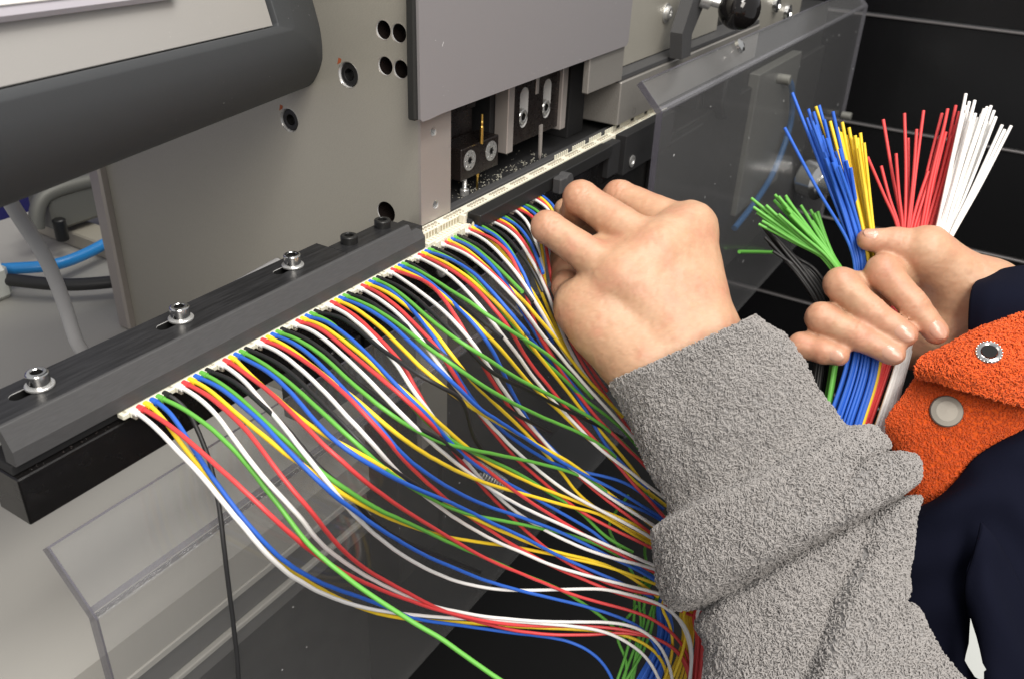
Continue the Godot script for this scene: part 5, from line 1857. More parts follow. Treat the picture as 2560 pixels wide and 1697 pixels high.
	[3, "white", [Vector3(-143.9,-7.6,2), Vector3(-143.7,-7.7,4.4), Vector3(-144.3,-7.7,7.9), Vector3(-146,-7.8,15.3), Vector3(-148,-8.5,22.7), Vector3(-150.4,-9.5,30.1), Vector3(-152.9,-10.5,37.7), Vector3(-155.5,-11.3,45.1), Vector3(-157.9,-12,51.8), Vector3(-160,-13,57.9), Vector3(-161.7,-14.4,63.5), Vector3(-162.7,-16.4,68.4), Vector3(-163,-19.4,72.6), Vector3(-162,-23.9,75.8), Vector3(-159.7,-30.1,77.7), Vector3(-155.9,-37.8,78.3), Vector3(-150.8,-46.5,77.6), Vector3(-144.4,-56.2,75.9), Vector3(-136.7,-67.3,73.8), Vector3(-127.9,-79.8,71.7), Vector3(-118.3,-93.1,69.9), Vector3(-108.3,-106.4,68.6), Vector3(-98.2,-119.2,67.9), Vector3(-88.5,-131,68), Vector3(-79.4,-141.5,69.3), Vector3(-70.7,-150.5,71.9), Vector3(-62.4,-158,75.7), Vector3(-54.5,-164,80.4), Vector3(-46.9,-168.6,85.5), Vector3(-39.8,-172,91), Vector3(-33.1,-174.4,96.7), Vector3(-27,-175.9,102.6), Vector3(-21.6,-176.7,108.6), Vector3(-16.7,-177,114.7), Vector3(-12.4,-177,120.7), Vector3(-8.4,-177.2,126.8), Vector3(-4.9,-178,133.3), Vector3(-1.6,-179.2,140), Vector3(1.4,-180.6,146.6), Vector3(4.2,-182.1,153), Vector3(6.3,-184.3,158.9), Vector3(7.5,-187.4,164.5), Vector3(7.7,-192,169.9), Vector3(6.7,-197.7,174.7), Vector3(4.7,-204,178.5), Vector3(2,-210.1,181.2), Vector3(-0.9,-216.1,182.9), Vector3(-3.8,-222.1,184.4), Vector3(-6.6,-228.3,185.9)]],
	[3, "red", [Vector3(-141,-7.6,2), Vector3(-140.8,-7.7,4.4), Vector3(-141.3,-7.7,7.3), Vector3(-142.8,-7.5,13.9), Vector3(-144.2,-7.7,21), Vector3(-145.8,-7.9,28.3), Vector3(-147.6,-8.2,35.7), Vector3(-149.6,-8.7,43.1), Vector3(-151.6,-9.5,50.3), Vector3(-153.5,-10.5,57.2), Vector3(-155,-11.7,63.6), Vector3(-155.8,-13.4,69.3), Vector3(-155.8,-15.6,74), Vector3(-154.5,-18.9,77.7), Vector3(-152,-23.7,80.1), Vector3(-147.9,-30,81.4), Vector3(-142,-38,81.5), Vector3(-134.5,-47.7,80.9), Vector3(-125.6,-58.8,79.5), Vector3(-115.5,-70.9,77.9), Vector3(-104.7,-83.8,76.3), Vector3(-93.8,-96.8,75.1), Vector3(-83.2,-109.5,74.7), Vector3(-73.4,-121.3,75.5), Vector3(-64.5,-132,77.3), Vector3(-56.5,-141.4,79.9), Vector3(-49.2,-149.4,83.2), Vector3(-42.8,-156.2,87.2), Vector3(-37,-162,91.8), Vector3(-31.9,-167.1,96.9), Vector3(-27.3,-171.6,102.3), Vector3(-23.1,-175.8,108.2), Vector3(-18.9,-179.5,114.5), Vector3(-14.5,-182.6,121.6), Vector3(-10.1,-185.2,129.1), Vector3(-5.9,-187.4,136.8), Vector3(-2.2,-189.5,144.4), Vector3(0.9,-191.8,151.7), Vector3(3.1,-194.7,158.4), Vector3(4.6,-198.4,164.7), Vector3(5.5,-202.7,170.6), Vector3(5.5,-207.8,175.6), Vector3(4.3,-213.6,179.3), Vector3(1.9,-220.1,182), Vector3(-1.1,-226.6,184.1)]],
	[3, "yellow", [Vector3(-138,-7.6,2), Vector3(-137.8,-7.7,4.4), Vector3(-138.7,-8.2,7.6), Vector3(-140.5,-9,14.3), Vector3(-142.3,-9.7,21.2), Vector3(-144,-10.1,28), Vector3(-145.7,-10.5,35), Vector3(-147.4,-11,42), Vector3(-148.8,-11.6,48.9), Vector3(-149.9,-12.2,55.7), Vector3(-150.6,-13,62.1), Vector3(-150.7,-13.9,67.8), Vector3(-149.9,-15.1,72.8), Vector3(-148.1,-17.3,77), Vector3(-145,-21.1,80.3), Vector3(-140.3,-26.7,82.2), Vector3(-133.8,-34.1,82.4), Vector3(-125.6,-43.2,81.6), Vector3(-115.8,-53.6,80.3), Vector3(-104.8,-65.5,79), Vector3(-93.3,-78.3,78), Vector3(-81.6,-91.3,77.5), Vector3(-70.2,-103.9,77.7), Vector3(-59.5,-115.3,78.6), Vector3(-49.7,-125.5,80.4), Vector3(-41,-134.3,83.1), Vector3(-33.3,-141.9,86.8), Vector3(-26.4,-148.5,91.5), Vector3(-20.2,-154.1,96.7), Vector3(-14.5,-158.4,102), Vector3(-8.9,-162,107.7), Vector3(-3.3,-165.5,114.1), Vector3(1.8,-169.2,121), Vector3(5.9,-172.8,128), Vector3(8.7,-176.2,134.6), Vector3(10.6,-179.7,140.9), Vector3(12.1,-183.1,147), Vector3(13.4,-186.6,153.1)]],
	[3, "blue", [Vector3(-135.1,-7.6,2), Vector3(-134.9,-7.7,4.4), Vector3(-135.4,-7.5,8.4), Vector3(-136.8,-6.9,16.8), Vector3(-138.5,-6.8,25.4), Vector3(-140.7,-7.3,34), Vector3(-143.2,-8.1,42.2), Vector3(-145.9,-9.1,50), Vector3(-148.4,-10.2,57.2), Vector3(-150.4,-11.1,63.4), Vector3(-151.7,-12.2,68.9), Vector3(-151.8,-13.6,73.5), Vector3(-150.8,-15.9,77.3), Vector3(-148.4,-19.5,80.5), Vector3(-144.3,-24.6,82.8), Vector3(-138.3,-31.4,83.8), Vector3(-130.6,-39.7,83.6), Vector3(-121.3,-49.4,82.9), Vector3(-110.7,-60.2,81.9), Vector3(-99.3,-71.5,80.9), Vector3(-87.8,-82.9,79.6), Vector3(-76.8,-94.2,78.5), Vector3(-66.4,-105.1,78.6), Vector3(-56.7,-115.6,80.1), Vector3(-47.7,-125,82.6), Vector3(-39.5,-133.3,86), Vector3(-32.4,-140.7,89.8), Vector3(-26.6,-147.3,93.7), Vector3(-21.6,-153.1,97.8), Vector3(-16.9,-158.5,102.9), Vector3(-12.3,-163.3,108.7), Vector3(-8.1,-167.4,114.8), Vector3(-4.2,-171,120.9), Vector3(-0.7,-174.3,127.4), Vector3(2.5,-177.4,134.1), Vector3(5.4,-180.5,141), Vector3(8.1,-183.5,148), Vector3(9.5,-185,151.5)]],
	[3, "green", [Vector3(-132.1,-7.6,2), Vector3(-131.9,-7.7,4.4), Vector3(-132.3,-7.7,8.4), Vector3(-133.4,-7.8,16.4), Vector3(-134.9,-7.9,24.1), Vector3(-136.6,-8.1,31.3), Vector3(-138.5,-8.3,38.2), Vector3(-140.4,-8.7,45.1), Vector3(-142.3,-9.3,52), Vector3(-143.9,-10.2,58.6), Vector3(-145.1,-11.4,64.8), Vector3(-145.6,-13.2,70.3), Vector3(-145.4,-15.8,75), Vector3(-144,-19.5,78.7), Vector3(-141.3,-24.4,81.2), Vector3(-137.1,-30.5,82.7), Vector3(-131.3,-38,82.9), Vector3(-123.7,-47.1,82.2), Vector3(-114.4,-57.6,81), Vector3(-103.6,-69.3,79.8), Vector3(-92,-81.7,78.9), Vector3(-79.8,-93.9,78.3), Vector3(-67.5,-105.2,78.2), Vector3(-55.4,-115.3,79.3), Vector3(-44.4,-123.8,81.5), Vector3(-34.8,-131.1,84.3), Vector3(-26.4,-137.3,87.8), Vector3(-18.9,-142.6,92), Vector3(-12.1,-147.2,96.8), Vector3(-6,-151.4,102), Vector3(-0.7,-155.3,107.7), Vector3(4,-159.3,113.9), Vector3(8,-163.3,120.3), Vector3(11.4,-167.5,127.2), Vector3(14.2,-171.5,134.1), Vector3(16.5,-175.4,140.6), Vector3(18.5,-179.2,146.8)]],
	[3, "black", [Vector3(-129.2,-7.6,2), Vector3(-129,-7.7,4.4), Vector3(-129.2,-7.4,8), Vector3(-130,-6.9,15.5), Vector3(-131.2,-6.8,23.1), Vector3(-132.8,-7.2,30.5), Vector3(-134.7,-7.7,37.6), Vector3(-136.8,-8.3,44.6), Vector3(-138.8,-9.2,51.5), Vector3(-140.6,-10.5,58.2), Vector3(-142,-11.9,64.4), Vector3(-142.8,-13.7,69.8), Vector3(-142.9,-16.1,74.2), Vector3(-142,-19.4,77.7), Vector3(-139.8,-23.9,80.2), Vector3(-136.1,-29.2,81.8), Vector3(-130.9,-35.7,82.5), Vector3(-124.1,-43.7,82.2), Vector3(-115.9,-53.1,81.6), Vector3(-106.4,-63.8,80.8), Vector3(-96.1,-75.4,80)]],
	[4, "white", [Vector3(-122.6,-7.6,2), Vector3(-122.4,-7.7,4.4), Vector3(-123,-7.1,7.5), Vector3(-124.6,-6.2,15.1), Vector3(-126.4,-6.4,23.7), Vector3(-128.5,-7.1,32.3), Vector3(-130.9,-7.6,40.3), Vector3(-133.3,-8.3,47.9), Vector3(-135.6,-9.2,55.1), Vector3(-137.5,-10.5,61.6), Vector3(-138.8,-12.2,67.2), Vector3(-139.1,-14.7,71.8), Vector3(-138.2,-18.3,75.1), Vector3(-135.8,-23.6,77.2), Vector3(-131.7,-30.8,78.2), Vector3(-125.6,-40.1,78.3), Vector3(-117.7,-51.1,77.6), Vector3(-108.3,-63.4,76.6), Vector3(-98,-76.5,75.6), Vector3(-87.2,-89.8,74.8), Vector3(-76.7,-102.5,74.6), Vector3(-66.8,-114.3,75.3), Vector3(-57.8,-124.8,77.1), Vector3(-49.7,-133.9,79.9), Vector3(-42.4,-141.7,83.8), Vector3(-35.8,-148.2,88.4), Vector3(-30.3,-153.8,93), Vector3(-25.6,-158.7,97.9), Vector3(-20.8,-162.9,103.8), Vector3(-15.9,-166.3,110.9), Vector3(-11.2,-169.2,118.4), Vector3(-6.8,-171.6,126), Vector3(-2.6,-173.5,133.8), Vector3(1.4,-175.2,141.5), Vector3(5.1,-176.9,149), Vector3(8.2,-178.6,156), Vector3(10.8,-180.5,162.4), Vector3(13,-182.4,168.2)]],
	[4, "red", [Vector3(-119.7,-7.6,2), Vector3(-119.5,-7.7,4.4), Vector3(-119.8,-7.3,8.2), Vector3(-120.9,-6.6,16), Vector3(-122.5,-6.3,23.8), Vector3(-124.3,-6.1,31.4), Vector3(-126.2,-6.1,38.9), Vector3(-128.3,-6.3,46.3), Vector3(-130.2,-6.8,53.4), Vector3(-131.9,-7.8,60.1), Vector3(-133.2,-9.7,66.2), Vector3(-133.6,-12.5,71.6), Vector3(-132.8,-16.5,75.8), Vector3(-130.4,-22.1,78.5), Vector3(-126.5,-29.4,79.7), Vector3(-120.9,-38.3,79.8), Vector3(-113.5,-48.5,79.1), Vector3(-104.8,-60,77.9), Vector3(-95.1,-72.4,76.5), Vector3(-85,-85.1,75.2), Vector3(-74.7,-97.8,74.8), Vector3(-64.8,-110,75.5), Vector3(-55.6,-121.4,77.4), Vector3(-47.4,-131.7,80.3), Vector3(-40.2,-140.7,84.1), Vector3(-33.8,-148.4,88.5), Vector3(-28.3,-155,93.2), Vector3(-23.6,-160.7,98.3), Vector3(-19.2,-165.5,103.8), Vector3(-15.2,-169.5,109.7), Vector3(-11.5,-172.9,115.9), Vector3(-8.1,-176.1,122.4), Vector3(-5,-178.9,129.1), Vector3(-1.9,-181.1,135.8), Vector3(1.1,-183,142.5), Vector3(4.2,-184.6,149.1), Vector3(7.3,-185.9,155.6), Vector3(10.2,-187,161.9), Vector3(12.8,-188.5,167.8), Vector3(14.9,-190.4,173.5)]],
	[4, "yellow", [Vector3(-116.7,-7.6,2), Vector3(-116.5,-7.7,4.4), Vector3(-117,-7.6,8.4), Vector3(-118.5,-7.5,16.5), Vector3(-120.2,-7.8,24.4), Vector3(-122.2,-8.1,32.1), Vector3(-124.1,-8.4,39.5), Vector3(-126,-8.7,46.7), Vector3(-127.4,-9.1,53.3), Vector3(-128.4,-10,59.5), Vector3(-129,-11.4,65.3), Vector3(-129.1,-13.8,70.5), Vector3(-128,-17.3,75), Vector3(-125.3,-21.9,78.2), Vector3(-120.7,-27.8,80), Vector3(-114.2,-35.3,80.7), Vector3(-105.9,-44.3,80.8), Vector3(-96.1,-54.5,80.5), Vector3(-85.2,-65.4,79.9), Vector3(-73.8,-76.4,79.4), Vector3(-62.2,-87.1,79.3), Vector3(-50.9,-97.1,79.7), Vector3(-40.1,-106.1,81.2), Vector3(-30,-114.1,83.9), Vector3(-20.8,-121.2,88.1), Vector3(-12.4,-127.5,93.2), Vector3(-4.9,-132.9,98.9), Vector3(1.8,-137.2,104.6), Vector3(7.3,-140.7,109.9), Vector3(11.3,-144.2,114.7), Vector3(14.2,-148,119.6), Vector3(16.7,-151.8,125.3), Vector3(19.2,-155.4,131.8), Vector3(21.9,-158.8,138.7), Vector3(24.4,-161.9,145.8), Vector3(26.8,-165.2,152.7), Vector3(28.9,-168.8,159.8)]],
	[4, "blue", [Vector3(-113.8,-7.6,2), Vector3(-113.6,-7.7,4.4), Vector3(-114,-7.2,7.6), Vector3(-115.4,-6.4,14.8), Vector3(-117.1,-6.3,22.5), Vector3(-119.3,-6.6,30.2), Vector3(-121.7,-7.2,37.7), Vector3(-124.4,-7.9,45.4), Vector3(-127,-8.8,53), Vector3(-129.3,-9.8,60.2), Vector3(-130.7,-11.7,66.6), Vector3(-131.1,-14.6,72), Vector3(-130.5,-18.7,76.2), Vector3(-128.5,-24.1,79), Vector3(-124.7,-30.9,80.3), Vector3(-118.7,-39.1,80.5), Vector3(-110.8,-48.7,80.1), Vector3(-101.3,-59.6,79.4), Vector3(-90.8,-71.3,78.5), Vector3(-79.7,-83.2,77.9), Vector3(-68.5,-94.7,77.8), Vector3(-57.7,-105.2,78.4), Vector3(-47.6,-114.6,79.9), Vector3(-38.3,-122.8,82.5), Vector3(-30,-130.1,86.2), Vector3(-22.7,-136.5,90.7), Vector3(-16.2,-142.2,95.8), Vector3(-10.7,-147.4,101.2), Vector3(-6,-152.2,106.8), Vector3(-2,-156.7,112.7), Vector3(1.5,-160.8,119.1), Vector3(4.7,-164.6,125.8), Vector3(7.7,-167.8,132.6), Vector3(10.2,-170.7,139.3), Vector3(12.2,-173.6,145.6), Vector3(13.8,-176.6,151.7)]],
	[4, "green", [Vector3(-110.8,-7.6,2), Vector3(-110.6,-7.7,4.4), Vector3(-111,-7.1,7.9), Vector3(-112.3,-6.3,15.7), Vector3(-113.9,-6.3,24.2), Vector3(-115.8,-6.8,32.5), Vector3(-118.1,-7.5,40.3), Vector3(-120.5,-8.1,47.5), Vector3(-122.5,-8.9,54.5), Vector3(-124,-9.7,61), Vector3(-124.9,-11,67), Vector3(-124.9,-12.8,72.1), Vector3(-123.7,-15.4,76.3), Vector3(-121,-19.1,79.6), Vector3(-116.4,-24.3,81.9), Vector3(-109.5,-31.1,83.1), Vector3(-100.6,-39.1,83.3), Vector3(-90,-47.7,83), Vector3(-78.4,-56.6,82.4), Vector3(-66.2,-65.7,81.8), Vector3(-53.9,-74.9,81.6), Vector3(-42,-83.8,81.9), Vector3(-30.8,-91.9,83.1), Vector3(-20.5,-99.1,85.3), Vector3(-11.6,-105.6,88.2), Vector3(-3.9,-111.1,91.5), Vector3(3,-116.1,95.5), Vector3(9.2,-121.3,100.7), Vector3(14.5,-127,106.4), Vector3(18.8,-133,112.1), Vector3(22.5,-139.1,117.7), Vector3(25.4,-145.1,123.4), Vector3(26.8,-148,126.4)]],
	[4, "black", [Vector3(-107.9,-7.6,2), Vector3(-107.7,-7.7,4.4), Vector3(-108,-7.2,8.1), Vector3(-109.3,-6.5,16), Vector3(-110.9,-6.5,24.2), Vector3(-112.9,-6.9,32.2), Vector3(-115.3,-7.7,40.1), Vector3(-117.8,-8.8,47.7), Vector3(-119.8,-9.8,55.1), Vector3(-121,-10.8,62.2), Vector3(-121.4,-12.2,68.6), Vector3(-121.1,-14.6,73.9), Vector3(-119.6,-17.8,78), Vector3(-116.9,-21.7,81), Vector3(-112.9,-26.1,83), Vector3(-107.6,-31.3,83.7), Vector3(-101.1,-37.8,83.5), Vector3(-93.6,-46.3,83.3), Vector3(-85.5,-56.4,83.6)]],
	[5, "white", [Vector3(-101.3,-7.6,2), Vector3(-101.1,-7.7,4.4), Vector3(-101.7,-7,7.7), Vector3(-103.7,-5.6,15.3), Vector3(-106.2,-5.1,23.4), Vector3(-109.1,-5,31.8), Vector3(-112.2,-5.1,40.2), Vector3(-115.3,-5.3,48.5), Vector3(-118.2,-5.8,56.4), Vector3(-120.6,-6.8,63.6), Vector3(-122.1,-8.7,70), Vector3(-122.4,-11.5,75.3), Vector3(-121,-15.7,79.2), Vector3(-117.7,-21.5,81.6), Vector3(-112.3,-28.7,82.4), Vector3(-105.4,-37.3,81.8), Vector3(-97,-47.1,80.6), Vector3(-87.5,-58.1,79.3), Vector3(-77.2,-69.9,78.2), Vector3(-66.7,-82,77.7), Vector3(-56.7,-93.7,78.2), Vector3(-47.3,-104.2,79.5), Vector3(-38.9,-113.4,81.8), Vector3(-31.4,-121.4,85), Vector3(-24.6,-128.3,89.1), Vector3(-18.7,-134.3,93.7), Vector3(-13.3,-139.4,99), Vector3(-8.5,-144.2,105.1), Vector3(-4.1,-148.5,111.9), Vector3(-0.2,-152.4,118.7), Vector3(3,-155.5,125.2), Vector3(5.9,-158.3,131.6), Vector3(8.6,-160.7,138.3), Vector3(11.1,-163.1,145.1), Vector3(13.3,-165.5,151.8), Vector3(15.3,-168,158.3), Vector3(17.3,-170.6,164.8)]],
	[5, "red", [Vector3(-98.4,-7.6,2), Vector3(-98.2,-7.7,4.4), Vector3(-98.6,-6.9,7.7), Vector3(-100.5,-5.3,15.3), Vector3(-102.8,-4.8,23.3), Vector3(-105.6,-4.8,31.6), Vector3(-108.6,-4.8,39.9), Vector3(-111.5,-4.9,48), Vector3(-114.2,-5,55.7), Vector3(-116.3,-5.4,62.8), Vector3(-117.7,-6.4,69.1), Vector3(-117.9,-8.3,74.4), Vector3(-116.7,-11.8,78.5), Vector3(-113.9,-16.9,81.4), Vector3(-109.3,-23.6,82.8), Vector3(-103,-31.8,82.8), Vector3(-95.1,-41.1,82), Vector3(-86.1,-51.3,81.1), Vector3(-76.2,-62.3,80), Vector3(-65.6,-73.9,79.1), Vector3(-55.2,-85.7,79.1), Vector3(-45.5,-97.2,80.3), Vector3(-36.6,-107.9,82.7), Vector3(-28.7,-117.5,85.9), Vector3(-21.8,-125.9,89.9), Vector3(-15.7,-133.3,94.6), Vector3(-10.5,-139.8,99.9), Vector3(-5.9,-145.6,105.8), Vector3(-2,-150.7,112.1), Vector3(1.5,-155.1,118.5), Vector3(4.7,-158.8,125), Vector3(7.5,-162.2,131.8), Vector3(10,-165.6,138.7), Vector3(12.1,-168.5,145), Vector3(14.1,-171,150.8), Vector3(16.1,-173.1,156.4), Vector3(18,-175.4,162.1), Vector3(18.9,-176.6,165)]],
	[5, "yellow", [Vector3(-95.4,-7.6,2), Vector3(-95.2,-7.7,4.4), Vector3(-95.7,-7,7.8), Vector3(-97.5,-5.8,15.4), Vector3(-99.7,-5.5,23.4), Vector3(-102.3,-5.5,31.6), Vector3(-105,-5.5,39.7), Vector3(-107.6,-5.5,47.5), Vector3(-110,-5.8,54.7), Vector3(-112,-6.7,61.3), Vector3(-113,-8.1,67.3), Vector3(-112.9,-10.1,72.6), Vector3(-111.5,-13.6,76.9), Vector3(-108.4,-19,79.9), Vector3(-103.3,-26.2,81.4), Vector3(-96.2,-35.1,81.9), Vector3(-87.4,-45.4,81.5), Vector3(-77.5,-56.7,80.6), Vector3(-66.8,-68.3,79.7), Vector3(-55.8,-79.6,79.2), Vector3(-45,-90.3,79.7), Vector3(-34.7,-100.1,81.1), Vector3(-25.4,-108.9,83.5), Vector3(-17.3,-116.6,86.8), Vector3(-10.1,-123,90.9), Vector3(-3.7,-128.5,95.6), Vector3(2.2,-133.4,100.9), Vector3(7.3,-137.8,106.5), Vector3(11.9,-141.5,112.3), Vector3(16,-144.7,118.6), Vector3(19.7,-148,125.4), Vector3(22.9,-151.5,132.7), Vector3(25.4,-155.2,139.8), Vector3(27.4,-158.7,146.3), Vector3(29.1,-161.9,152.5)]],
	[5, "blue", [Vector3(-92.5,-7.6,2), Vector3(-92.3,-7.7,4.4), Vector3(-92.7,-6.8,8), Vector3(-94.6,-5.1,15.9), Vector3(-97.2,-4.4,24.2), Vector3(-100.1,-4.2,32.6), Vector3(-103.4,-4.2,41.2), Vector3(-106.8,-4.5,49.6), Vector3(-110.2,-5.1,57.8), Vector3(-113,-6.4,65.3), Vector3(-114.6,-8.4,71.8), Vector3(-114.5,-11.4,76.8), Vector3(-112.8,-15.5,80.3), Vector3(-109.2,-21.5,82.3), Vector3(-103.6,-29.8,83), Vector3(-96.1,-40,82.7), Vector3(-87,-51.6,81.8), Vector3(-77.3,-63.2,80.6), Vector3(-67.2,-74.3,79.4), Vector3(-56.9,-85,78.7), Vector3(-46.5,-95.4,79.1), Vector3(-36.7,-105.3,80.8), Vector3(-27.7,-114.6,83.9), Vector3(-19.8,-123.1,88.2), Vector3(-13.1,-130.7,93.3), Vector3(-7.3,-137.4,99.1), Vector3(-2.3,-143.3,105.2), Vector3(1.7,-148.6,111), Vector3(4.6,-153.6,116.5), Vector3(6.6,-158.4,121.8), Vector3(8.4,-162.9,127.3), Vector3(10.3,-166.8,133.2), Vector3(12.4,-170.7,139.9), Vector3(14.6,-174.9,147.2), Vector3(15.6,-177,150.9)]],
	[5, "green", [Vector3(-89.5,-7.6,2), Vector3(-89.3,-7.7,4.4), Vector3(-89.9,-7.3,8), Vector3(-92.1,-6.6,15.7), Vector3(-95.1,-6.6,23.3), Vector3(-98.5,-6.9,31), Vector3(-101.7,-7.3,39.1), Vector3(-104.8,-7.9,47.4), Vector3(-107.7,-8.7,55.3), Vector3(-110.2,-9.9,62.3), Vector3(-111.8,-11.5,68), Vector3(-112.2,-14.2,72.8), Vector3(-110.9,-18.5,76.6), Vector3(-107.9,-24.5,79.5), Vector3(-102.8,-31.5,81.4), Vector3(-95.8,-39.5,82.1), Vector3(-86.9,-48.8,81.7), Vector3(-76.2,-59.1,80.7), Vector3(-64.7,-69.9,79.9), Vector3(-53,-80.6,79.7), Vector3(-41.8,-91,80.2), Vector3(-31.5,-100.8,81.7), Vector3(-22.4,-110.2,84.1), Vector3(-14.4,-119.1,87.5), Vector3(-7.4,-127.1,91.8), Vector3(-1.4,-134.1,96.7), Vector3(3.6,-140.4,102.2), Vector3(7,-147,107.6), Vector3(9.4,-153.4,113.2), Vector3(12,-158.8,119.2), Vector3(15,-163.1,125.8), Vector3(18.1,-167,132.6)]],
	[5, "black", [Vector3(-86.6,-7.6,2), Vector3(-86.4,-7.7,4.4), Vector3(-86.7,-6.7,8.2), Vector3(-88.2,-4.9,16.4), Vector3(-90.3,-4.3,24.8), Vector3(-93.1,-4.4,33.3), Vector3(-96.1,-4.5,41.2), Vector3(-98.9,-4.5,48.7), Vector3(-101.2,-4.5,55.9), Vector3(-102.9,-4.8,62.7), Vector3(-104,-5.6,68.8), Vector3(-104.2,-6.7,74.1), Vector3(-103,-8.6,78.5), Vector3(-99.9,-11.8,81.9), Vector3(-94.9,-16.5,84.2), Vector3(-88.7,-23.5,84.9), Vector3(-82.2,-33.6,83.4), Vector3(-74.9,-46.4,80.5), Vector3(-66,-60.4,77.4), Vector3(-54.9,-74.6,75.2), Vector3(-42,-88.6,73.9), Vector3(-28.3,-102.9,73.4), Vector3(-21.3,-110.2,73.4)]],
	[6, "white", [Vector3(-78.6,-7.6,2), Vector3(-78.4,-7.7,4.4), Vector3(-79.7,-7.1,8.6), Vector3(-83.1,-5.8,17.7), Vector3(-87,-5.3,27.1), Vector3(-91.1,-5.1,36.4), Vector3(-95.4,-5.2,45.6), Vector3(-99.6,-5.5,54.1), Vector3(-103.5,-6.2,61.7), Vector3(-106.3,-7.9,67.8), Vector3(-107.6,-11.1,72.5), Vector3(-106.8,-16,76), Vector3(-103.6,-22.6,78.2), Vector3(-98.4,-31.4,79), Vector3(-91.5,-41.7,78.6), Vector3(-83.4,-53,77.2), Vector3(-74.5,-65,75.4), Vector3(-65.3,-77.5,73.9), Vector3(-56.4,-89.8,73.4), Vector3(-48,-101.6,74), Vector3(-40.5,-112.5,75.8), Vector3(-33.8,-122.3,78.6), Vector3(-27.8,-130.8,82.7), Vector3(-22.4,-138,87.7), Vector3(-17.5,-144,93.3), Vector3(-13.2,-149,99.2), Vector3(-9.4,-153,105.2), Vector3(-6.1,-156.2,111.3), Vector3(-2.8,-158.8,117.5), Vector3(0.4,-160.9,124.1), Vector3(4,-162.7,131.2), Vector3(7.6,-164.3,138.6), Vector3(11.1,-166.1,145.8), Vector3(14.2,-167.9,152.5), Vector3(16.8,-169.8,158.5), Vector3(19.1,-171.7,164.2)]],
	[6, "red", [Vector3(-75.7,-7.6,2), Vector3(-75.5,-7.7,4.4), Vector3(-76.9,-7.3,8.9), Vector3(-80.6,-6.2,18.5), Vector3(-84.7,-5.7,28.1), Vector3(-89.1,-5.6,37.6), Vector3(-93.4,-5.7,46.9), Vector3(-97.4,-6.2,55.4), Vector3(-100.9,-7.3,62.8), Vector3(-103.5,-9.4,68.5), Vector3(-104.8,-13,72.8), Vector3(-104.2,-18.5,75.9), Vector3(-101.5,-25.6,77.6), Vector3(-96.6,-34.3,77.8), Vector3(-89.9,-44.8,76.8), Vector3(-81.9,-56.8,75.3), Vector3(-73,-69.2,73.7), Vector3(-64,-81.5,72.1), Vector3(-55.4,-93.5,71.1), Vector3(-47.4,-105,71.3), Vector3(-40.3,-115.7,72.8), Vector3(-34.2,-125.6,75.6), Vector3(-28.9,-134.6,79.2), Vector3(-24.5,-142.6,83.5), Vector3(-20.8,-149.6,88.2), Vector3(-17.6,-155.7,93.3), Vector3(-14.7,-160.9,98.7), Vector3(-12.1,-165.2,104.5), Vector3(-9.5,-168.8,110.9), Vector3(-6.9,-172.2,117.8), Vector3(-4.1,-175.3,125.1), Vector3(-1.2,-177.7,132.4), Vector3(2,-179.4,139.5), Vector3(5.5,-180.4,146.5), Vector3(9.3,-180.7,153.3), Vector3(13.2,-180.8,159.9), Vector3(16.9,-181.1,166.5)]],
	[6, "yellow", [Vector3(-72.7,-7.6,2), Vector3(-72.5,-7.7,4.4), Vector3(-73.6,-7,8.5), Vector3(-76.7,-5.7,17.6), Vector3(-80.2,-5.1,27), Vector3(-84,-4.8,36.3), Vector3(-88,-4.8,45.2), Vector3(-91.7,-5.3,53.8), Vector3(-94.9,-6.2,61.7), Vector3(-96.9,-7.7,68.6), Vector3(-97.3,-9.9,74.3), Vector3(-96,-13.3,78.6), Vector3(-92.7,-18.1,81.5), Vector3(-87.5,-24.1,83), Vector3(-80.5,-31.2,83.2), Vector3(-72,-39.2,82.6), Vector3(-62.2,-48.2,81.8), Vector3(-51.6,-57.8,81), Vector3(-40.7,-67.7,80.7), Vector3(-30,-77.7,81.6), Vector3(-19.7,-87.5,83.9), Vector3(-10.3,-96.5,87.4), Vector3(-2,-104.5,91.5), Vector3(4.6,-111.6,95.6), Vector3(10,-118.3,99.9), Vector3(14.3,-124.7,104.5), Vector3(17.7,-130.4,109.5), Vector3(20.3,-135.4,115.1), Vector3(22.4,-139.7,120.9), Vector3(24.4,-143.9,126.9), Vector3(26.2,-147.9,133), Vector3(27.9,-151.8,139.1)]],
	[6, "blue", [Vector3(-69.8,-7.6,2), Vector3(-69.6,-7.7,4.4), Vector3(-70.8,-6.8,9.5), Vector3(-74.1,-4.9,20.1), Vector3(-77.9,-3.8,30.6), Vector3(-82,-2.9,40.5), Vector3(-86.3,-2.5,49.7), Vector3(-90.3,-2.5,58.3), Vector3(-93.3,-3.1,66), Vector3(-95.1,-4.7,72.6), Vector3(-95.2,-7.4,77.9), Vector3(-93.5,-11.7,81.8), Vector3(-89.6,-17.5,84.2), Vector3(-83.8,-24.9,85.2), Vector3(-76.2,-33.6,85.2), Vector3(-66.9,-42.9,84.5), Vector3(-56.5,-52.6,83.7), Vector3(-45.7,-62.7,83.2), Vector3(-35.2,-73.1,83.5), Vector3(-25.2,-83.1,85), Vector3(-16.2,-92.3,87.1), Vector3(-8.5,-100.5,89.6), Vector3(-1.8,-107.8,93.2), Vector3(4.4,-114.3,98), Vector3(10,-120.1,103.8), Vector3(14.9,-125.2,110.3), Vector3(19.1,-129.8,117), Vector3(22.6,-134,123.7), Vector3(25.2,-137.9,130.4), Vector3(27.4,-141.5,137.1), Vector3(29.3,-145,143.8)]],
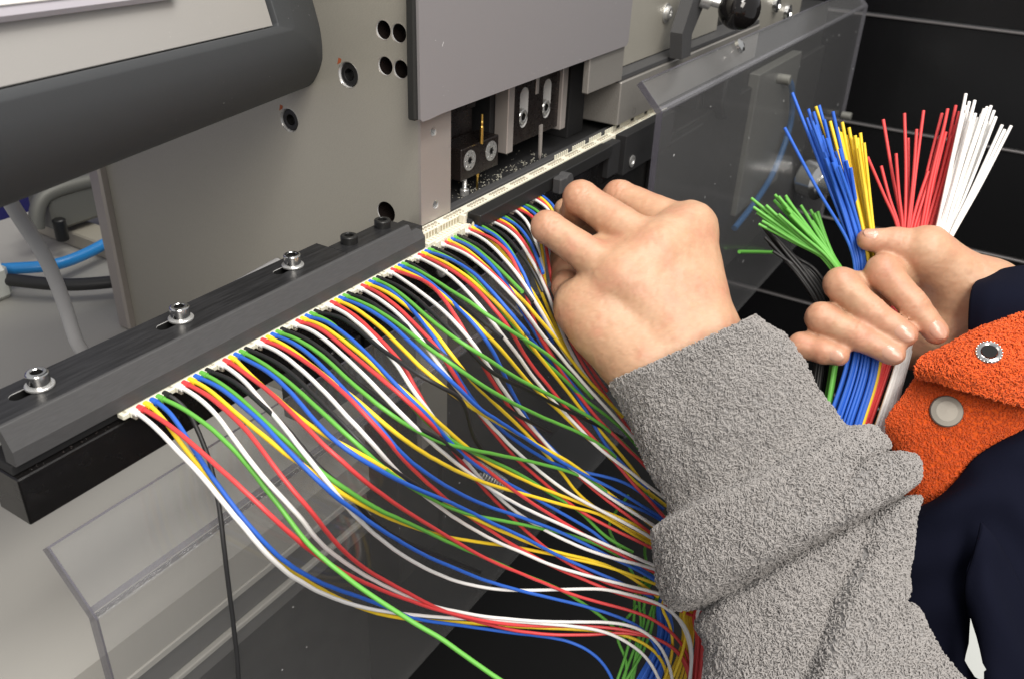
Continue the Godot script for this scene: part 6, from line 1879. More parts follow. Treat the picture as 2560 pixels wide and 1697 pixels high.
	[6, "green", [Vector3(-66.8,-7.6,2), Vector3(-66.6,-7.7,4.4), Vector3(-67.9,-6.9,9.7), Vector3(-71,-5.5,20.4), Vector3(-74.6,-4.5,30.8), Vector3(-78.4,-3.6,40.5), Vector3(-82.2,-3,49.4), Vector3(-85.5,-2.8,57.5), Vector3(-88.1,-3.2,64.9), Vector3(-89.5,-4.1,71.6), Vector3(-89.6,-5.5,77.1), Vector3(-88.1,-8.2,81), Vector3(-84.5,-12.5,83.3), Vector3(-78.7,-18.6,84.9), Vector3(-70.6,-26.3,86), Vector3(-60.8,-35.2,86.5), Vector3(-50.1,-44.5,86.2), Vector3(-38.9,-53.9,85.6), Vector3(-27.7,-63.1,85.5), Vector3(-17.1,-71.8,86.2), Vector3(-7.2,-79.8,87.9), Vector3(1.7,-86.9,90.6), Vector3(9.4,-93.2,93.9), Vector3(15.9,-99.1,97.7), Vector3(21.3,-104.7,101.7), Vector3(25.9,-110.3,105.9), Vector3(29.7,-116.2,111), Vector3(32.5,-122.6,116.9), Vector3(34.2,-129.2,123), Vector3(35,-135.8,128.8), Vector3(35.3,-142.5,134.6)]],
	[6, "black", [Vector3(-63.9,-7.6,2), Vector3(-63.7,-7.7,4.4), Vector3(-64.5,-6.9,8.2), Vector3(-67.4,-5.3,16.6), Vector3(-70.6,-4.5,25.4), Vector3(-74.1,-4.1,34.4), Vector3(-77.4,-3.7,43.5), Vector3(-80.4,-3.6,52.2), Vector3(-83.1,-4,60.4), Vector3(-84.8,-5.2,67.8), Vector3(-84.9,-7.7,74.1), Vector3(-82.7,-11.9,78.9), Vector3(-78,-18.3,81.9), Vector3(-70.8,-26.8,83.4), Vector3(-61.2,-37.3,83.7), Vector3(-49.5,-49.1,83.4), Vector3(-36.1,-61.6,82.9), Vector3(-21.4,-74.4,82.6), Vector3(-6.1,-87.5,82.7), Vector3(1.8,-94,82.9)]],
	[7, "white", [Vector3(-56.5,-7.6,2), Vector3(-56.3,-7.7,4.4), Vector3(-58.2,-7,9), Vector3(-62.9,-5.3,19.1), Vector3(-67.9,-4.2,29.6), Vector3(-73.1,-3.5,39.9), Vector3(-78.5,-3.1,49.5), Vector3(-83.5,-3.3,58.2), Vector3(-87.5,-4.5,65.8), Vector3(-89.8,-7,71.8), Vector3(-89.8,-10.9,75.9), Vector3(-87.3,-16.5,78.3), Vector3(-82.5,-23.9,79.3), Vector3(-75.4,-33.1,79.3), Vector3(-66.4,-43.7,78.7), Vector3(-56.5,-55.5,78.2), Vector3(-46.5,-67.8,78), Vector3(-36.9,-79.7,78.4), Vector3(-28.2,-90.6,79.6), Vector3(-20.5,-100.2,81.8), Vector3(-14,-108.8,85), Vector3(-8.6,-116.4,89.2), Vector3(-3.9,-123.2,94.6), Vector3(0.4,-129,100.8), Vector3(4.2,-133.6,107.2), Vector3(7.3,-137.1,113), Vector3(9.9,-140.2,118.6), Vector3(12.3,-143.2,124.8), Vector3(14.8,-146.4,131.9), Vector3(17.2,-149.8,139.3), Vector3(19.2,-153.4,146.6), Vector3(21.1,-156.9,153.7), Vector3(23.1,-160.5,160.9)]],
	[7, "red", [Vector3(-53.6,-7.6,2), Vector3(-53.4,-7.7,4.4), Vector3(-55.1,-6.8,8.9), Vector3(-59.7,-4.9,18.9), Vector3(-64.7,-3.9,29.4), Vector3(-70,-3.4,39.7), Vector3(-75.1,-3.3,49.5), Vector3(-79.7,-3.6,58.5), Vector3(-83.2,-4.7,66.3), Vector3(-85.5,-7.1,72.5), Vector3(-85.9,-11.1,76.6), Vector3(-83.7,-17,78.7), Vector3(-78.9,-25,79.1), Vector3(-71.9,-35.2,78.4), Vector3(-63.3,-47,77.4), Vector3(-53.9,-59.6,76.7), Vector3(-44.4,-72,76.3), Vector3(-35.4,-83.7,76.2), Vector3(-27.4,-94.5,76.9), Vector3(-20.2,-104,78.8), Vector3(-14.1,-112.4,82), Vector3(-9,-119.9,85.9), Vector3(-4.9,-126.5,90.5), Vector3(-1.4,-132.3,95.6), Vector3(1.6,-137.5,101.4), Vector3(4.6,-142.1,107.9), Vector3(7.5,-145.9,114.6), Vector3(10.2,-149.2,121.3), Vector3(12.7,-152.1,128), Vector3(15.2,-154.9,134.9), Vector3(17.6,-157.7,142), Vector3(20,-160.3,148.8), Vector3(22.2,-162.8,155.2), Vector3(24.1,-165.3,161.2), Vector3(25,-166.5,164.1)]],
	[7, "yellow", [Vector3(-50.6,-7.6,2), Vector3(-50.4,-7.7,4.4), Vector3(-52.1,-6.7,9.1), Vector3(-56.3,-4.8,19.3), Vector3(-60.8,-4,30.1), Vector3(-65.5,-3.5,40.6), Vector3(-70.2,-3.2,50.1), Vector3(-74.6,-3.3,58.4), Vector3(-78.2,-4.3,65.5), Vector3(-80.3,-6.6,71.2), Vector3(-80.3,-10.3,75.3), Vector3(-78,-15.7,77.8), Vector3(-73.1,-23,79), Vector3(-65.7,-32,79.4), Vector3(-56.4,-42.4,79.2), Vector3(-46.1,-53.8,78.9), Vector3(-35.4,-65.6,78.8), Vector3(-25.2,-77.4,79.4), Vector3(-16.2,-88.8,81.1), Vector3(-8.6,-99.3,83.4), Vector3(-2.5,-108.8,86.4), Vector3(2.2,-117.1,89.8), Vector3(5.6,-124.4,93.1), Vector3(8,-130.8,96.6), Vector3(10.3,-136.3,101.1), Vector3(12.6,-141,106.6), Vector3(14.8,-145.3,112.4), Vector3(16.8,-149.1,118.3), Vector3(19,-152.4,124.4), Vector3(21.3,-155.5,131), Vector3(23.8,-158.5,137.9), Vector3(25,-160,141.4)]],
	[7, "blue", [Vector3(-47.7,-7.6,2), Vector3(-47.5,-7.7,4.4), Vector3(-49,-6.8,8.6), Vector3(-53.5,-4.9,18.3), Vector3(-58.4,-3.9,28.2), Vector3(-63.8,-3.2,37.8), Vector3(-69.3,-3,47.1), Vector3(-74.5,-3.4,55.7), Vector3(-78.9,-4.3,63.2), Vector3(-82.1,-6.2,69.3), Vector3(-83.4,-9.5,73.9), Vector3(-82.7,-14.4,77), Vector3(-79.8,-21.2,78.6), Vector3(-74.7,-29.6,79.2), Vector3(-67.6,-39.3,78.8), Vector3(-58.8,-49.9,77.9), Vector3(-49,-60.9,76.9), Vector3(-38.9,-71.9,76.6), Vector3(-29.2,-82.4,77.3), Vector3(-20,-92.2,79.4), Vector3(-11.9,-100.7,82.3), Vector3(-4.8,-107.9,85.8), Vector3(1.9,-113.6,90.5), Vector3(8.2,-118.1,96), Vector3(14,-121.2,101.8), Vector3(18.9,-123.6,107.5), Vector3(23,-125.8,113.4), Vector3(26.2,-128.4,119.8), Vector3(28.7,-131.8,126.3), Vector3(30.4,-135.5,132.7), Vector3(31.9,-139.2,138.8), Vector3(32.6,-141,141.9)]],
	[7, "green", [Vector3(-44.7,-7.6,2), Vector3(-44.5,-7.7,4.4), Vector3(-46.1,-6.9,8.8), Vector3(-50.4,-5.3,18.3), Vector3(-55.2,-4.4,28.2), Vector3(-60.2,-4,38.1), Vector3(-65.1,-3.6,47.6), Vector3(-69.4,-3.3,56.5), Vector3(-72.8,-3.3,64.5), Vector3(-74.7,-3.9,71.3), Vector3(-74.9,-5.4,76.6), Vector3(-72.9,-8,80.2), Vector3(-68.4,-12.4,82.5), Vector3(-61.5,-18.8,83.8), Vector3(-52.4,-27.1,84.4), Vector3(-41.4,-36.6,84.8), Vector3(-29.2,-46.7,85.4), Vector3(-16.7,-56.9,86.5), Vector3(-4.8,-66.7,88.3), Vector3(5.8,-75.7,90.7), Vector3(14.9,-83.9,93.8), Vector3(22.5,-91.4,98), Vector3(28.8,-98.7,103), Vector3(33.7,-105.7,108.5), Vector3(37.3,-112.4,114.1), Vector3(40.2,-119.1,119.9), Vector3(41.6,-122.4,122.9)]],
	[7, "black", [Vector3(-41.8,-7.6,2), Vector3(-41.6,-7.7,4.4), Vector3(-43,-7,8.8), Vector3(-46.7,-5.4,18.3), Vector3(-50.9,-4.2,27.8), Vector3(-55.5,-3.5,36.9), Vector3(-60.2,-3,45.6), Vector3(-64.6,-2.7,53.7), Vector3(-68.2,-3.3,61.4), Vector3(-70.4,-5,68.3), Vector3(-70.7,-8.3,73.9), Vector3(-68.8,-13.3,78.1), Vector3(-64.2,-20.2,80.8), Vector3(-56.6,-28,82.2), Vector3(-46.4,-36.5,82.7), Vector3(-34.5,-45.8,83), Vector3(-22.1,-55.8,83.5), Vector3(-9.9,-66,84.8), Vector3(1.6,-75.7,86.9), Vector3(12.2,-84.6,90.1), Vector3(21.7,-92.7,94.3), Vector3(30.4,-100.3,99.4), Vector3(38.5,-107.5,105.2), Vector3(42.5,-111,108.2)]],
	[8, "white", [Vector3(-33.3,-7.6,2), Vector3(-33.1,-7.7,4.4), Vector3(-35.7,-7.1,10.1), Vector3(-41.3,-5.7,21.4), Vector3(-47.1,-4.4,32.1), Vector3(-52.7,-3.3,42.3), Vector3(-57.8,-2.5,51.5), Vector3(-62.1,-2.5,59.7), Vector3(-64.9,-3.9,66.6), Vector3(-65.7,-7.1,71.9), Vector3(-64.1,-12.1,75.4), Vector3(-60.2,-19.1,77.3), Vector3(-54.1,-28.3,77.9), Vector3(-46.5,-39,77.7), Vector3(-37.8,-50.5,77.2), Vector3(-29,-62.3,77.3), Vector3(-20.7,-73.7,78.1), Vector3(-13.3,-84.2,79.6), Vector3(-7,-93.6,82.1), Vector3(-1.9,-102.2,85.8), Vector3(2.4,-109.9,90.6), Vector3(5.8,-116.5,96.1), Vector3(8.8,-122,102.1), Vector3(11.3,-126.7,108.4), Vector3(13.5,-130.9,114.6), Vector3(15.5,-134.6,120.7), Vector3(17.5,-138,127.1), Vector3(19.5,-141.5,134), Vector3(21.4,-145,140.9), Vector3(23,-148.2,147.3), Vector3(24.5,-151.2,153.1), Vector3(25.2,-152.7,155.9)]],
	[8, "red", [Vector3(-30.4,-7.6,2), Vector3(-30.2,-7.7,4.4), Vector3(-31.8,-6.6,8.7), Vector3(-35.9,-4.1,18.2), Vector3(-40.1,-2,28.1), Vector3(-44.9,-0.7,37.6), Vector3(-50.3,-0.3,46.2), Vector3(-55.6,-0.6,53.9), Vector3(-59.9,-1.7,60.7), Vector3(-62.9,-4,66.3), Vector3(-64.1,-8,70.6), Vector3(-62.8,-13.6,73.5), Vector3(-59.2,-21.2,74.8), Vector3(-53.3,-30.4,75), Vector3(-45.8,-41.1,74.6), Vector3(-37.4,-52.6,74), Vector3(-28.9,-64,73.6), Vector3(-20.7,-74.8,74), Vector3(-13.2,-84.5,75.4), Vector3(-6.7,-93.5,78.1), Vector3(-1.2,-101.8,81.8), Vector3(3.2,-109.4,86.4), Vector3(6.8,-116,91.5), Vector3(9.7,-121.7,96.9), Vector3(11.8,-126.8,102.6), Vector3(13.6,-131.4,108.4), Vector3(15.2,-135.5,114.4), Vector3(16.8,-139.3,120.5), Vector3(18.2,-142.9,126.6), Vector3(19.6,-146.5,132.7), Vector3(21,-150.2,139), Vector3(22.3,-154.1,145.3), Vector3(23.5,-158.3,151.5), Vector3(24.6,-162.7,157.6)]],
	[8, "yellow", [Vector3(-27.4,-7.6,2), Vector3(-27.2,-7.7,4.4), Vector3(-28.9,-7,9.1), Vector3(-33.1,-5.2,18.7), Vector3(-37.8,-3.8,27.9), Vector3(-42.7,-2.8,37), Vector3(-47.3,-2.2,45.8), Vector3(-51.2,-2.1,54), Vector3(-54.2,-2.4,61.3), Vector3(-55.9,-4,67.7), Vector3(-55.6,-7.6,73), Vector3(-52.9,-13,76.8), Vector3(-47.7,-20,78.8), Vector3(-40.6,-28.4,79.3), Vector3(-32.1,-38.4,79.3), Vector3(-22.7,-49.1,79.3), Vector3(-13.1,-59.8,79.9), Vector3(-3.9,-70,81.2), Vector3(4.3,-79.5,83.5), Vector3(11.1,-88.4,86.8), Vector3(16.6,-96.5,90.9), Vector3(21,-103.6,95.6), Vector3(24.7,-109.7,100.8), Vector3(27.5,-115.2,106.4), Vector3(29.6,-120.2,112), Vector3(30.9,-124.8,117.3), Vector3(31.8,-129,122.5), Vector3(33,-132.6,128.1), Vector3(34.4,-136.2,134.2), Vector3(35.9,-139.9,140.5), Vector3(37.2,-144.1,146.7), Vector3(38.2,-148.6,153)]],
	[8, "blue", [Vector3(-24.5,-7.6,2), Vector3(-24.3,-7.7,4.4), Vector3(-26.3,-6.8,9.4), Vector3(-31.5,-4.9,19.9), Vector3(-37.2,-3.4,30.2), Vector3(-43,-2.5,40.2), Vector3(-48.6,-2,49.8), Vector3(-53.4,-2.2,58.6), Vector3(-56.6,-3.4,66), Vector3(-57.8,-6.4,71.8), Vector3(-56.8,-11.3,75.8), Vector3(-53.5,-18.3,77.9), Vector3(-48.3,-27.4,78.4), Vector3(-41.5,-38.1,77.9), Vector3(-33.7,-49.7,76.9), Vector3(-25.5,-61.2,75.9), Vector3(-17.8,-72.5,75.5), Vector3(-10.8,-83.2,76.1), Vector3(-4.7,-92.8,78), Vector3(0.6,-101.2,81.1), Vector3(5.1,-108.8,85.3), Vector3(8.7,-115.6,90.3), Vector3(11.6,-121.6,95.9), Vector3(14,-127.1,102.1), Vector3(16.2,-131.9,108.9), Vector3(18.9,-135.6,116), Vector3(22,-138.6,123.2), Vector3(25.3,-141.3,130.5), Vector3(28,-144.2,137.5), Vector3(29.9,-147.3,144), Vector3(31.4,-150.3,150), Vector3(32.1,-151.7,152.9)]],
	[8, "green", [Vector3(-21.5,-7.6,2), Vector3(-21.3,-7.7,4.4), Vector3(-23.1,-7,9.1), Vector3(-27.8,-5.3,18.9), Vector3(-32.6,-3.9,28.3), Vector3(-37.4,-2.7,37.5), Vector3(-41.9,-1.6,46.4), Vector3(-45.9,-0.7,54.9), Vector3(-48.9,-0.4,62.5), Vector3(-50.5,-1.3,69), Vector3(-49.9,-3.6,74.3), Vector3(-46.9,-7.5,78.3), Vector3(-41,-13.1,80.8), Vector3(-32.6,-20.2,82.4), Vector3(-22.2,-29,83.6), Vector3(-10.9,-39.1,84.7), Vector3(0.6,-50.1,86), Vector3(11.5,-61.4,87.5), Vector3(21.8,-72.8,89.3), Vector3(31.7,-84.3,91.5)]],
	[8, "black", [Vector3(-18.6,-7.6,2), Vector3(-18.4,-7.7,4.4), Vector3(-20.6,-7.1,9.1), Vector3(-26,-5.8,19), Vector3(-31.9,-5.2,29.1), Vector3(-37.8,-4.8,39.4), Vector3(-43.2,-4.5,49.3), Vector3(-47.6,-4.5,58.8), Vector3(-51.1,-5.2,67.7), Vector3(-53.8,-6.5,76.1), Vector3(-55.9,-8.2,84.2)]],
	[9, "white", [Vector3(-10.5,-7.6,2), Vector3(-10.3,-7.7,4.4), Vector3(-13.3,-6.5,9.8), Vector3(-19.6,-4.1,21.3), Vector3(-25.9,-2.5,33), Vector3(-32.2,-1.8,43.7), Vector3(-37.8,-1.9,53), Vector3(-41.8,-3.2,60.8), Vector3(-43.7,-6,66.8), Vector3(-42.8,-10.8,71.1), Vector3(-39.2,-17.6,74), Vector3(-33.2,-26.2,75.7), Vector3(-25.6,-36.1,76.4), Vector3(-17.4,-46.7,76.7), Vector3(-9.2,-57.5,77.7), Vector3(-1.6,-67.9,79.8), Vector3(5,-77.4,83), Vector3(10.6,-85.9,86.9), Vector3(14.8,-93.4,91.5), Vector3(17.9,-99.9,96.4), Vector3(20,-105.4,101.5), Vector3(21.9,-109.9,106.9), Vector3(23.8,-113.8,112.5), Vector3(25.5,-117.4,118.2), Vector3(26.9,-121,124), Vector3(28.1,-124.5,129.6), Vector3(29.4,-127.8,135.4), Vector3(30.7,-131.2,141.4), Vector3(32,-134.8,147.5), Vector3(33.2,-138.5,153.7), Vector3(33.7,-140.5,156.8)]],
	[9, "red", [Vector3(-7.6,-7.6,2), Vector3(-7.4,-7.7,4.4), Vector3(-10.2,-6.5,10.2), Vector3(-16.3,-4,21.9), Vector3(-22.6,-2,33.2), Vector3(-28.6,-0.8,44.1), Vector3(-33.8,-0.6,53.9), Vector3(-37.8,-1.6,62), Vector3(-39.9,-4,68.2), Vector3(-39.5,-8.2,72.8), Vector3(-36.6,-14.2,75.7), Vector3(-31.7,-21.7,76.5), Vector3(-25.1,-30.4,75.9), Vector3(-17.4,-40.5,75.9), Vector3(-9.1,-51.5,77.1), Vector3(-1.1,-62.4,79.1), Vector3(5.9,-72.4,81.6), Vector3(11.7,-81.2,84.3), Vector3(16.2,-89,87.9), Vector3(19.8,-96.3,92.5), Vector3(22.6,-103,98), Vector3(24.5,-109.4,104.1), Vector3(25.8,-115.2,110.3), Vector3(26.4,-120.3,116), Vector3(26.8,-124.9,121.4), Vector3(27.3,-129.6,127.1), Vector3(27.9,-134.2,133.2), Vector3(28.4,-138.9,139.3), Vector3(28.9,-143.5,145.2), Vector3(29.5,-147.7,150.9), Vector3(29.8,-149.7,153.6)]],
	[9, "yellow", [Vector3(-4.6,-7.6,2), Vector3(-4.4,-7.7,4.4), Vector3(-7.1,-6.6,10), Vector3(-12.9,-4.3,21.4), Vector3(-18.8,-2.5,32.4), Vector3(-24.4,-1.5,42.9), Vector3(-29.2,-1.5,52.4), Vector3(-32.6,-2.7,60.6), Vector3(-33.8,-5.5,67.1), Vector3(-32.3,-10.4,71.9), Vector3(-28.3,-17.1,74.7), Vector3(-22.1,-25.3,76.1), Vector3(-14.4,-35,77), Vector3(-5.9,-45.6,78), Vector3(2.7,-56.4,79.4), Vector3(10.5,-66.5,81.2), Vector3(17,-75.7,83.3), Vector3(22.2,-83.9,85.8), Vector3(26.2,-91.4,89.3), Vector3(29.4,-98.4,94.1), Vector3(31.6,-105,100), Vector3(33,-111.3,106.4), Vector3(33.8,-117.3,112.9), Vector3(34.4,-122.9,118.9), Vector3(34.7,-128.1,124.4), Vector3(34.9,-133.4,129.4), Vector3(34.9,-138.6,134.3)]],
	[9, "blue", [Vector3(-1.6,-7.6,2), Vector3(-1.5,-7.7,4.4), Vector3(-3.7,-6.3,9.2), Vector3(-9.2,-3.3,19.6), Vector3(-14.9,-1,30.2), Vector3(-20.7,0.6,40.6), Vector3(-26.2,1.3,50.3), Vector3(-31.1,0.9,58.9), Vector3(-34.5,-0.8,66.3), Vector3(-35.9,-3.9,72.3), Vector3(-35.2,-8.3,77.1), Vector3(-32.6,-13.9,80.8), Vector3(-28.6,-19.4,82.2), Vector3(-23.7,-22.8,79.2), Vector3(-18.2,-24.6,73.2), Vector3(-11.9,-28.3,69), Vector3(-4.8,-35.6,68.7), Vector3(2.5,-44.7,70.7), Vector3(9.5,-53.9,73.2), Vector3(15.8,-62.5,75.6), Vector3(20.8,-70.4,78.4), Vector3(24.4,-77.6,81.7), Vector3(26.8,-84.5,85.5), Vector3(28.1,-91.1,89.7), Vector3(28.6,-97.6,94.3), Vector3(28.9,-104,99.1), Vector3(29.1,-109.7,103.9), Vector3(29.5,-114.6,109.2), Vector3(30.2,-119.2,115.1), Vector3(31.1,-124,121.4), Vector3(32.2,-128.8,127.9), Vector3(32.7,-131.2,131.1)]],
	[9, "green", [Vector3(1.3,-7.6,2), Vector3(1.5,-7.7,4.4), Vector3(-1.4,-6.4,10.4), Vector3(-7.7,-4.2,22.4), Vector3(-14.5,-2.9,33.8), Vector3(-21.1,-2.6,44.3), Vector3(-26.8,-3.5,53.9), Vector3(-30.7,-5.5,62), Vector3(-32.3,-8.4,68.2), Vector3(-31.2,-12.9,72.3), Vector3(-27.5,-19.3,74.6), Vector3(-21.4,-27.5,75.6), Vector3(-13.4,-36.7,76), Vector3(-4.3,-46.3,76.9), Vector3(4.9,-55.9,78.4), Vector3(13.3,-65.2,80.7), Vector3(20.6,-74.1,83.7), Vector3(26.7,-82.3,87.5), Vector3(31.7,-89.1,92), Vector3(35.8,-94.6,96.9), Vector3(39,-99.6,102.2), Vector3(41.3,-104.9,108.2), Vector3(42.6,-110.8,114.5), Vector3(43.2,-116.7,120.7), Vector3(43.5,-122.2,126.4), Vector3(43.6,-127.1,131.5)]],
	[9, "black", [Vector3(4.2,-7.6,2), Vector3(4.4,-7.7,4.4), Vector3(1.7,-6.5,10.5), Vector3(-4.3,-4.6,22.4), Vector3(-10.8,-3.4,33.5), Vector3(-17.1,-2.7,43.6), Vector3(-22.8,-2.2,52.5), Vector3(-27.1,-2.3,60.4), Vector3(-30.1,-3.3,67.7), Vector3(-32.1,-5.5,74.6), Vector3(-33.5,-8.5,81.2)]],
	[10, "white", [Vector3(11.9,-8,2), Vector3(12.1,-8.1,4.4), Vector3(8.8,-6.5,10.4), Vector3(1.7,-3.5,22.3), Vector3(-5.6,-1.3,33.6), Vector3(-12.6,0.1,43.7), Vector3(-18.2,0.3,52.9), Vector3(-21.8,-1.1,61), Vector3(-22.6,-4.4,67.5), Vector3(-20.6,-9.8,72), Vector3(-16.3,-16.9,74.5), Vector3(-10.3,-25,75.6), Vector3(-3.1,-33.6,76.2), Vector3(4.4,-42.3,77.2), Vector3(11.5,-50.9,78.9), Vector3(17.5,-59.3,81.5), Vector3(22.5,-67.3,85.3), Vector3(26.4,-74.9,90.1), Vector3(29.4,-81.8,95.6), Vector3(31.6,-88.1,101.5), Vector3(33.2,-93.9,107.6), Vector3(34.3,-99.3,113.7), Vector3(35,-104.3,119.5), Vector3(35.2,-109.2,124.9), Vector3(35.2,-113.9,129.9), Vector3(35,-118.7,134.8)]],
	[10, "red", [Vector3(14.8,-8,2), Vector3(15,-8.1,4.4), Vector3(12.1,-6.7,9.3), Vector3(5.5,-4.1,19.7), Vector3(-1.2,-2.3,30.2), Vector3(-7.9,-1.1,40.3), Vector3(-13.8,-0.5,49.5), Vector3(-18.3,-1,57.6), Vector3(-20.9,-2.9,64.3), Vector3(-21.2,-6.3,69), Vector3(-19.1,-11.5,71.8), Vector3(-14.4,-18.7,73.2), Vector3(-8,-27.8,74), Vector3(-1.1,-37.9,74.8), Vector3(5.8,-48.2,76), Vector3(12,-58,77.7), Vector3(17.5,-66.7,79.9), Vector3(21.7,-74.4,83), Vector3(24.8,-81.4,86.9), Vector3(27.3,-88.1,91.5), Vector3(29.2,-94.3,97), Vector3(30.6,-99.9,103.1), Vector3(31.8,-105.1,109.5), Vector3(32.9,-109.9,115.8), Vector3(33.9,-114.5,121.9), Vector3(34.6,-119.1,127.9), Vector3(35.1,-123.7,133.7), Vector3(35.4,-128.5,139.5), Vector3(35.3,-133.9,145.3), Vector3(35.2,-136.7,148.3)]],
	[10, "yellow", [Vector3(17.8,-8,2), Vector3(18,-8.1,4.4), Vector3(14.5,-6.7,10.1), Vector3(7.2,-4.3,21.6), Vector3(-0.2,-3.1,33), Vector3(-6.8,-2.8,43.6), Vector3(-11.7,-3.5,53), Vector3(-14.3,-5.4,60.7), Vector3(-14,-9,66.6), Vector3(-10.9,-14.8,70.8), Vector3(-5.4,-22.6,73.7), Vector3(1.8,-31.5,75.5), Vector3(9.6,-40.9,76.9), Vector3(17,-50.2,78.2), Vector3(23.6,-59,79.9), Vector3(29.1,-67.3,82.6), Vector3(33.6,-74.9,86.6), Vector3(37.2,-81.8,91.5), Vector3(40.1,-88.4,97.1), Vector3(42.4,-94.9,103.2), Vector3(43.4,-98.1,106.4)]],
	[10, "blue", [Vector3(20.7,-8,2), Vector3(20.9,-8.1,4.4), Vector3(18.1,-6.7,9.3), Vector3(11,-3.7,19.8), Vector3(3.7,-1.8,30.3), Vector3(-3.5,-0.8,40.5), Vector3(-9.8,-1,50.1), Vector3(-14.5,-2.9,58.5), Vector3(-17,-6.8,64.9), Vector3(-17,-12.5,69.3), Vector3(-14.2,-19.6,72), Vector3(-9.2,-27.6,73.3), Vector3(-2.6,-36.4,73.4), Vector3(4.6,-45.6,73.6), Vector3(11.7,-55.1,74.9), Vector3(18.3,-64.8,77.7), Vector3(24.4,-74.3,81.4), Vector3(29.8,-83.5,85.8), Vector3(34.9,-92.5,90.6)]],
	[10, "green", [Vector3(23.7,-8,2), Vector3(23.9,-8.1,4.4), Vector3(20.1,-6.8,11.2), Vector3(12.3,-4.6,23.9), Vector3(4,-3,35.5), Vector3(-4,-1.6,46.1), Vector3(-11.6,-0.6,56.1), Vector3(-18.6,-0.2,66), Vector3(-25.3,-0.1,75.8)]],
	[10, "black", [Vector3(26.6,-8,2), Vector3(26.8,-8.1,4.4), Vector3(23.1,-6.3,10.2), Vector3(15.4,-3.7,22.3), Vector3(7.7,-2.5,34.7), Vector3(0.4,-2.3,46.1), Vector3(-5.9,-2.7,55.8), Vector3(-10.8,-3.7,63.7), Vector3(-14.4,-5.6,70.7), Vector3(-17.3,-8.4,77.2)]],
	[11, "white", [Vector3(35.1,-8,2), Vector3(35.3,-8.1,4.4), Vector3(31.6,-6.6,10), Vector3(24.2,-4.4,21.1), Vector3(17,-3.5,31.9), Vector3(10.5,-4,42), Vector3(5.7,-5.9,50.9), Vector3(3.2,-9.3,57.7), Vector3(3.4,-14.3,62.3), Vector3(6,-21.1,65.6), Vector3(10.2,-29.5,68.2), Vector3(15.2,-38.9,70.4), Vector3(20.5,-48.6,72.5), Vector3(26,-57.8,74.7), Vector3(31.6,-66.6,77.1)]],
	[11, "red", [Vector3(38,-8,2), Vector3(38.2,-8.1,4.4), Vector3(34.5,-6.3,10.5), Vector3(27.6,-3.7,22.2), Vector3(20.7,-2.5,33.5), Vector3(14.2,-2.9,43.3), Vector3(8.6,-5,51), Vector3(4.9,-8.4,56.3), Vector3(3.4,-13.1,59.7), Vector3(4.1,-19.2,61.7), Vector3(6.6,-26.5,62.7), Vector3(10.4,-35,63.4), Vector3(15,-44,64.3), Vector3(20,-53,65.7), Vector3(25.4,-61.4,67.4), Vector3(28.1,-65.6,68.3)]],
	[11, "yellow", [Vector3(41,-8,2), Vector3(41.2,-8.1,4.4), Vector3(37.7,-7.2,9.7), Vector3(30.7,-5.9,19.9), Vector3(23.7,-5.4,29.7), Vector3(17.2,-5.7,38.7), Vector3(12.1,-7,46.6), Vector3(8.9,-9.4,53.2), Vector3(8.1,-13,58.1), Vector3(9.5,-18.3,61.7), Vector3(12.8,-25.3,64.2), Vector3(17.3,-33.5,66.1), Vector3(22.6,-42.4,67.7), Vector3(28,-51.8,69.7), Vector3(33.3,-61.4,71.8), Vector3(38.2,-71,73.9)]],
	[11, "blue", [Vector3(43.9,-8,2), Vector3(44.1,-8.1,4.4), Vector3(40.1,-6.4,10.8), Vector3(32.5,-4.1,22.8), Vector3(24.6,-3.6,34), Vector3(17.3,-4.6,43.8), Vector3(11.6,-6.9,51.9), Vector3(8.2,-10.7,57.9), Vector3(7.3,-16.1,61.5), Vector3(9.3,-23,63.5), Vector3(13.6,-31.6,64.4), Vector3(19.6,-41.1,64.8), Vector3(26.2,-51.4,65.2), Vector3(29.6,-56.8,65.5)]],
	[11, "green", [Vector3(46.9,-8,2), Vector3(47.1,-8.1,4.4), Vector3(43,-6.8,10.7), Vector3(35.4,-5.3,22.4), Vector3(27.7,-5.2,33.4), Vector3(20.5,-6.4,42.7), Vector3(14.8,-9.1,50.3), Vector3(11.1,-13.2,56.3), Vector3(9.5,-18.2,60.5), Vector3(9.2,-23.4,63.6)]],
	[11, "black", [Vector3(49.9,-8,2), Vector3(50,-8.1,4.4), Vector3(46.4,-6.7,10.4), Vector3(39.5,-4.8,21.8), Vector3(32.3,-4.2,32.5), Vector3(25.5,-4.7,41.7), Vector3(20,-6,49.6), Vector3(16,-8.5,56.3), Vector3(13.2,-12.5,62), Vector3(11,-17.2,67.1)]],
	[12, "white", [Vector3(60.5,-10.2,2), Vector3(60.7,-10.3,4.4), Vector3(57.1,-9.1,10.6), Vector3(51.1,-8.4,21.5), Vector3(44.7,-9.4,31.6), Vector3(39,-12.2,40.5), Vector3(35.2,-16.3,47.7), Vector3(33.6,-21.6,52.9), Vector3(34.1,-27.7,56.2), Vector3(36,-34.5,58.3), Vector3(38.7,-42,60), Vector3(41.4,-50,61.8), Vector3(43.8,-58.1,64.1), Vector3(45.8,-66,67.2), Vector3(47.4,-73.5,70.9), Vector3(48.8,-80.6,75.5), Vector3(50.3,-87.6,80.9)]],
	[12, "red", [Vector3(63.4,-10.2,2), Vector3(63.6,-10.3,4.4), Vector3(60.8,-9,9.3), Vector3(55.5,-7.8,18.6), Vector3(49.6,-8.2,27.8), Vector3(44.1,-9.9,35.9), Vector3(39.8,-12.5,42.5), Vector3(37.2,-16.7,47.7), Vector3(36.9,-23,51.6), Vector3(38.9,-31,54.5), Vector3(42.5,-40.2,56.6), Vector3(44.5,-45,57.5)]],
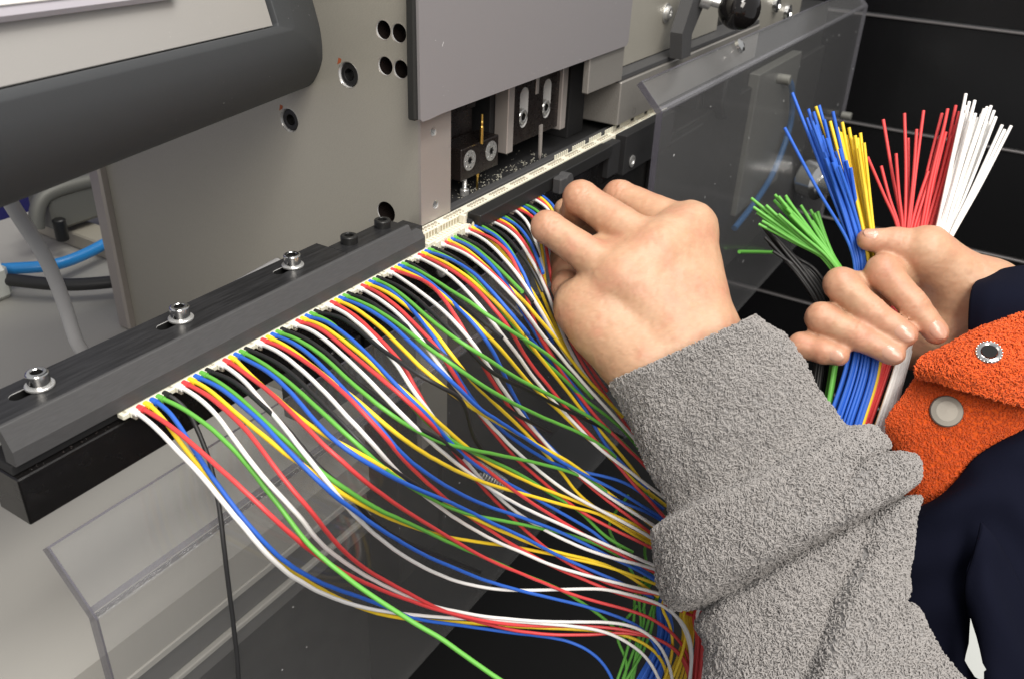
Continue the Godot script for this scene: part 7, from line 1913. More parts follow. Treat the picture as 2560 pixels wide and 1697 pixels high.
	[12, "yellow", [Vector3(66.4,-10.2,2), Vector3(66.6,-10.3,4.4), Vector3(63.6,-9.4,9.6), Vector3(58,-8.9,19), Vector3(51.8,-10.3,27.7), Vector3(45.8,-13.4,35.3), Vector3(41.1,-18,41.6), Vector3(38.4,-23.7,46.4), Vector3(38,-30.2,50), Vector3(39.5,-37.6,52.8), Vector3(42.2,-45.8,55.2), Vector3(45.6,-54.5,57.6), Vector3(49,-63.4,60.4), Vector3(52.1,-72.2,63.2), Vector3(54.9,-80.7,65.6)]],
	[12, "blue", [Vector3(69.3,-10.2,2), Vector3(69.5,-10.3,4.4), Vector3(66.2,-9,10.2), Vector3(60,-8,20.9), Vector3(52.9,-8.6,30.7), Vector3(45.7,-10.2,39.3), Vector3(38.6,-12.4,46.8), Vector3(31.9,-14.9,53.6), Vector3(28.6,-16.3,56.9)]],
	[12, "green", [Vector3(72.3,-10.2,2), Vector3(72.5,-10.3,4.4), Vector3(68.5,-9.6,10.8), Vector3(61.2,-9.9,22.1), Vector3(53.1,-11.6,32.2), Vector3(45.6,-14,40.6), Vector3(39.5,-17.1,47.3), Vector3(36.8,-18.8,50.3)]],
	[12, "black", [Vector3(75.2,-10.2,2), Vector3(75.4,-10.3,4.4), Vector3(72,-9.6,10.4), Vector3(65.5,-9.5,21.1), Vector3(57.9,-10.7,30.5), Vector3(50.3,-12.7,38.6), Vector3(43,-14.9,45.8)]],
	[13, "white", [Vector3(84.5,-10.2,2), Vector3(84.7,-10.3,4.4), Vector3(82.1,-10.3,8.7), Vector3(76.6,-11,16.8), Vector3(70.3,-12.9,24.3), Vector3(63.6,-16,31.5), Vector3(56.8,-19.6,38.3), Vector3(50.2,-23,44.5), Vector3(46.9,-24.7,47.4)]],
	[13, "red", [Vector3(87.4,-10.2,2), Vector3(87.6,-10.3,4.4), Vector3(85.7,-9.7,8.5), Vector3(81.8,-9.2,16.4), Vector3(77.1,-9.8,23.8), Vector3(71.7,-12.1,30.6), Vector3(65.9,-15.9,36.6), Vector3(60.4,-20.8,41.8), Vector3(55.7,-26.7,46.3), Vector3(52.1,-33,50.6), Vector3(49.5,-39.5,54.6), Vector3(47.6,-46.2,58.6), Vector3(46.3,-52.8,62.8), Vector3(45.4,-59.3,67.1), Vector3(44.7,-65.3,71.6), Vector3(44.3,-71.3,76.5), Vector3(43.9,-77.4,82.2), Vector3(43.9,-83.5,88.5), Vector3(44,-89.3,94.9), Vector3(43.9,-94.9,100.9), Vector3(43.7,-100.4,106.6), Vector3(43.5,-105.9,112.4), Vector3(43.4,-108.7,115.3)]],
	[13, "yellow", [Vector3(90.4,-10.2,2), Vector3(90.6,-10.3,4.4), Vector3(88.1,-10.1,8.7), Vector3(83.2,-11,17), Vector3(77.1,-13.9,24.7), Vector3(70.2,-18.2,31.4), Vector3(63.6,-22.8,36.8), Vector3(57.6,-27.4,41.3), Vector3(52.1,-32.4,45.7), Vector3(49.5,-35,48)]],
	[13, "blue", [Vector3(93.3,-10.2,2), Vector3(93.5,-10.3,4.4), Vector3(91,-9.9,9.3), Vector3(85.6,-9.9,18.4), Vector3(78.9,-11.6,26.5), Vector3(71.1,-14.9,33.9), Vector3(67,-16.8,37.4)]],
	[13, "green", [Vector3(96.3,-10.2,2), Vector3(96.5,-10.3,4.4), Vector3(94.4,-9.7,9), Vector3(89.4,-9.4,17.8), Vector3(83.2,-10.8,26.2), Vector3(79.8,-11.9,30.4)]],
	[13, "black", [Vector3(99.2,-10.2,2), Vector3(99.4,-10.3,4.4), Vector3(96.7,-10.1,10), Vector3(90.5,-10.5,20.7), Vector3(83,-12.3,30.7)]],
	[14, "white", [Vector3(108,-10.2,2), Vector3(108.2,-10.3,4.4), Vector3(106.2,-10.2,8.6), Vector3(101.9,-10.9,16.7), Vector3(96.3,-13.3,24.2), Vector3(89.2,-17.1,30.8), Vector3(85.4,-19.4,34)]],
	[14, "red", [Vector3(110.9,-10.2,2), Vector3(111.1,-10.3,4.4), Vector3(109.1,-10.3,8.6), Vector3(104.5,-11.6,15.8), Vector3(98,-14.9,21.7), Vector3(90.6,-19.5,26.9), Vector3(83.3,-24.5,31.8), Vector3(76.5,-29.5,36.5), Vector3(70.4,-34.4,41.2), Vector3(64.9,-39.5,46), Vector3(60.2,-44.6,50.8), Vector3(56.2,-49.5,55.6), Vector3(52.9,-54.5,60.5), Vector3(50.3,-59.7,65.5), Vector3(48.3,-65,70.8), Vector3(47.1,-70.3,76.5), Vector3(46.4,-75.6,82.3), Vector3(45.9,-81,88.3), Vector3(45.6,-86.5,94.3)]],
	[14, "yellow", [Vector3(113.9,-10.2,2), Vector3(114.1,-10.3,4.4), Vector3(111.7,-10.9,9.4), Vector3(107,-13.1,17.6), Vector3(100.6,-16.7,23.9), Vector3(92.8,-21.7,29.1), Vector3(84.3,-27.2,33.6), Vector3(75.6,-32.8,37.7)]],
	[14, "blue", [Vector3(116.9,-10.2,2), Vector3(117,-10.3,4.4), Vector3(114.6,-10.6,9), Vector3(109.9,-12.1,17.1), Vector3(103.6,-14.9,23.5), Vector3(96.3,-18.7,28.5), Vector3(88.8,-23.2,32.7), Vector3(81.8,-27.9,36.6), Vector3(75.3,-32.7,40.2), Vector3(72.2,-35,41.9)]],
]

var HELD_WIRES := [
	["green", 1, [Vector3(120.6,17.2,135.6), Vector3(121,4.4,159.5), Vector3(120.6,-8.2,181.8), Vector3(119.2,-19.8,192.4), Vector3(92.3,-57.7,202.6), Vector3(76.2,-86.6,207.1), Vector3(66.8,-116.3,210.6)]],
	["green", 3, [Vector3(123.9,14.5,137.3), Vector3(122.8,2.7,159.1), Vector3(122.4,-8.7,181.8), Vector3(120.9,-20.4,192.5), Vector3(94,-58.4,202.5), Vector3(78.2,-87.8,207.1), Vector3(68.5,-117.5,210.7)]],
	["green", 2, [Vector3(119.1,13,138.1), Vector3(120.4,2.4,160.7), Vector3(120.7,-8.1,182), Vector3(119.3,-19.8,192.6), Vector3(92.4,-57.7,202.6), Vector3(76.2,-86.6,207.2), Vector3(66.8,-116.3,210.7)]],
	["green", 4, [Vector3(120,10.1,140.4), Vector3(120.5,0.8,160.7), Vector3(121.5,-8.3,182.1), Vector3(120.1,-19.9,192.8), Vector3(93.2,-57.8,202.7), Vector3(77.1,-87,207.3), Vector3(67.5,-116.9,210.9)]],
	["green", 8, [Vector3(120,15.3,144.6), Vector3(120.2,3.6,163.2), Vector3(120.1,-7.3,182.9), Vector3(118.8,-19.1,193.6), Vector3(91.8,-56.5,203.2), Vector3(75.1,-85.6,208), Vector3(65.8,-115.8,211.7)]],
	["green", 13, [Vector3(125.1,20.6,147), Vector3(124.3,6.3,165.9), Vector3(121,-7.1,183.4), Vector3(119.7,-19,194.3), Vector3(92.6,-56.3,203.4), Vector3(75.9,-85.9,208.5), Vector3(66.3,-116.4,212.4)]],
	["green", 12, [Vector3(126.9,16.8,146.7), Vector3(125.4,4.1,165.1), Vector3(122.4,-7.8,183), Vector3(121,-19.7,194), Vector3(94,-57.2,203.2), Vector3(77.6,-87,208.2), Vector3(67.9,-117.5,212)]],
	["green", 15, [Vector3(122.4,21,149.8), Vector3(122.1,6.9,166.6), Vector3(119.6,-6.4,183.9), Vector3(118.5,-18.4,194.8), Vector3(91.3,-55.3,203.8), Vector3(74.2,-84.7,208.9), Vector3(64.8,-115.4,212.8)]],
	["green", 18, [Vector3(127.7,20.5,152.2), Vector3(125.4,6.1,167.4), Vector3(121.7,-6.9,184), Vector3(120.4,-18.9,195), Vector3(93.2,-56,203.7), Vector3(76.4,-85.9,209), Vector3(66.7,-116.8,213)]],
	["green", 20, [Vector3(124.6,20.2,153.7), Vector3(124.1,6.5,169.1), Vector3(120.6,-6.2,184.4), Vector3(119.4,-18.4,195.5), Vector3(92.2,-55.1,204), Vector3(75,-85,209.4), Vector3(65.5,-116,213.5)]],
	["green", 27, [Vector3(135.4,14.2,159.8), Vector3(132.3,2.8,172.2), Vector3(125.9,-7.7,184.5), Vector3(124.3,-19.9,195.9), Vector3(97.1,-56.9,203.9), Vector3(80.8,-88.3,209.4), Vector3(70.3,-119.8,213.9)]],
	["green", 29, [Vector3(136.6,12.5,165.3), Vector3(133.2,1.7,175.5), Vector3(125.9,-7.5,184.7), Vector3(124.4,-19.8,196.3), Vector3(97.1,-56.6,204), Vector3(80.7,-88.2,209.7), Vector3(70.2,-119.8,214.2)]],
	["green", 32, [Vector3(134.1,13.3,169.8), Vector3(130.8,2.7,176.7), Vector3(124.3,-6.5,185.4), Vector3(123,-18.9,196.9), Vector3(95.6,-55.4,204.5), Vector3(78.6,-86.7,210.2), Vector3(68.4,-118.6,214.9)]],
	["green", 6, [Vector3(125.8,9.9,140.6), Vector3(125.1,0.4,161.5), Vector3(124,-9.1,181.9), Vector3(122.4,-20.8,192.8), Vector3(95.5,-58.8,202.5), Vector3(79.9,-88.7,207.2), Vector3(69.9,-118.7,210.9)]],
	["green", 11, [Vector3(127.6,10.2,146.2), Vector3(126.5,0.5,164.7), Vector3(124.2,-8.6,182.6), Vector3(122.6,-20.5,193.6), Vector3(95.7,-58.2,202.9), Vector3(79.8,-88.4,207.8), Vector3(69.7,-118.8,211.7)]],
	["green", 17, [Vector3(124.7,16.6,151.9), Vector3(124.1,4.5,167.6), Vector3(121.4,-6.9,183.9), Vector3(120.1,-18.9,194.9), Vector3(92.9,-55.9,203.7), Vector3(76.1,-85.8,208.9), Vector3(66.5,-116.6,212.9)]],
	["green", 26, [Vector3(120.1,14.6,159.6), Vector3(122.2,4,172.7), Vector3(120,-5.4,185.3), Vector3(119,-17.7,196.5), Vector3(91.6,-54,204.5), Vector3(74,-84,210.2), Vector3(64.5,-115.5,214.5)]],
	["green", 9, [Vector3(121.4,9.9,146.1), Vector3(121.9,0.7,164.2), Vector3(121.7,-7.8,182.7), Vector3(120.3,-19.6,193.6), Vector3(93.3,-57.2,203), Vector3(77,-86.7,207.9), Vector3(67.3,-117,211.7)]],
	["green", 16, [Vector3(116.7,13.1,153), Vector3(118.9,3.2,168.2), Vector3(118.9,-6,184.2), Vector3(117.8,-18,195.1), Vector3(90.6,-54.8,203.9), Vector3(73.2,-84,209.2), Vector3(64,-114.8,213.1)]],
	["green", 22, [Vector3(121.5,15.7,157), Vector3(122.8,4.3,171.3), Vector3(120.2,-5.9,184.7), Vector3(119.1,-18,195.9), Vector3(91.8,-54.6,204.2), Vector3(74.4,-84.5,209.7), Vector3(64.9,-115.7,213.8)]],
	["green", 14, [Vector3(120.9,8.9,151.5), Vector3(122,0.4,167.5), Vector3(121.4,-7.2,183.5), Vector3(120.1,-19.1,194.4), Vector3(93,-56.4,203.4), Vector3(76.3,-86.1,208.5), Vector3(66.7,-116.7,212.5)]],
	["green", 31, [Vector3(129.8,13.4,169.1), Vector3(128.2,2.9,177.1), Vector3(122.7,-6,185.5), Vector3(121.4,-18.3,197), Vector3(94,-54.7,204.6), Vector3(76.8,-85.6,210.4), Vector3(66.8,-117.4,214.9)]],
	["green", 19, [Vector3(125.4,17.1,153.9), Vector3(124.6,4.6,168.9), Vector3(121.5,-6.7,184.1), Vector3(120.2,-18.8,195.2), Vector3(93,-55.7,203.8), Vector3(76.1,-85.7,209.1), Vector3(66.4,-116.7,213.2)]],
	["green", 23, [Vector3(130.1,6.9,156.7), Vector3(128.7,-1.2,169.7), Vector3(125.7,-8,184), Vector3(124.1,-20.1,195.3), Vector3(97,-57.3,203.6), Vector3(80.8,-88.5,209), Vector3(70.4,-119.7,213.3)]],
	["green", 21, [Vector3(119.5,16.4,156.3), Vector3(121.1,4.7,170.7), Vector3(119.3,-5.6,184.8), Vector3(118.2,-17.8,195.8), Vector3(90.9,-54.3,204.3), Vector3(73.4,-83.9,209.7), Vector3(64.1,-115.1,213.8)]],
	["green", 28, [Vector3(124.8,13.9,165.9), Vector3(124.6,3.3,175.2), Vector3(120.9,-5.6,185.4), Vector3(119.8,-17.9,196.7), Vector3(92.4,-54.2,204.6), Vector3(74.9,-84.5,210.3), Vector3(65.2,-116.2,214.7)]],
	["green", 24, [Vector3(118.8,13.6,158.8), Vector3(121,3.3,171.8), Vector3(119.7,-5.5,185.1), Vector3(118.6,-17.7,196.3), Vector3(91.2,-54.1,204.4), Vector3(73.7,-83.9,210), Vector3(64.2,-115.3,214.2)]],
	["green", 5, [Vector3(116.6,5,143.4), Vector3(119.4,-1.6,163.3), Vector3(121,-8,182.3), Vector3(119.7,-19.7,193), Vector3(92.7,-57.4,202.8), Vector3(76.5,-86.6,207.5), Vector3(67,-116.5,211.1)]],
	["green", 25, [Vector3(121,11.6,159), Vector3(122.6,2.3,171.5), Vector3(121,-5.9,185), Vector3(119.9,-18.1,196.2), Vector3(92.5,-54.7,204.3), Vector3(75.2,-84.9,209.9), Vector3(65.6,-116.3,214.2)]],
	["green", 30, [Vector3(127.6,9.7,169.1), Vector3(127.4,1.1,177.6), Vector3(122.6,-6,185.4), Vector3(121.4,-18.4,196.8), Vector3(93.9,-54.8,204.5), Vector3(76.7,-85.6,210.3), Vector3(66.8,-117.4,214.8)]],
	["green", 10, [Vector3(116.4,5.9,149), Vector3(118.8,-1.1,165.7), Vector3(120.4,-7.2,183.1), Vector3(119.1,-19,193.9), Vector3(92.1,-56.4,203.3), Vector3(75.4,-85.7,208.2), Vector3(66,-116,212)]],
	["green", 7, [Vector3(117.1,7,144.8), Vector3(119.9,-0.5,164.5), Vector3(120.8,-7.7,182.6), Vector3(119.5,-19.4,193.4), Vector3(92.5,-57,203), Vector3(76,-86.2,207.8), Vector3(66.6,-116.3,211.5)]],
	["black", 1, [Vector3(130.7,-1,142.1), Vector3(126.2,-11.5,156.5), Vector3(121.6,-21.7,169.6), Vector3(119.3,-39.5,185.9), Vector3(100.4,-62.9,192.9), Vector3(89.5,-84.2,196.3), Vector3(83.9,-106.3,198.8)]],
	["black", 3, [Vector3(125.2,-1,145.9), Vector3(123.1,-10.5,158.9), Vector3(119.6,-20.2,170.6), Vector3(117.4,-38,186.9), Vector3(98.2,-61.4,193.8), Vector3(86.8,-82.3,197.5), Vector3(81.7,-104.5,200)]],
	["black", 9, [Vector3(118.9,1.2,150.6), Vector3(118.9,-8.5,160.8), Vector3(118,-17.6,172.8), Vector3(116,-35.6,189), Vector3(96.2,-59.4,195.9), Vector3(84.1,-79.7,200.2), Vector3(79.7,-102.3,203.1)]],
	["black", 5, [Vector3(122.9,2,148.1), Vector3(120.8,-8.8,159.3), Vector3(118.3,-19,171.5), Vector3(116.3,-36.9,187.7), Vector3(96.8,-60.4,194.6), Vector3(85,-80.9,198.5), Vector3(80.3,-103.3,201.2)]],
	["black", 13, [Vector3(118.6,-0.2,152.9), Vector3(120.2,-8.9,163.2), Vector3(119.1,-16.8,173.8), Vector3(117.1,-35,190), Vector3(97,-59.2,196.9), Vector3(85,-79.7,201.5), Vector3(80.7,-102.4,204.8)]],
	["black", 16, [Vector3(127.1,-5.9,154.5), Vector3(126.4,-12.5,163.2), Vector3(124.2,-18.1,173.8), Vector3(121.8,-36.4,190.2), Vector3(101.7,-61.3,197.1), Vector3(90.9,-82.8,201.9), Vector3(86,-105.4,205.5)]],
	["black", 15, [Vector3(130.7,-5.7,151.8), Vector3(129.2,-12.9,162.5), Vector3(125.7,-19,173.2), Vector3(123.1,-37.3,189.7), Vector3(103.2,-62.3,196.6), Vector3(92.8,-84.1,201.2), Vector3(87.6,-106.6,204.8)]],
	["black", 17, [Vector3(125.7,-10,157.8), Vector3(126.4,-14.4,165.8), Vector3(124.4,-17.8,174.1), Vector3(122,-36.2,190.5), Vector3(101.8,-61.2,197.4), Vector3(90.9,-82.7,202.2), Vector3(86.1,-105.3,205.9)]],
	["black", 20, [Vector3(124.1,-12.8,161.8), Vector3(125.4,-15.7,167.4), Vector3(124.7,-17,174.9), Vector3(122.2,-35.5,191.4), Vector3(101.8,-60.8,198.3), Vector3(90.9,-82.3,203.4), Vector3(86.2,-105,207.3)]],
	["black", 19, [Vector3(129.1,-13.3,158.4), Vector3(129.7,-16.2,166.6), Vector3(127,-18.3,174.2), Vector3(124.3,-36.7,190.8), Vector3(104.1,-62.2,197.7), Vector3(93.8,-84.2,202.6), Vector3(88.7,-106.8,206.5)]],
	["black", 24, [Vector3(121.8,-10.2,164), Vector3(124.8,-13.6,169.5), Vector3(124.2,-15.5,176.3), Vector3(121.8,-34.1,192.7), Vector3(101,-59.8,199.6), Vector3(89.8,-81,205), Vector3(85.5,-103.9,209.2)]],
	["black", 10, [Vector3(125.2,-6.2,151), Vector3(124.7,-12.9,162), Vector3(122.2,-19.1,172.3), Vector3(119.9,-37.2,188.7), Vector3(100.2,-61.5,195.6), Vector3(89.2,-82.7,199.8), Vector3(84.1,-105.1,202.9)]],
	["black", 12, [Vector3(126.6,-11.3,152.2), Vector3(126.5,-15.5,162.7), Vector3(124.4,-19.4,172.5), Vector3(121.9,-37.6,189), Vector3(102.1,-62.2,195.9), Vector3(91.5,-83.8,200.2), Vector3(86.3,-106.2,203.6)]],
	["black", 14, [Vector3(127,-7.9,153), Vector3(127,-13.6,163.5), Vector3(124.3,-18.7,173.1), Vector3(121.8,-37,189.6), Vector3(101.9,-61.8,196.5), Vector3(91.2,-83.3,201.1), Vector3(86.1,-105.8,204.5)]],
	["black", 23, [Vector3(122.6,-16.1,164.2), Vector3(125.9,-17,169.9), Vector3(125.5,-16.4,175.7), Vector3(123,-35,192.2), Vector3(102.3,-60.6,199.1), Vector3(91.5,-82.2,204.4), Vector3(86.9,-105,208.6)]],
	["black", 11, [Vector3(115.7,-8.3,154.4), Vector3(118.5,-13.3,163.9), Vector3(119,-17.4,173.2), Vector3(117,-35.5,189.4), Vector3(97,-59.5,196.4), Vector3(85.1,-80,200.8), Vector3(80.7,-102.6,203.9)]],
	["black", 21, [Vector3(125,-20.1,164), Vector3(127.6,-19.3,169.6), Vector3(126.6,-17.5,174.9), Vector3(124,-36,191.4), Vector3(103.6,-61.6,198.3), Vector3(93.1,-83.5,203.4), Vector3(88.2,-106.2,207.5)]],
	["black", 22, [Vector3(125.4,-15.4,163), Vector3(127.7,-17,169.4), Vector3(126.2,-17,175.3), Vector3(123.7,-35.6,191.8), Vector3(103.1,-61.2,198.7), Vector3(92.5,-82.9,203.9), Vector3(87.7,-105.7,208)]],
	["black", 7, [Vector3(118.5,-4.8,151.7), Vector3(118.6,-12,161.1), Vector3(118.3,-18.4,172.1), Vector3(116.3,-36.3,188.3), Vector3(96.7,-60,195.2), Vector3(84.8,-80.4,199.3), Vector3(80.2,-102.9,202.1)]],
	["black", 2, [Vector3(119.4,-2.8,147.5), Vector3(118.6,-11.4,159.3), Vector3(117.2,-19.5,170.8), Vector3(115.3,-37.3,186.9), Vector3(96.1,-60.4,193.9), Vector3(84.1,-80.8,197.5), Vector3(79.3,-103.1,199.9)]],
	["black", 6, [Vector3(121,-6.7,150.7), Vector3(120.5,-13.2,160.7), Vector3(119.4,-19.2,171.6), Vector3(117.4,-37.1,187.8), Vector3(97.9,-60.8,194.8), Vector3(86.3,-81.5,198.7), Vector3(81.4,-103.9,201.5)]],
	["black", 18, [Vector3(123.1,-15.9,160.4), Vector3(124.9,-17.3,166.5), Vector3(124.7,-17.6,174.3), Vector3(122.2,-36,190.8), Vector3(101.9,-61.2,197.7), Vector3(91.1,-82.7,202.6), Vector3(86.3,-105.3,206.3)]],
	["black", 4, [Vector3(118.3,-3.7,149.9), Vector3(118.3,-11.6,160.8), Vector3(117.3,-18.9,171.4), Vector3(115.3,-36.7,187.5), Vector3(95.9,-60,194.5), Vector3(83.9,-80.3,198.3), Vector3(79.2,-102.7,200.9)]],
	["black", 8, [Vector3(123,-2.1,149.8), Vector3(122,-10.8,160.7), Vector3(120,-18.8,172.1), Vector3(117.9,-36.8,188.4), Vector3(98.2,-60.7,195.3), Vector3(86.7,-81.5,199.4), Vector3(81.9,-103.9,202.3)]],
	["blue", 2, [Vector3(141.9,72.4,141.6), Vector3(136.9,35.8,166.8), Vector3(131.3,-0.9,191.5), Vector3(127.3,-12.8,197.9), Vector3(97.6,-48,209.4), Vector3(75.5,-82.7,210.2), Vector3(60.6,-117.7,210.3)]],
	["blue", 1, [Vector3(126.6,57.3,144.9), Vector3(127.3,28.8,167.6), Vector3(128.3,0.2,191.7), Vector3(124.6,-11.7,198), Vector3(94.7,-46.6,209.2), Vector3(71.9,-80.6,210.1), Vector3(57.5,-115.6,210.1)]],
	["blue", 4, [Vector3(144.3,64.8,151.2), Vector3(138.7,31.8,171.8), Vector3(132.3,-1.2,191.9), Vector3(128.2,-13.1,198.2), Vector3(98.9,-48.5,210.2), Vector3(77,-83.3,211.2), Vector3(62,-118.3,211.4)]],
	["blue", 12, [Vector3(151.3,66,154.9), Vector3(144.4,32,174.6), Vector3(135.7,-1.9,193.6), Vector3(131,-14,199.7), Vector3(102.9,-49.7,213.9), Vector3(81.7,-85.1,215.2), Vector3(66.7,-120,215.9)]],
	["blue", 22, [Vector3(144.6,65.6,164.2), Vector3(140.8,32.6,180.2), Vector3(133.4,-0.3,196.7), Vector3(128.7,-12.8,202.3), Vector3(101.9,-48.2,219), Vector3(80.2,-82.6,221), Vector3(66.2,-117.5,222.2)]],
	["blue", 3, [Vector3(143.8,60.1,151.6), Vector3(138.7,29.4,171.8), Vector3(133,-1.5,191.5), Vector3(128.8,-13.4,197.9), Vector3(99.4,-48.8,209.7), Vector3(77.6,-83.9,210.5), Vector3(62.5,-118.8,210.7)]],
	["blue", 14, [Vector3(138.2,53.6,162.6), Vector3(136.3,26.5,178.1), Vector3(132.5,-0.5,194.6), Vector3(128.1,-12.7,200.6), Vector3(100.2,-48.1,215.2), Vector3(78.3,-82.6,216.7), Vector3(63.9,-117.6,217.4)]],
	["blue", 18, [Vector3(132.4,54.2,166.4), Vector3(133.2,27.3,181.3), Vector3(130.3,0.6,196.1), Vector3(125.9,-11.7,201.8), Vector3(98.5,-46.8,217.4), Vector3(76.1,-80.6,219.2), Vector3(62.4,-115.6,220.1)]],
	["blue", 27, [Vector3(137.8,48.5,173.3), Vector3(137.9,23.7,185.3), Vector3(134.2,-0.2,198), Vector3(129.2,-12.8,203.4), Vector3(103.2,-48.4,221.4), Vector3(81.6,-82.7,223.6), Vector3(67.8,-117.6,225.1)]],
	["blue", 29, [Vector3(136.7,43.3,178), Vector3(137.9,21,188.4), Vector3(134.5,-0.2,198.5), Vector3(129.4,-12.9,203.9), Vector3(103.6,-48.4,222.4), Vector3(82.2,-82.8,224.7), Vector3(68.4,-117.7,226.3)]],
	["blue", 30, [Vector3(136.4,40.1,181.2), Vector3(137.3,19.4,189), Vector3(134.7,-0.2,198.8), Vector3(129.6,-12.9,204.1), Vector3(103.9,-48.5,222.9), Vector3(82.5,-82.8,225.2), Vector3(68.8,-117.7,226.9)]],
	["blue", 28, [Vector3(145.4,42.3,174.2), Vector3(143.3,19.7,185.1), Vector3(138.6,-1.9,197.7), Vector3(133.2,-14.4,203.2), Vector3(107.5,-50.5,221.5), Vector3(86.9,-85.9,223.7), Vector3(72.4,-120.7,225.4)]],
	["blue", 25, [Vector3(142.5,45.3,170.5), Vector3(141.7,21.7,184), Vector3(136.9,-1.4,197.1), Vector3(131.8,-14,202.7), Vector3(105.6,-49.8,220.2), Vector3(84.6,-84.9,222.2), Vector3(70.2,-119.8,223.7)]],
	["blue", 7, [Vector3(134.4,61.2,156.8), Vector3(132.9,31,175.4), Vector3(129,0.3,193.2), Vector3(125,-11.7,199.3), Vector3(96,-46.7,212.1), Vector3(73.4,-80.6,213.3), Vector3(59.2,-115.6,213.6)]],
	["blue", 11, [Vector3(135.3,59.4,158.8), Vector3(133.8,29.8,176.3), Vector3(130.2,0.1,194.2), Vector3(126,-12,200.1), Vector3(97.6,-47.1,213.9), Vector3(75.2,-81.2,215.3), Vector3(61.1,-116.1,215.9)]],
	["blue", 13, [Vector3(140.4,49,161.6), Vector3(137.9,23.6,177.2), Vector3(134.5,-1.4,194.1), Vector3(129.9,-13.5,200.1), Vector3(101.9,-49.1,214.5), Vector3(80.5,-84.1,215.9), Vector3(65.7,-119.1,216.6)]],
	["blue", 19, [Vector3(133.7,49.9,167.9), Vector3(134.5,24.9,182), Vector3(131.7,0.1,196.1), Vector3(127.2,-12.2,201.8), Vector3(99.9,-47.5,217.7), Vector3(77.9,-81.6,219.5), Vector3(64,-116.5,220.6)]],
	["blue", 20, [Vector3(136.4,44.8,170.2), Vector3(136,21.9,182.1), Vector3(133.7,-0.6,196.1), Vector3(128.9,-12.9,201.8), Vector3(101.9,-48.4,218), Vector3(80.3,-83,219.9), Vector3(66.1,-117.9,221)]],
	["blue", 16, [Vector3(133.4,46.8,166.8), Vector3(134,23.2,181), Vector3(131.9,-0.2,195.3), Vector3(127.5,-12.4,201.1), Vector3(99.8,-47.7,216.2), Vector3(77.8,-82,217.9), Vector3(63.7,-116.9,218.7)]],
	["blue", 26, [Vector3(129.3,42,176.4), Vector3(132.9,20.8,187.5), Vector3(131.7,0.6,198.1), Vector3(127,-12,203.5), Vector3(100.7,-47.2,221.2), Vector3(78.6,-81,223.4), Vector3(65.2,-115.9,224.8)]],
	["blue", 6, [Vector3(144.2,54.9,154.1), Vector3(139.3,26.5,172.6), Vector3(134.6,-1.9,192.1), Vector3(130.1,-13.8,198.4), Vector3(101.2,-49.5,211), Vector3(79.8,-84.8,212), Vector3(64.6,-119.7,212.3)]],
	["blue", 15, [Vector3(139,62,161.8), Vector3(136,31.1,177.5), Vector3(131.2,0.1,195.1), Vector3(126.8,-12.2,201), Vector3(99,-47.4,215.8), Vector3(76.8,-81.5,217.4), Vector3(62.8,-116.5,218.2)]],
	["blue", 24, [Vector3(136.4,43.4,172.1), Vector3(136.8,21.1,183.6), Vector3(134.5,-0.6,197.1), Vector3(129.6,-13.1,202.7), Vector3(103.1,-48.6,219.9), Vector3(81.7,-83.2,222), Vector3(67.6,-118.1,223.3)]],
	["blue", 5, [Vector3(144.4,56.9,153.5), Vector3(139.4,27.8,172.6), Vector3(134,-1.8,191.9), Vector3(129.7,-13.7,198.3), Vector3(100.6,-49.2,210.6), Vector3(79,-84.5,211.5), Vector3(63.8,-119.4,211.8)]],
	["blue", 9, [Vector3(139.6,52.4,157.8), Vector3(136.8,25.6,174.9), Vector3(133.3,-1.2,193.2), Vector3(128.9,-13.2,199.3), Vector3(100.4,-48.7,212.6), Vector3(78.7,-83.6,213.8), Vector3(63.9,-118.5,214.3)]],
	["blue", 17, [Vector3(131.7,44,168.3), Vector3(133,21.7,181.6), Vector3(131.9,-0.1,195.6), Vector3(127.4,-12.4,201.4), Vector3(99.9,-47.7,216.7), Vector3(77.9,-81.9,218.4), Vector3(63.8,-116.8,219.3)]],
	["blue", 10, [Vector3(142.8,64.2,154.6), Vector3(138.2,31.6,173.7), Vector3(132.5,-0.8,193.5), Vector3(128.2,-12.9,199.6), Vector3(99.7,-48.3,213.2), Vector3(77.9,-83,214.5), Vector3(63.3,-117.9,215)]],
	["blue", 23, [Vector3(140,38.3,171.8), Vector3(139.6,18.1,183.4), Vector3(137,-1.6,196.5), Vector3(131.8,-14,202.2), Vector3(105.4,-49.9,219.2), Vector3(84.4,-85.1,221.1), Vector3(69.9,-120,222.5)]],
	["blue", 21, [Vector3(129.8,42.9,172.8), Vector3(132.6,21.3,185.1), Vector3(131.3,0.4,196.7), Vector3(126.8,-12,202.4), Vector3(99.8,-47.2,218.7), Vector3(77.6,-81.1,220.7), Vector3(63.9,-116.1,221.8)]],
	["blue", 8, [Vector3(134.7,56.9,158), Vector3(133.6,28.6,176.1), Vector3(130.1,-0,193.3), Vector3(126,-12.1,199.4), Vector3(97.2,-47.2,212.5), Vector3(74.8,-81.3,213.7), Vector3(60.5,-116.3,214.1)]],
	["yellow", 1, [Vector3(157.6,63.5,152), Vector3(146.8,31.3,175.4), Vector3(136.2,-0.9,198.2), Vector3(132.2,-10.9,203.3), Vector3(111,-53.1,222.6), Vector3(91.1,-87,224.6), Vector3(77.4,-120.6,226)]],
	["yellow", 2, [Vector3(158.5,56.7,161.1), Vector3(147,27.7,179.3), Vector3(136.5,-0.9,198.4), Vector3(132.4,-11,203.4), Vector3(111.2,-53.2,222.7), Vector3(91.3,-87.1,224.6), Vector3(77.6,-120.6,226)]],
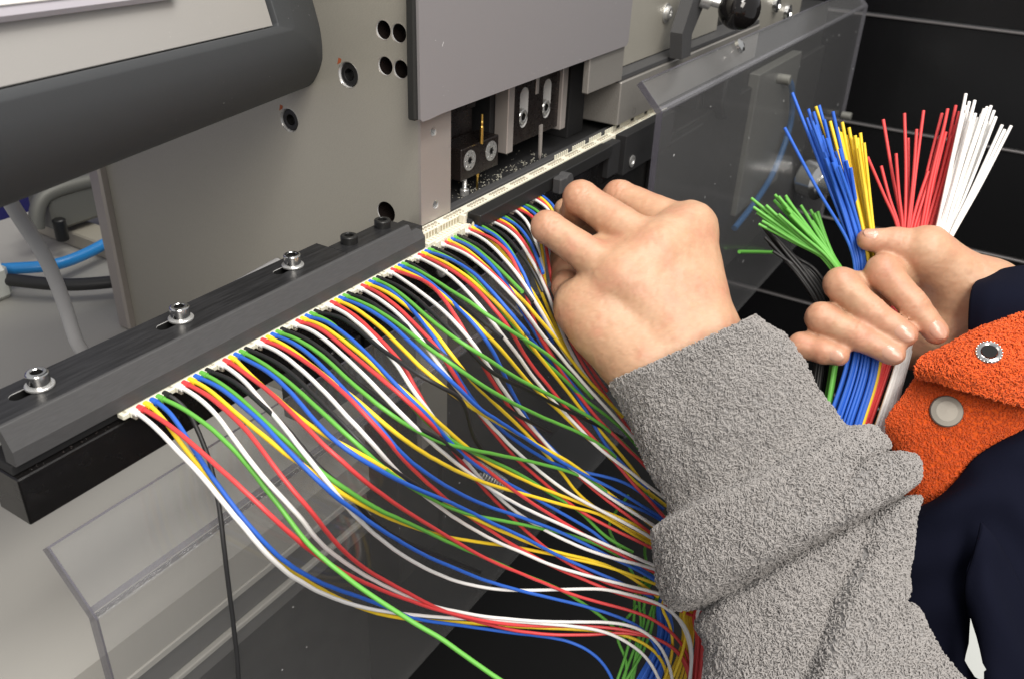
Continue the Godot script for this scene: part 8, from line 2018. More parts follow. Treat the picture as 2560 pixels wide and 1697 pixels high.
	["yellow", 3, [Vector3(146.7,57.1,167.8), Vector3(139.6,29.1,184.2), Vector3(130.7,1.4,199.5), Vector3(127.1,-8.9,204.3), Vector3(105.5,-50.3,223.2), Vector3(84.4,-82.8,225.3), Vector3(71.7,-116.4,226.6)]],
	["yellow", 7, [Vector3(158.8,57.3,167.5), Vector3(147.8,28,183.3), Vector3(136.3,-0.5,199.8), Vector3(132,-10.9,204.5), Vector3(110.5,-52.7,223), Vector3(90.4,-86.4,225), Vector3(76.8,-120,226.5)]],
	["yellow", 10, [Vector3(157.4,55.4,171.9), Vector3(147.7,27.2,186.4), Vector3(136,-0.2,200.7), Vector3(131.6,-10.7,205.1), Vector3(109.9,-52.4,223.3), Vector3(89.7,-85.8,225.3), Vector3(76.3,-119.4,226.7)]],
	["yellow", 13, [Vector3(152.8,53,176.8), Vector3(145,26.3,188.9), Vector3(134.6,0.6,201.6), Vector3(130.2,-10.1,205.9), Vector3(108.2,-51.4,223.6), Vector3(87.6,-84.5,225.7), Vector3(74.5,-118.1,227.1)]],
	["yellow", 17, [Vector3(160,53,178), Vector3(150.4,25.7,189.7), Vector3(138.1,-0.5,202.3), Vector3(133.1,-11.3,206.4), Vector3(111,-52.8,223.6), Vector3(91.1,-86.5,225.7), Vector3(77.5,-120.1,227.1)]],
	["yellow", 19, [Vector3(149.2,51,182.8), Vector3(143.8,25.5,192.8), Vector3(133.9,1.2,203.3), Vector3(129.3,-9.8,207.2), Vector3(106.9,-50.6,224.1), Vector3(86,-83.3,226.2), Vector3(73.2,-116.9,227.6)]],
	["yellow", 4, [Vector3(145.6,55.2,169.5), Vector3(139,28.3,184.8), Vector3(130.6,1.5,199.7), Vector3(127,-8.8,204.5), Vector3(105.4,-50.2,223.3), Vector3(84.2,-82.6,225.4), Vector3(71.5,-116.3,226.7)]],
	["yellow", 9, [Vector3(158.8,50.5,171.1), Vector3(148.9,24.5,185.5), Vector3(137.7,-0.9,200.2), Vector3(133.2,-11.3,204.8), Vector3(111.6,-53.2,223.1), Vector3(91.8,-87.2,225.1), Vector3(78,-120.7,226.5)]],
	["yellow", 12, [Vector3(154.9,48.3,175.9), Vector3(146.8,23.6,188.4), Vector3(136.5,-0.2,201.1), Vector3(131.9,-10.8,205.5), Vector3(110.1,-52.4,223.4), Vector3(89.9,-85.9,225.4), Vector3(76.5,-119.5,226.9)]],
	["yellow", 16, [Vector3(145.4,48.7,181.4), Vector3(141,24.6,191.8), Vector3(132.6,1.5,202.7), Vector3(128.2,-9.3,206.7), Vector3(106,-50.2,224), Vector3(84.8,-82.7,226.1), Vector3(72.2,-116.3,227.5)]],
	["yellow", 8, [Vector3(156.5,47.1,171.5), Vector3(147.1,22.8,185), Vector3(137.3,-0.8,199.9), Vector3(132.9,-11.2,204.6), Vector3(111.4,-53.2,223), Vector3(91.5,-87,225), Vector3(77.8,-120.6,226.5)]],
	["yellow", 11, [Vector3(154.6,50.9,174.9), Vector3(146.3,25.3,187.8), Vector3(135.7,0,201), Vector3(131.3,-10.6,205.4), Vector3(109.4,-52.1,223.4), Vector3(89.1,-85.5,225.4), Vector3(75.8,-119.1,226.8)]],
	["yellow", 14, [Vector3(155.1,51.3,178), Vector3(146.7,25.3,189.2), Vector3(135.9,0.2,201.7), Vector3(131.3,-10.6,206), Vector3(109.3,-52,223.6), Vector3(88.9,-85.3,225.6), Vector3(75.7,-118.9,227.1)]],
	["yellow", 15, [Vector3(157.7,46.7,178.9), Vector3(149,22.5,189.7), Vector3(138.1,-0.6,201.7), Vector3(133.2,-11.4,206), Vector3(111.3,-53,223.5), Vector3(91.3,-86.7,225.5), Vector3(77.7,-120.3,227)]],
	["yellow", 6, [Vector3(154.6,50.4,169.3), Vector3(145.8,24.8,184.8), Vector3(135.8,-0.4,199.6), Vector3(131.6,-10.7,204.3), Vector3(110.1,-52.5,223), Vector3(89.9,-86.1,225), Vector3(76.4,-119.7,226.4)]],
	["yellow", 5, [Vector3(156.5,52.2,168.3), Vector3(146.5,25.6,183.8), Vector3(136,-0.5,199.3), Vector3(131.9,-10.8,204.1), Vector3(110.4,-52.7,222.9), Vector3(90.3,-86.4,224.9), Vector3(76.8,-120,226.3)]],
	["yellow", 18, [Vector3(156,44.3,182.1), Vector3(148.9,21.3,192.3), Vector3(138.1,-0.4,202.5), Vector3(133.1,-11.3,206.6), Vector3(111,-52.7,223.7), Vector3(91,-86.4,225.7), Vector3(77.4,-120,227.2)]],
	["red", 3, [Vector3(183.3,56.6,184.5), Vector3(172,29.6,198.3), Vector3(160.3,2.8,211.9), Vector3(146.4,-23.4,217.5), Vector3(117.3,-58.7,225.2), Vector3(97.2,-91,226.3), Vector3(84,-123.6,226.9)]],
	["red", 4, [Vector3(171.9,42.3,197.1), Vector3(164.8,23.1,204.6), Vector3(157.1,4,212.9), Vector3(143.5,-22.2,218.3), Vector3(114.1,-57,225.6), Vector3(93.2,-88.5,226.7), Vector3(80.6,-121.1,227.2)]],
	["red", 5, [Vector3(186.9,61.1,194.2), Vector3(174,32.1,204.5), Vector3(159.3,3.3,213.4), Vector3(145.3,-22.9,218.7), Vector3(115.8,-57.8,225.7), Vector3(95.3,-89.8,226.7), Vector3(82.3,-122.4,227.1)]],
	["red", 8, [Vector3(192.8,62.9,202.9), Vector3(177.3,32.8,209), Vector3(160.6,3.1,215.5), Vector3(146.3,-23.1,220.3), Vector3(116.3,-57.9,226.2), Vector3(95.7,-89.8,227), Vector3(82.5,-122.4,227.2)]],
	["red", 6, [Vector3(190,47.1,199.1), Vector3(177.3,24.4,207), Vector3(163.4,1.9,213.8), Vector3(148.9,-24.3,218.9), Vector3(119.4,-59.6,225.6), Vector3(99.7,-92.4,226.4), Vector3(86,-124.9,226.9)]],
	["red", 7, [Vector3(184,54.3,202.9), Vector3(172.5,28.8,209.4), Vector3(158.9,3.6,214.9), Vector3(144.8,-22.5,219.8), Vector3(114.9,-57.3,226.1), Vector3(94.1,-88.9,227), Vector3(81.2,-121.5,227.3)]],
	["red", 12, [Vector3(200.6,61.3,211.8), Vector3(182.7,31.4,214.3), Vector3(163.8,2.4,218.1), Vector3(148.9,-23.9,222.2), Vector3(118.3,-58.7,226.7), Vector3(97.9,-91,227.2), Vector3(84.3,-123.6,227.3)]],
	["red", 18, [Vector3(196.4,65.2,214.4), Vector3(181.6,33.8,218.3), Vector3(163.4,3.1,222.5), Vector3(148.1,-23.2,225.5), Vector3(116.4,-57.3,228), Vector3(95.2,-89.1,228.1), Vector3(81.8,-121.7,227.7)]],
	["red", 21, [Vector3(200.6,66.8,217.6), Vector3(185.2,34.2,221.4), Vector3(165.4,2.7,224.5), Vector3(149.6,-23.6,227), Vector3(117.5,-57.7,228.4), Vector3(96.3,-89.6,228.3), Vector3(82.7,-122.3,227.8)]],
	["red", 11, [Vector3(192.1,51.2,215), Vector3(178.2,26.8,216.6), Vector3(161.9,3,217.6), Vector3(147.3,-23.3,221.8), Vector3(116.8,-57.9,226.7), Vector3(96.1,-90,227.3), Vector3(82.8,-122.6,227.4)]],
	["red", 17, [Vector3(191.8,53.7,217.2), Vector3(179.3,28,219.4), Vector3(163.5,3,221.8), Vector3(148.2,-23.3,224.9), Vector3(116.7,-57.5,227.8), Vector3(95.6,-89.4,227.9), Vector3(82.2,-122.1,227.7)]],
	["red", 19, [Vector3(191.3,52.4,220.4), Vector3(179.5,27.2,222), Vector3(163.8,3,223.2), Vector3(148.4,-23.3,226), Vector3(116.6,-57.3,228.1), Vector3(95.3,-89.1,228.2), Vector3(81.9,-121.8,227.8)]],
	["red", 1, [Vector3(161.4,40.4,184.4), Vector3(158.7,22.2,198), Vector3(155.1,4.4,210.9), Vector3(141.9,-21.7,216.9), Vector3(112.9,-56.6,225.2), Vector3(92,-87.9,226.5), Vector3(79.6,-120.5,227.2)]],
	["red", 9, [Vector3(180.4,33.5,214.9), Vector3(171,18,214.8), Vector3(160.9,3.1,216.2), Vector3(146.5,-23.1,220.8), Vector3(116.3,-57.9,226.3), Vector3(95.7,-89.8,227.1), Vector3(82.5,-122.4,227.3)]],
	["red", 23, [Vector3(197.2,64.6,220.5), Vector3(183.4,33.3,223.3), Vector3(164.8,3,226), Vector3(149.1,-23.3,228.1), Vector3(116.5,-57.1,228.9), Vector3(95,-88.7,228.7), Vector3(81.5,-121.4,228)]],
	["red", 20, [Vector3(199,56.4,219.2), Vector3(184.3,28.8,220.9), Vector3(166.6,2.2,223.7), Vector3(150.8,-24.2,226.4), Vector3(118.8,-58.4,228.2), Vector3(98,-90.7,228.1), Vector3(84.2,-123.4,227.6)]],
	["red", 13, [Vector3(190.2,45,217.9), Vector3(177.9,23.6,218.5), Vector3(163.1,2.7,218.9), Vector3(148.1,-23.5,222.8), Vector3(117.3,-58.1,227), Vector3(96.6,-90.2,227.4), Vector3(83.2,-122.8,227.4)]],
	["red", 24, [Vector3(206.1,56.5,222.4), Vector3(190,28.3,223.9), Vector3(170.5,1.2,226.3), Vector3(154,-25.3,228.3), Vector3(121.4,-59.6,228.7), Vector3(101,-92.4,228.3), Vector3(86.6,-125,227.6)]],
	["red", 16, [Vector3(191.8,58.4,215.4), Vector3(178.2,30.4,217.5), Vector3(162.3,3.3,221.2), Vector3(147.2,-22.9,224.5), Vector3(115.8,-57.1,227.7), Vector3(94.6,-88.8,227.9), Vector3(81.4,-121.5,227.7)]],
	["red", 15, [Vector3(199.9,56.4,214.6), Vector3(184.1,28.9,217.6), Vector3(165.6,2,220.2), Vector3(150.3,-24.3,223.7), Vector3(119.2,-59,227.2), Vector3(98.8,-91.5,227.5), Vector3(85,-124,227.3)]],
	["red", 22, [Vector3(191.1,55.7,223.2), Vector3(179.4,28.9,223.9), Vector3(163.7,3.4,225.4), Vector3(148.1,-22.9,227.6), Vector3(115.7,-56.7,228.7), Vector3(94,-88.2,228.6), Vector3(80.7,-120.9,228)]],
	["red", 14, [Vector3(191.1,48.1,217.3), Vector3(178.7,25.1,219), Vector3(163.2,2.8,219.6), Vector3(148.2,-23.5,223.3), Vector3(117.2,-58,227.2), Vector3(96.4,-90,227.6), Vector3(83,-122.6,227.5)]],
	["red", 10, [Vector3(183.2,27.7,221), Vector3(173.9,14.8,219.2), Vector3(162.6,2.6,216.8), Vector3(147.9,-23.6,221.2), Vector3(117.6,-58.5,226.4), Vector3(97.2,-90.7,227.1), Vector3(83.8,-123.3,227.2)]],
	["red", 2, [Vector3(167.4,35.2,191.7), Vector3(162.5,19.3,201.1), Vector3(157.5,3.7,211.4), Vector3(144,-22.5,217.2), Vector3(114.9,-57.6,225.2), Vector3(94.4,-89.3,226.4), Vector3(81.6,-121.9,227)]],
	["white", 4, [Vector3(200.4,73.8,220.9), Vector3(180,38.7,225.8), Vector3(158.4,3.6,229.9), Vector3(144.5,-18.1,230.3), Vector3(113,-55.7,232.3), Vector3(87.4,-95,232.9), Vector3(69.7,-134.5,233)]],
	["white", 7, [Vector3(207.1,68.5,223.2), Vector3(185.3,35,227.4), Vector3(162.4,2,230.4), Vector3(147.9,-19.7,230.5), Vector3(117.1,-57,232.6), Vector3(91.8,-98,233.4), Vector3(73.2,-138.2,233.8)]],
	["white", 11, [Vector3(194.5,72.3,226.6), Vector3(176.7,37.9,229.4), Vector3(156.4,4,231.9), Vector3(142.3,-17.7,231.5), Vector3(112,-53.3,233.8), Vector3(85,-93.8,235), Vector3(67,-135,235.7)]],
	["white", 10, [Vector3(204.1,66.6,225.9), Vector3(183.1,34,228.2), Vector3(161.6,2.1,231.3), Vector3(147,-19.6,231), Vector3(116.7,-56,233.3), Vector3(90.9,-97.5,234.3), Vector3(72,-138.5,235)]],
	["white", 17, [Vector3(208.9,66.8,232.6), Vector3(186.8,33.7,232.2), Vector3(163.2,1.3,233.2), Vector3(148,-20.5,232), Vector3(119,-55.2,234.5), Vector3(92.4,-98.9,236.2), Vector3(72.7,-141.6,237.5)]],
	["white", 20, [Vector3(196.2,70.5,235), Vector3(178.9,36.4,235.1), Vector3(157.3,3.3,234.3), Vector3(142.5,-18.4,232.8), Vector3(113.9,-51.8,235.4), Vector3(85.7,-94.7,237.5), Vector3(66.7,-138.1,238.9)]],
	["white", 22, [Vector3(211,65,236.5), Vector3(189.2,32.3,235.6), Vector3(164.5,0.6,234.5), Vector3(148.8,-21.2,232.7), Vector3(120.8,-54.8,235.4), Vector3(93.7,-100,237.6), Vector3(73.3,-144,239.3)]],
	["white", 24, [Vector3(204.9,63.2,238.6), Vector3(185.4,31.6,236.9), Vector3(162.4,1.3,235.1), Vector3(146.9,-20.5,233.2), Vector3(119.1,-53.4,235.9), Vector3(91.4,-98.6,238.3), Vector3(71.1,-143,240.1)]],
	["white", 15, [Vector3(201.7,64.1,231.5), Vector3(182.2,32.8,231.8), Vector3(161,2.2,232.7), Vector3(146.1,-19.5,231.8), Vector3(116.7,-54.6,234.3), Vector3(90,-97.2,235.8), Vector3(70.8,-139.4,236.9)]],
	["white", 25, [Vector3(194.2,61.9,243.2), Vector3(178.4,31.9,239.7), Vector3(157.7,2.9,235.7), Vector3(142.6,-18.8,233.6), Vector3(114.8,-50.9,236.3), Vector3(86,-95.2,238.8), Vector3(66.5,-139.8,240.7)]],
	["white", 28, [Vector3(202.5,60.3,247.3), Vector3(184.3,30.4,242.3), Vector3(161,1.6,236.3), Vector3(145.3,-20.2,233.9), Vector3(118.2,-51.8,236.7), Vector3(89.6,-97.6,239.5), Vector3(69.2,-143.1,241.6)]],
	["white", 13, [Vector3(195.9,63.2,230.6), Vector3(178.1,32.9,230.7), Vector3(158.8,3.1,232.3), Vector3(144.3,-18.6,231.7), Vector3(114.4,-53.9,234), Vector3(87.5,-95.6,235.4), Vector3(69,-137.3,236.3)]],
	["white", 1, [Vector3(192.1,64.7,223.4), Vector3(174.3,34.5,226), Vector3(156.4,4.4,229.2), Vector3(142.9,-17.2,229.9), Vector3(110.8,-55.3,231.9), Vector3(85.2,-93.5,232.2), Vector3(68.2,-132.2,232)]],
	["white", 18, [Vector3(206.2,59.7,234.9), Vector3(185.7,29.9,233.8), Vector3(163.6,1.1,233.4), Vector3(148.3,-20.7,232.2), Vector3(119.5,-55.2,234.7), Vector3(92.9,-99.2,236.5), Vector3(73,-142.2,237.8)]],
	["white", 19, [Vector3(202.4,59,237.3), Vector3(183.8,30,236), Vector3(161.9,1.7,233.8), Vector3(146.7,-20.1,232.4), Vector3(118.1,-54.2,235), Vector3(90.9,-98,236.9), Vector3(71.2,-141.3,238.3)]],
	["white", 9, [Vector3(188.4,62.4,228.1), Vector3(173.4,33.2,230.1), Vector3(155.9,4.2,231.4), Vector3(142,-17.4,231.2), Vector3(111.3,-53.4,233.4), Vector3(84.4,-93.4,234.5), Vector3(66.8,-134.1,235)]],
	["white", 6, [Vector3(187.8,56.6,228), Vector3(173.1,30.2,229.7), Vector3(156.6,4.1,230.5), Vector3(142.8,-17.5,230.7), Vector3(111.6,-54.4,232.8), Vector3(85.3,-93.8,233.6), Vector3(67.8,-133.7,233.9)]],
	["white", 14, [Vector3(191.9,58.6,233.2), Vector3(175.9,30.5,232.6), Vector3(157.9,3.3,232.6), Vector3(143.5,-18.4,231.9), Vector3(113.8,-53.3,234.2), Vector3(86.6,-95,235.7), Vector3(68.1,-137,236.7)]],
	["white", 12, [Vector3(195.2,65.4,228.7), Vector3(177.9,34.3,230.6), Vector3(158.1,3.3,232.1), Vector3(143.8,-18.4,231.5), Vector3(113.7,-53.9,233.9), Vector3(86.9,-95.1,235.2), Vector3(68.5,-136.6,235.9)]],
	["white", 21, [Vector3(206.3,62.1,236.9), Vector3(185.8,31.1,235), Vector3(163.1,1.1,234.3), Vector3(147.7,-20.6,232.7), Vector3(119.4,-54.3,235.3), Vector3(92.2,-99,237.4), Vector3(72.1,-142.7,239)]],
	["white", 2, [Vector3(192.9,72,221.8), Vector3(174.6,38.2,225.7), Vector3(155.4,4.7,229.5), Vector3(142,-16.9,230.1), Vector3(110,-54.7,232.1), Vector3(84.1,-92.8,232.5), Vector3(67.1,-131.8,232.5)]],
	["white", 16, [Vector3(195.1,68.5,232.3), Vector3(177.4,35.6,232.4), Vector3(157.2,3.5,233.2), Vector3(142.7,-18.2,232.2), Vector3(113.4,-52.6,234.7), Vector3(85.7,-94.6,236.3), Vector3(67.2,-137,237.5)]],
	["white", 5, [Vector3(199.6,65.2,223.5), Vector3(179.8,33.9,226.5), Vector3(159.9,3,230), Vector3(145.8,-18.7,230.3), Vector3(114.5,-56.2,232.4), Vector3(89.1,-96.1,233), Vector3(71,-135.8,233.3)]],
	["white", 26, [Vector3(200.7,58.2,244.8), Vector3(183.3,29.5,240.7), Vector3(161,1.7,235.8), Vector3(145.5,-20.1,233.6), Vector3(118,-52.3,236.4), Vector3(89.7,-97.6,238.9), Vector3(69.5,-142.5,240.9)]],
	["white", 3, [Vector3(203.1,67,222), Vector3(182,34.7,226), Vector3(160.8,2.7,229.4), Vector3(146.7,-18.9,230), Vector3(115.1,-57,232), Vector3(90.1,-96.7,232.4), Vector3(72.1,-135.9,232.5)]],
	["white", 23, [Vector3(199.6,63.3,238.8), Vector3(181.9,32.2,237.2), Vector3(160.1,2.1,235), Vector3(144.9,-19.6,233.1), Vector3(116.9,-52.5,235.8), Vector3(88.8,-96.9,238.1), Vector3(69,-141.1,239.9)]],
	["white", 8, [Vector3(196.6,65.4,226.2), Vector3(177.8,34,227.9), Vector3(158.6,3.3,231), Vector3(144.5,-18.4,230.9), Vector3(113.7,-54.9,233.1), Vector3(87.5,-95.3,234), Vector3(69.4,-135.8,234.5)]],
	["white", 27, [Vector3(204.5,56.2,245.6), Vector3(185.4,27.9,240.3), Vector3(163,0.9,235.9), Vector3(147.2,-20.9,233.6), Vector3(120,-53,236.5), Vector3(91.9,-99.1,239.1), Vector3(71.3,-144.3,241.2)]],
]

var HANGING_WIRES := [
	["green", 1, [Vector3(22.1,-171.5,145.6), Vector3(18.1,-197.5,137.6), Vector3(12.9,-208.5,140.9), Vector3(2.1,-226.9,143.2), Vector3(-7.1,-241.1,143.2)]],
	["green", 2, [Vector3(7.9,-194.8,143), Vector3(3.9,-220.8,135), Vector3(2.2,-228.6,140.7), Vector3(1,-233.7,144.5), Vector3(-3.7,-242.5,146.4)]],
	["green", 3, [Vector3(33.7,-142.2,119.4), Vector3(29.7,-168.2,111.4), Vector3(28.3,-180.5,122.8), Vector3(26.7,-189.3,129.9), Vector3(26.2,-192.3,132.5)]],
	["green", 4, [Vector3(25.7,-173.6,150.1), Vector3(21.7,-199.6,142.1), Vector3(15.9,-212.2,146.3), Vector3(8.9,-222.8,146.2), Vector3(-4.4,-242.4,145.4)]],
	["green", 5, [Vector3(24.6,-177.5,156.3), Vector3(20.6,-203.5,148.3), Vector3(14.5,-213.5,149), Vector3(6,-226.7,149.3), Vector3(-2.3,-240.9,150.9)]],
	["green", 6, [Vector3(23.3,-172.2,147.7), Vector3(19.3,-198.2,139.7), Vector3(16,-206,142.8), Vector3(12.7,-213.8,145.9), Vector3(-2.8,-241.1,149.8)]],
	["green", 7, [Vector3(23.3,-176.9,158.1), Vector3(19.3,-202.9,150.1), Vector3(14.6,-211.8,152), Vector3(5.8,-225,151.8), Vector3(-5.6,-239.3,148.3)]],
	["green", 8, [Vector3(35.3,-147.4,142.5), Vector3(31.3,-173.4,134.5), Vector3(28.4,-181.7,138.8), Vector3(24.2,-191.6,142.6), Vector3(16.4,-205.3,144.5)]],
	["blue", 1, [Vector3(18.9,-169.7,161), Vector3(14.9,-195.7,153), Vector3(11.1,-205.4,157.2), Vector3(5.2,-215.7,158.6), Vector3(-9,-234.1,155.1)]],
	["blue", 2, [Vector3(18.5,-169,161.7), Vector3(14.5,-195,153.7), Vector3(10.8,-204.6,158), Vector3(4.9,-214.9,159.5), Vector3(-9,-233.2,156.3)]],
	["blue", 3, [Vector3(18.1,-168.1,162.5), Vector3(14.1,-194.1,154.5), Vector3(10.3,-203.8,158.8), Vector3(4.5,-214,160.3), Vector3(-9.1,-232.3,157.5)]],
	["blue", 4, [Vector3(21.3,-171.1,162.1), Vector3(17.3,-197.1,154.1), Vector3(13.6,-206.8,158.6), Vector3(7.7,-217.2,160.2), Vector3(-5.8,-235.6,157.7)]],
	["green", 9, [Vector3(39.1,-151.6,153.7), Vector3(35.1,-177.6,145.7), Vector3(29.5,-189.1,149), Vector3(24.7,-197.5,150.3), Vector3(19.5,-205,149.6)]],
	["blue", 5, [Vector3(23.5,-173.1,162), Vector3(19.5,-199.1,154), Vector3(15.9,-208.9,158.7), Vector3(10,-219.3,160.2), Vector3(-3.3,-237.8,158.1)]],
	["blue", 6, [Vector3(25.2,-174.5,162.1), Vector3(21.2,-200.5,154.1), Vector3(17.6,-210.3,158.9), Vector3(11.7,-220.7,160.5), Vector3(-1.5,-239.2,158.8)]],
	["blue", 7, [Vector3(20.8,-169.6,164), Vector3(16.8,-195.6,156), Vector3(13.3,-205.3,160.8), Vector3(7.5,-215.6,162.4), Vector3(-5.2,-233.8,161.1)]],
	["blue", 8, [Vector3(23.3,-171.8,163.9), Vector3(19.3,-197.8,155.9), Vector3(15.8,-207.5,160.8), Vector3(10,-217.9,162.5), Vector3(-2.6,-236.2,161.5)]],
	["blue", 9, [Vector3(23.1,-171.3,164.5), Vector3(19.1,-197.3,156.5), Vector3(15.7,-207,161.5), Vector3(10,-217.4,163.3), Vector3(-2.4,-235.7,162.6)]],
	["blue", 10, [Vector3(20.3,-168.1,165.9), Vector3(16.3,-194.1,157.9), Vector3(13,-203.7,162.9), Vector3(7.3,-213.9,164.7), Vector3(-4.7,-232.1,164.5)]],
	["blue", 11, [Vector3(21,-168.4,166.3), Vector3(17,-194.4,158.3), Vector3(13.7,-204,163.4), Vector3(8.1,-214.3,165.3), Vector3(-3.8,-232.4,165.4)]],
	["blue", 12, [Vector3(26.8,-174.1,165.3), Vector3(22.8,-200.1,157.3), Vector3(19.5,-209.8,162.5), Vector3(13.8,-220.2,164.5), Vector3(2,-238.6,164.9)]],
	["yellow", 1, [Vector3(13,-162.2,165.1), Vector3(9,-188.2,157.1), Vector3(7.9,-195.1,162.9), Vector3(4.5,-205,168.2), Vector3(-0.7,-215.1,170.5), Vector3(-7.4,-225.3,170.4)]],
	["yellow", 2, [Vector3(18.8,-168.8,174.8), Vector3(14.8,-194.8,166.8), Vector3(13,-201.3,170.9), Vector3(6.7,-212.5,172.7), Vector3(-4.2,-227.9,171.3)]],
	["yellow", 3, [Vector3(14.4,-163.2,177.7), Vector3(10.4,-189.2,169.7), Vector3(8.4,-195.5,173.4), Vector3(2.3,-206.6,175.3), Vector3(-8,-221.8,174.7)]],
	["yellow", 4, [Vector3(19.1,-167.1,178.1), Vector3(15.1,-193.1,170.1), Vector3(12.9,-199.6,173.5), Vector3(6.9,-210.7,175.7), Vector3(-3.1,-226,175.8)]],
	["yellow", 5, [Vector3(22,-169,179.1), Vector3(18,-195,171.1), Vector3(15.5,-201.6,174.2), Vector3(9.6,-212.8,176.6), Vector3(0.1,-228.1,177.5)]],
	["yellow", 6, [Vector3(22.9,-169,180.6), Vector3(18.9,-195,172.6), Vector3(16.2,-201.5,175.3), Vector3(10.5,-212.7,178), Vector3(1.4,-228,179.6)]],
	["white", 1, [Vector3(4.1,-152,171.9), Vector3(0.1,-178,163.9), Vector3(1.2,-183.6,172), Vector3(-0.2,-191.7,178.5), Vector3(-3.7,-200.4,182.4), Vector3(-10.6,-213.6,185.3)]],
	["red", 1, [Vector3(19,-165.3,182.2), Vector3(15,-191.3,174.2), Vector3(11.9,-200.8,179.3), Vector3(6.7,-210.8,181.7), Vector3(-0.5,-224.4,184.7)]],
	["red", 2, [Vector3(18.6,-164.1,183.6), Vector3(14.6,-190.1,175.6), Vector3(11.3,-199.5,180.4), Vector3(6.2,-209.5,183), Vector3(-0.8,-223.1,186.2)]],
	["red", 3, [Vector3(22.1,-167,184), Vector3(18.1,-193,176), Vector3(14.6,-202.5,180.7), Vector3(9.7,-212.6,183.5), Vector3(2.7,-226.2,186.8)]],
	["red", 4, [Vector3(17.7,-161.8,186.3), Vector3(13.7,-187.8,178.3), Vector3(10.2,-197.2,182.6), Vector3(5.5,-207.1,185.7), Vector3(-1.4,-220.5,189)]],
	["red", 5, [Vector3(19.8,-163.2,187.1), Vector3(15.8,-189.2,179.1), Vector3(12.1,-198.6,183.2), Vector3(7.5,-208.6,186.5), Vector3(0.7,-222,190)]],
	["white", 2, [Vector3(16.2,-161.4,184.6), Vector3(12.2,-187.4,176.6), Vector3(11.5,-193.2,181.9), Vector3(8.6,-201.6,186.2), Vector3(3.4,-211.5,188.5), Vector3(-1,-220,190.3)]],
]

var HAND_CREASES := [
	[Vector3(37.9,6.3,52.9), Vector3(-0.082,0.399,-0.913), [-4.5, -2.6, -1.0, 0.8], 0.30, 0.55],
	[Vector3(63.8,16.5,58.2), Vector3(0.007,0.350,-0.937), [-4.6, -2.5, -0.6, 1.2], 0.30, 0.55],
	[Vector3(91.9,11.4,68.6), Vector3(0.072,0.158,-0.985), [-3, -1, 1.0], 0.30, 0.55],
]

var SECOND_HAND_CREASES := [
	[Vector3(113.2,-17.1,231.5), Vector3(-0.218,-0.528,0.821), [-2.2, -0.4, 1.4], 0.20, 0.60],
	[Vector3(118.8,-5.6,212.2), Vector3(-0.238,-0.499,0.833), [-0.5, 1.6, 3.4], 0.16, 0.70],
	[Vector3(101.4,-22.6,215.2), Vector3(-0.159,-0.374,0.914), [-2.2, -0.4, 1.4], 0.20, 0.60],
	[Vector3(106.4,-13.2,195.1), Vector3(-0.218,-0.413,0.884), [-0.5, 1.6, 3.4], 0.16, 0.70],
	[Vector3(92.3,-32.9,211.2), Vector3(-0.029,-0.210,0.977), [-2.2, -0.4, 1.4], 0.20, 0.60],
	[Vector3(93.7,-29,191.2), Vector3(-0.070,-0.193,0.979), [-0.5, 1.6, 3.4], 0.16, 0.70],
	[Vector3(132.5,6.2,213.4), Vector3(-0.333,0.075,-0.940), [-1.5, 0.5, 2.2], 0.20, 0.60],
]

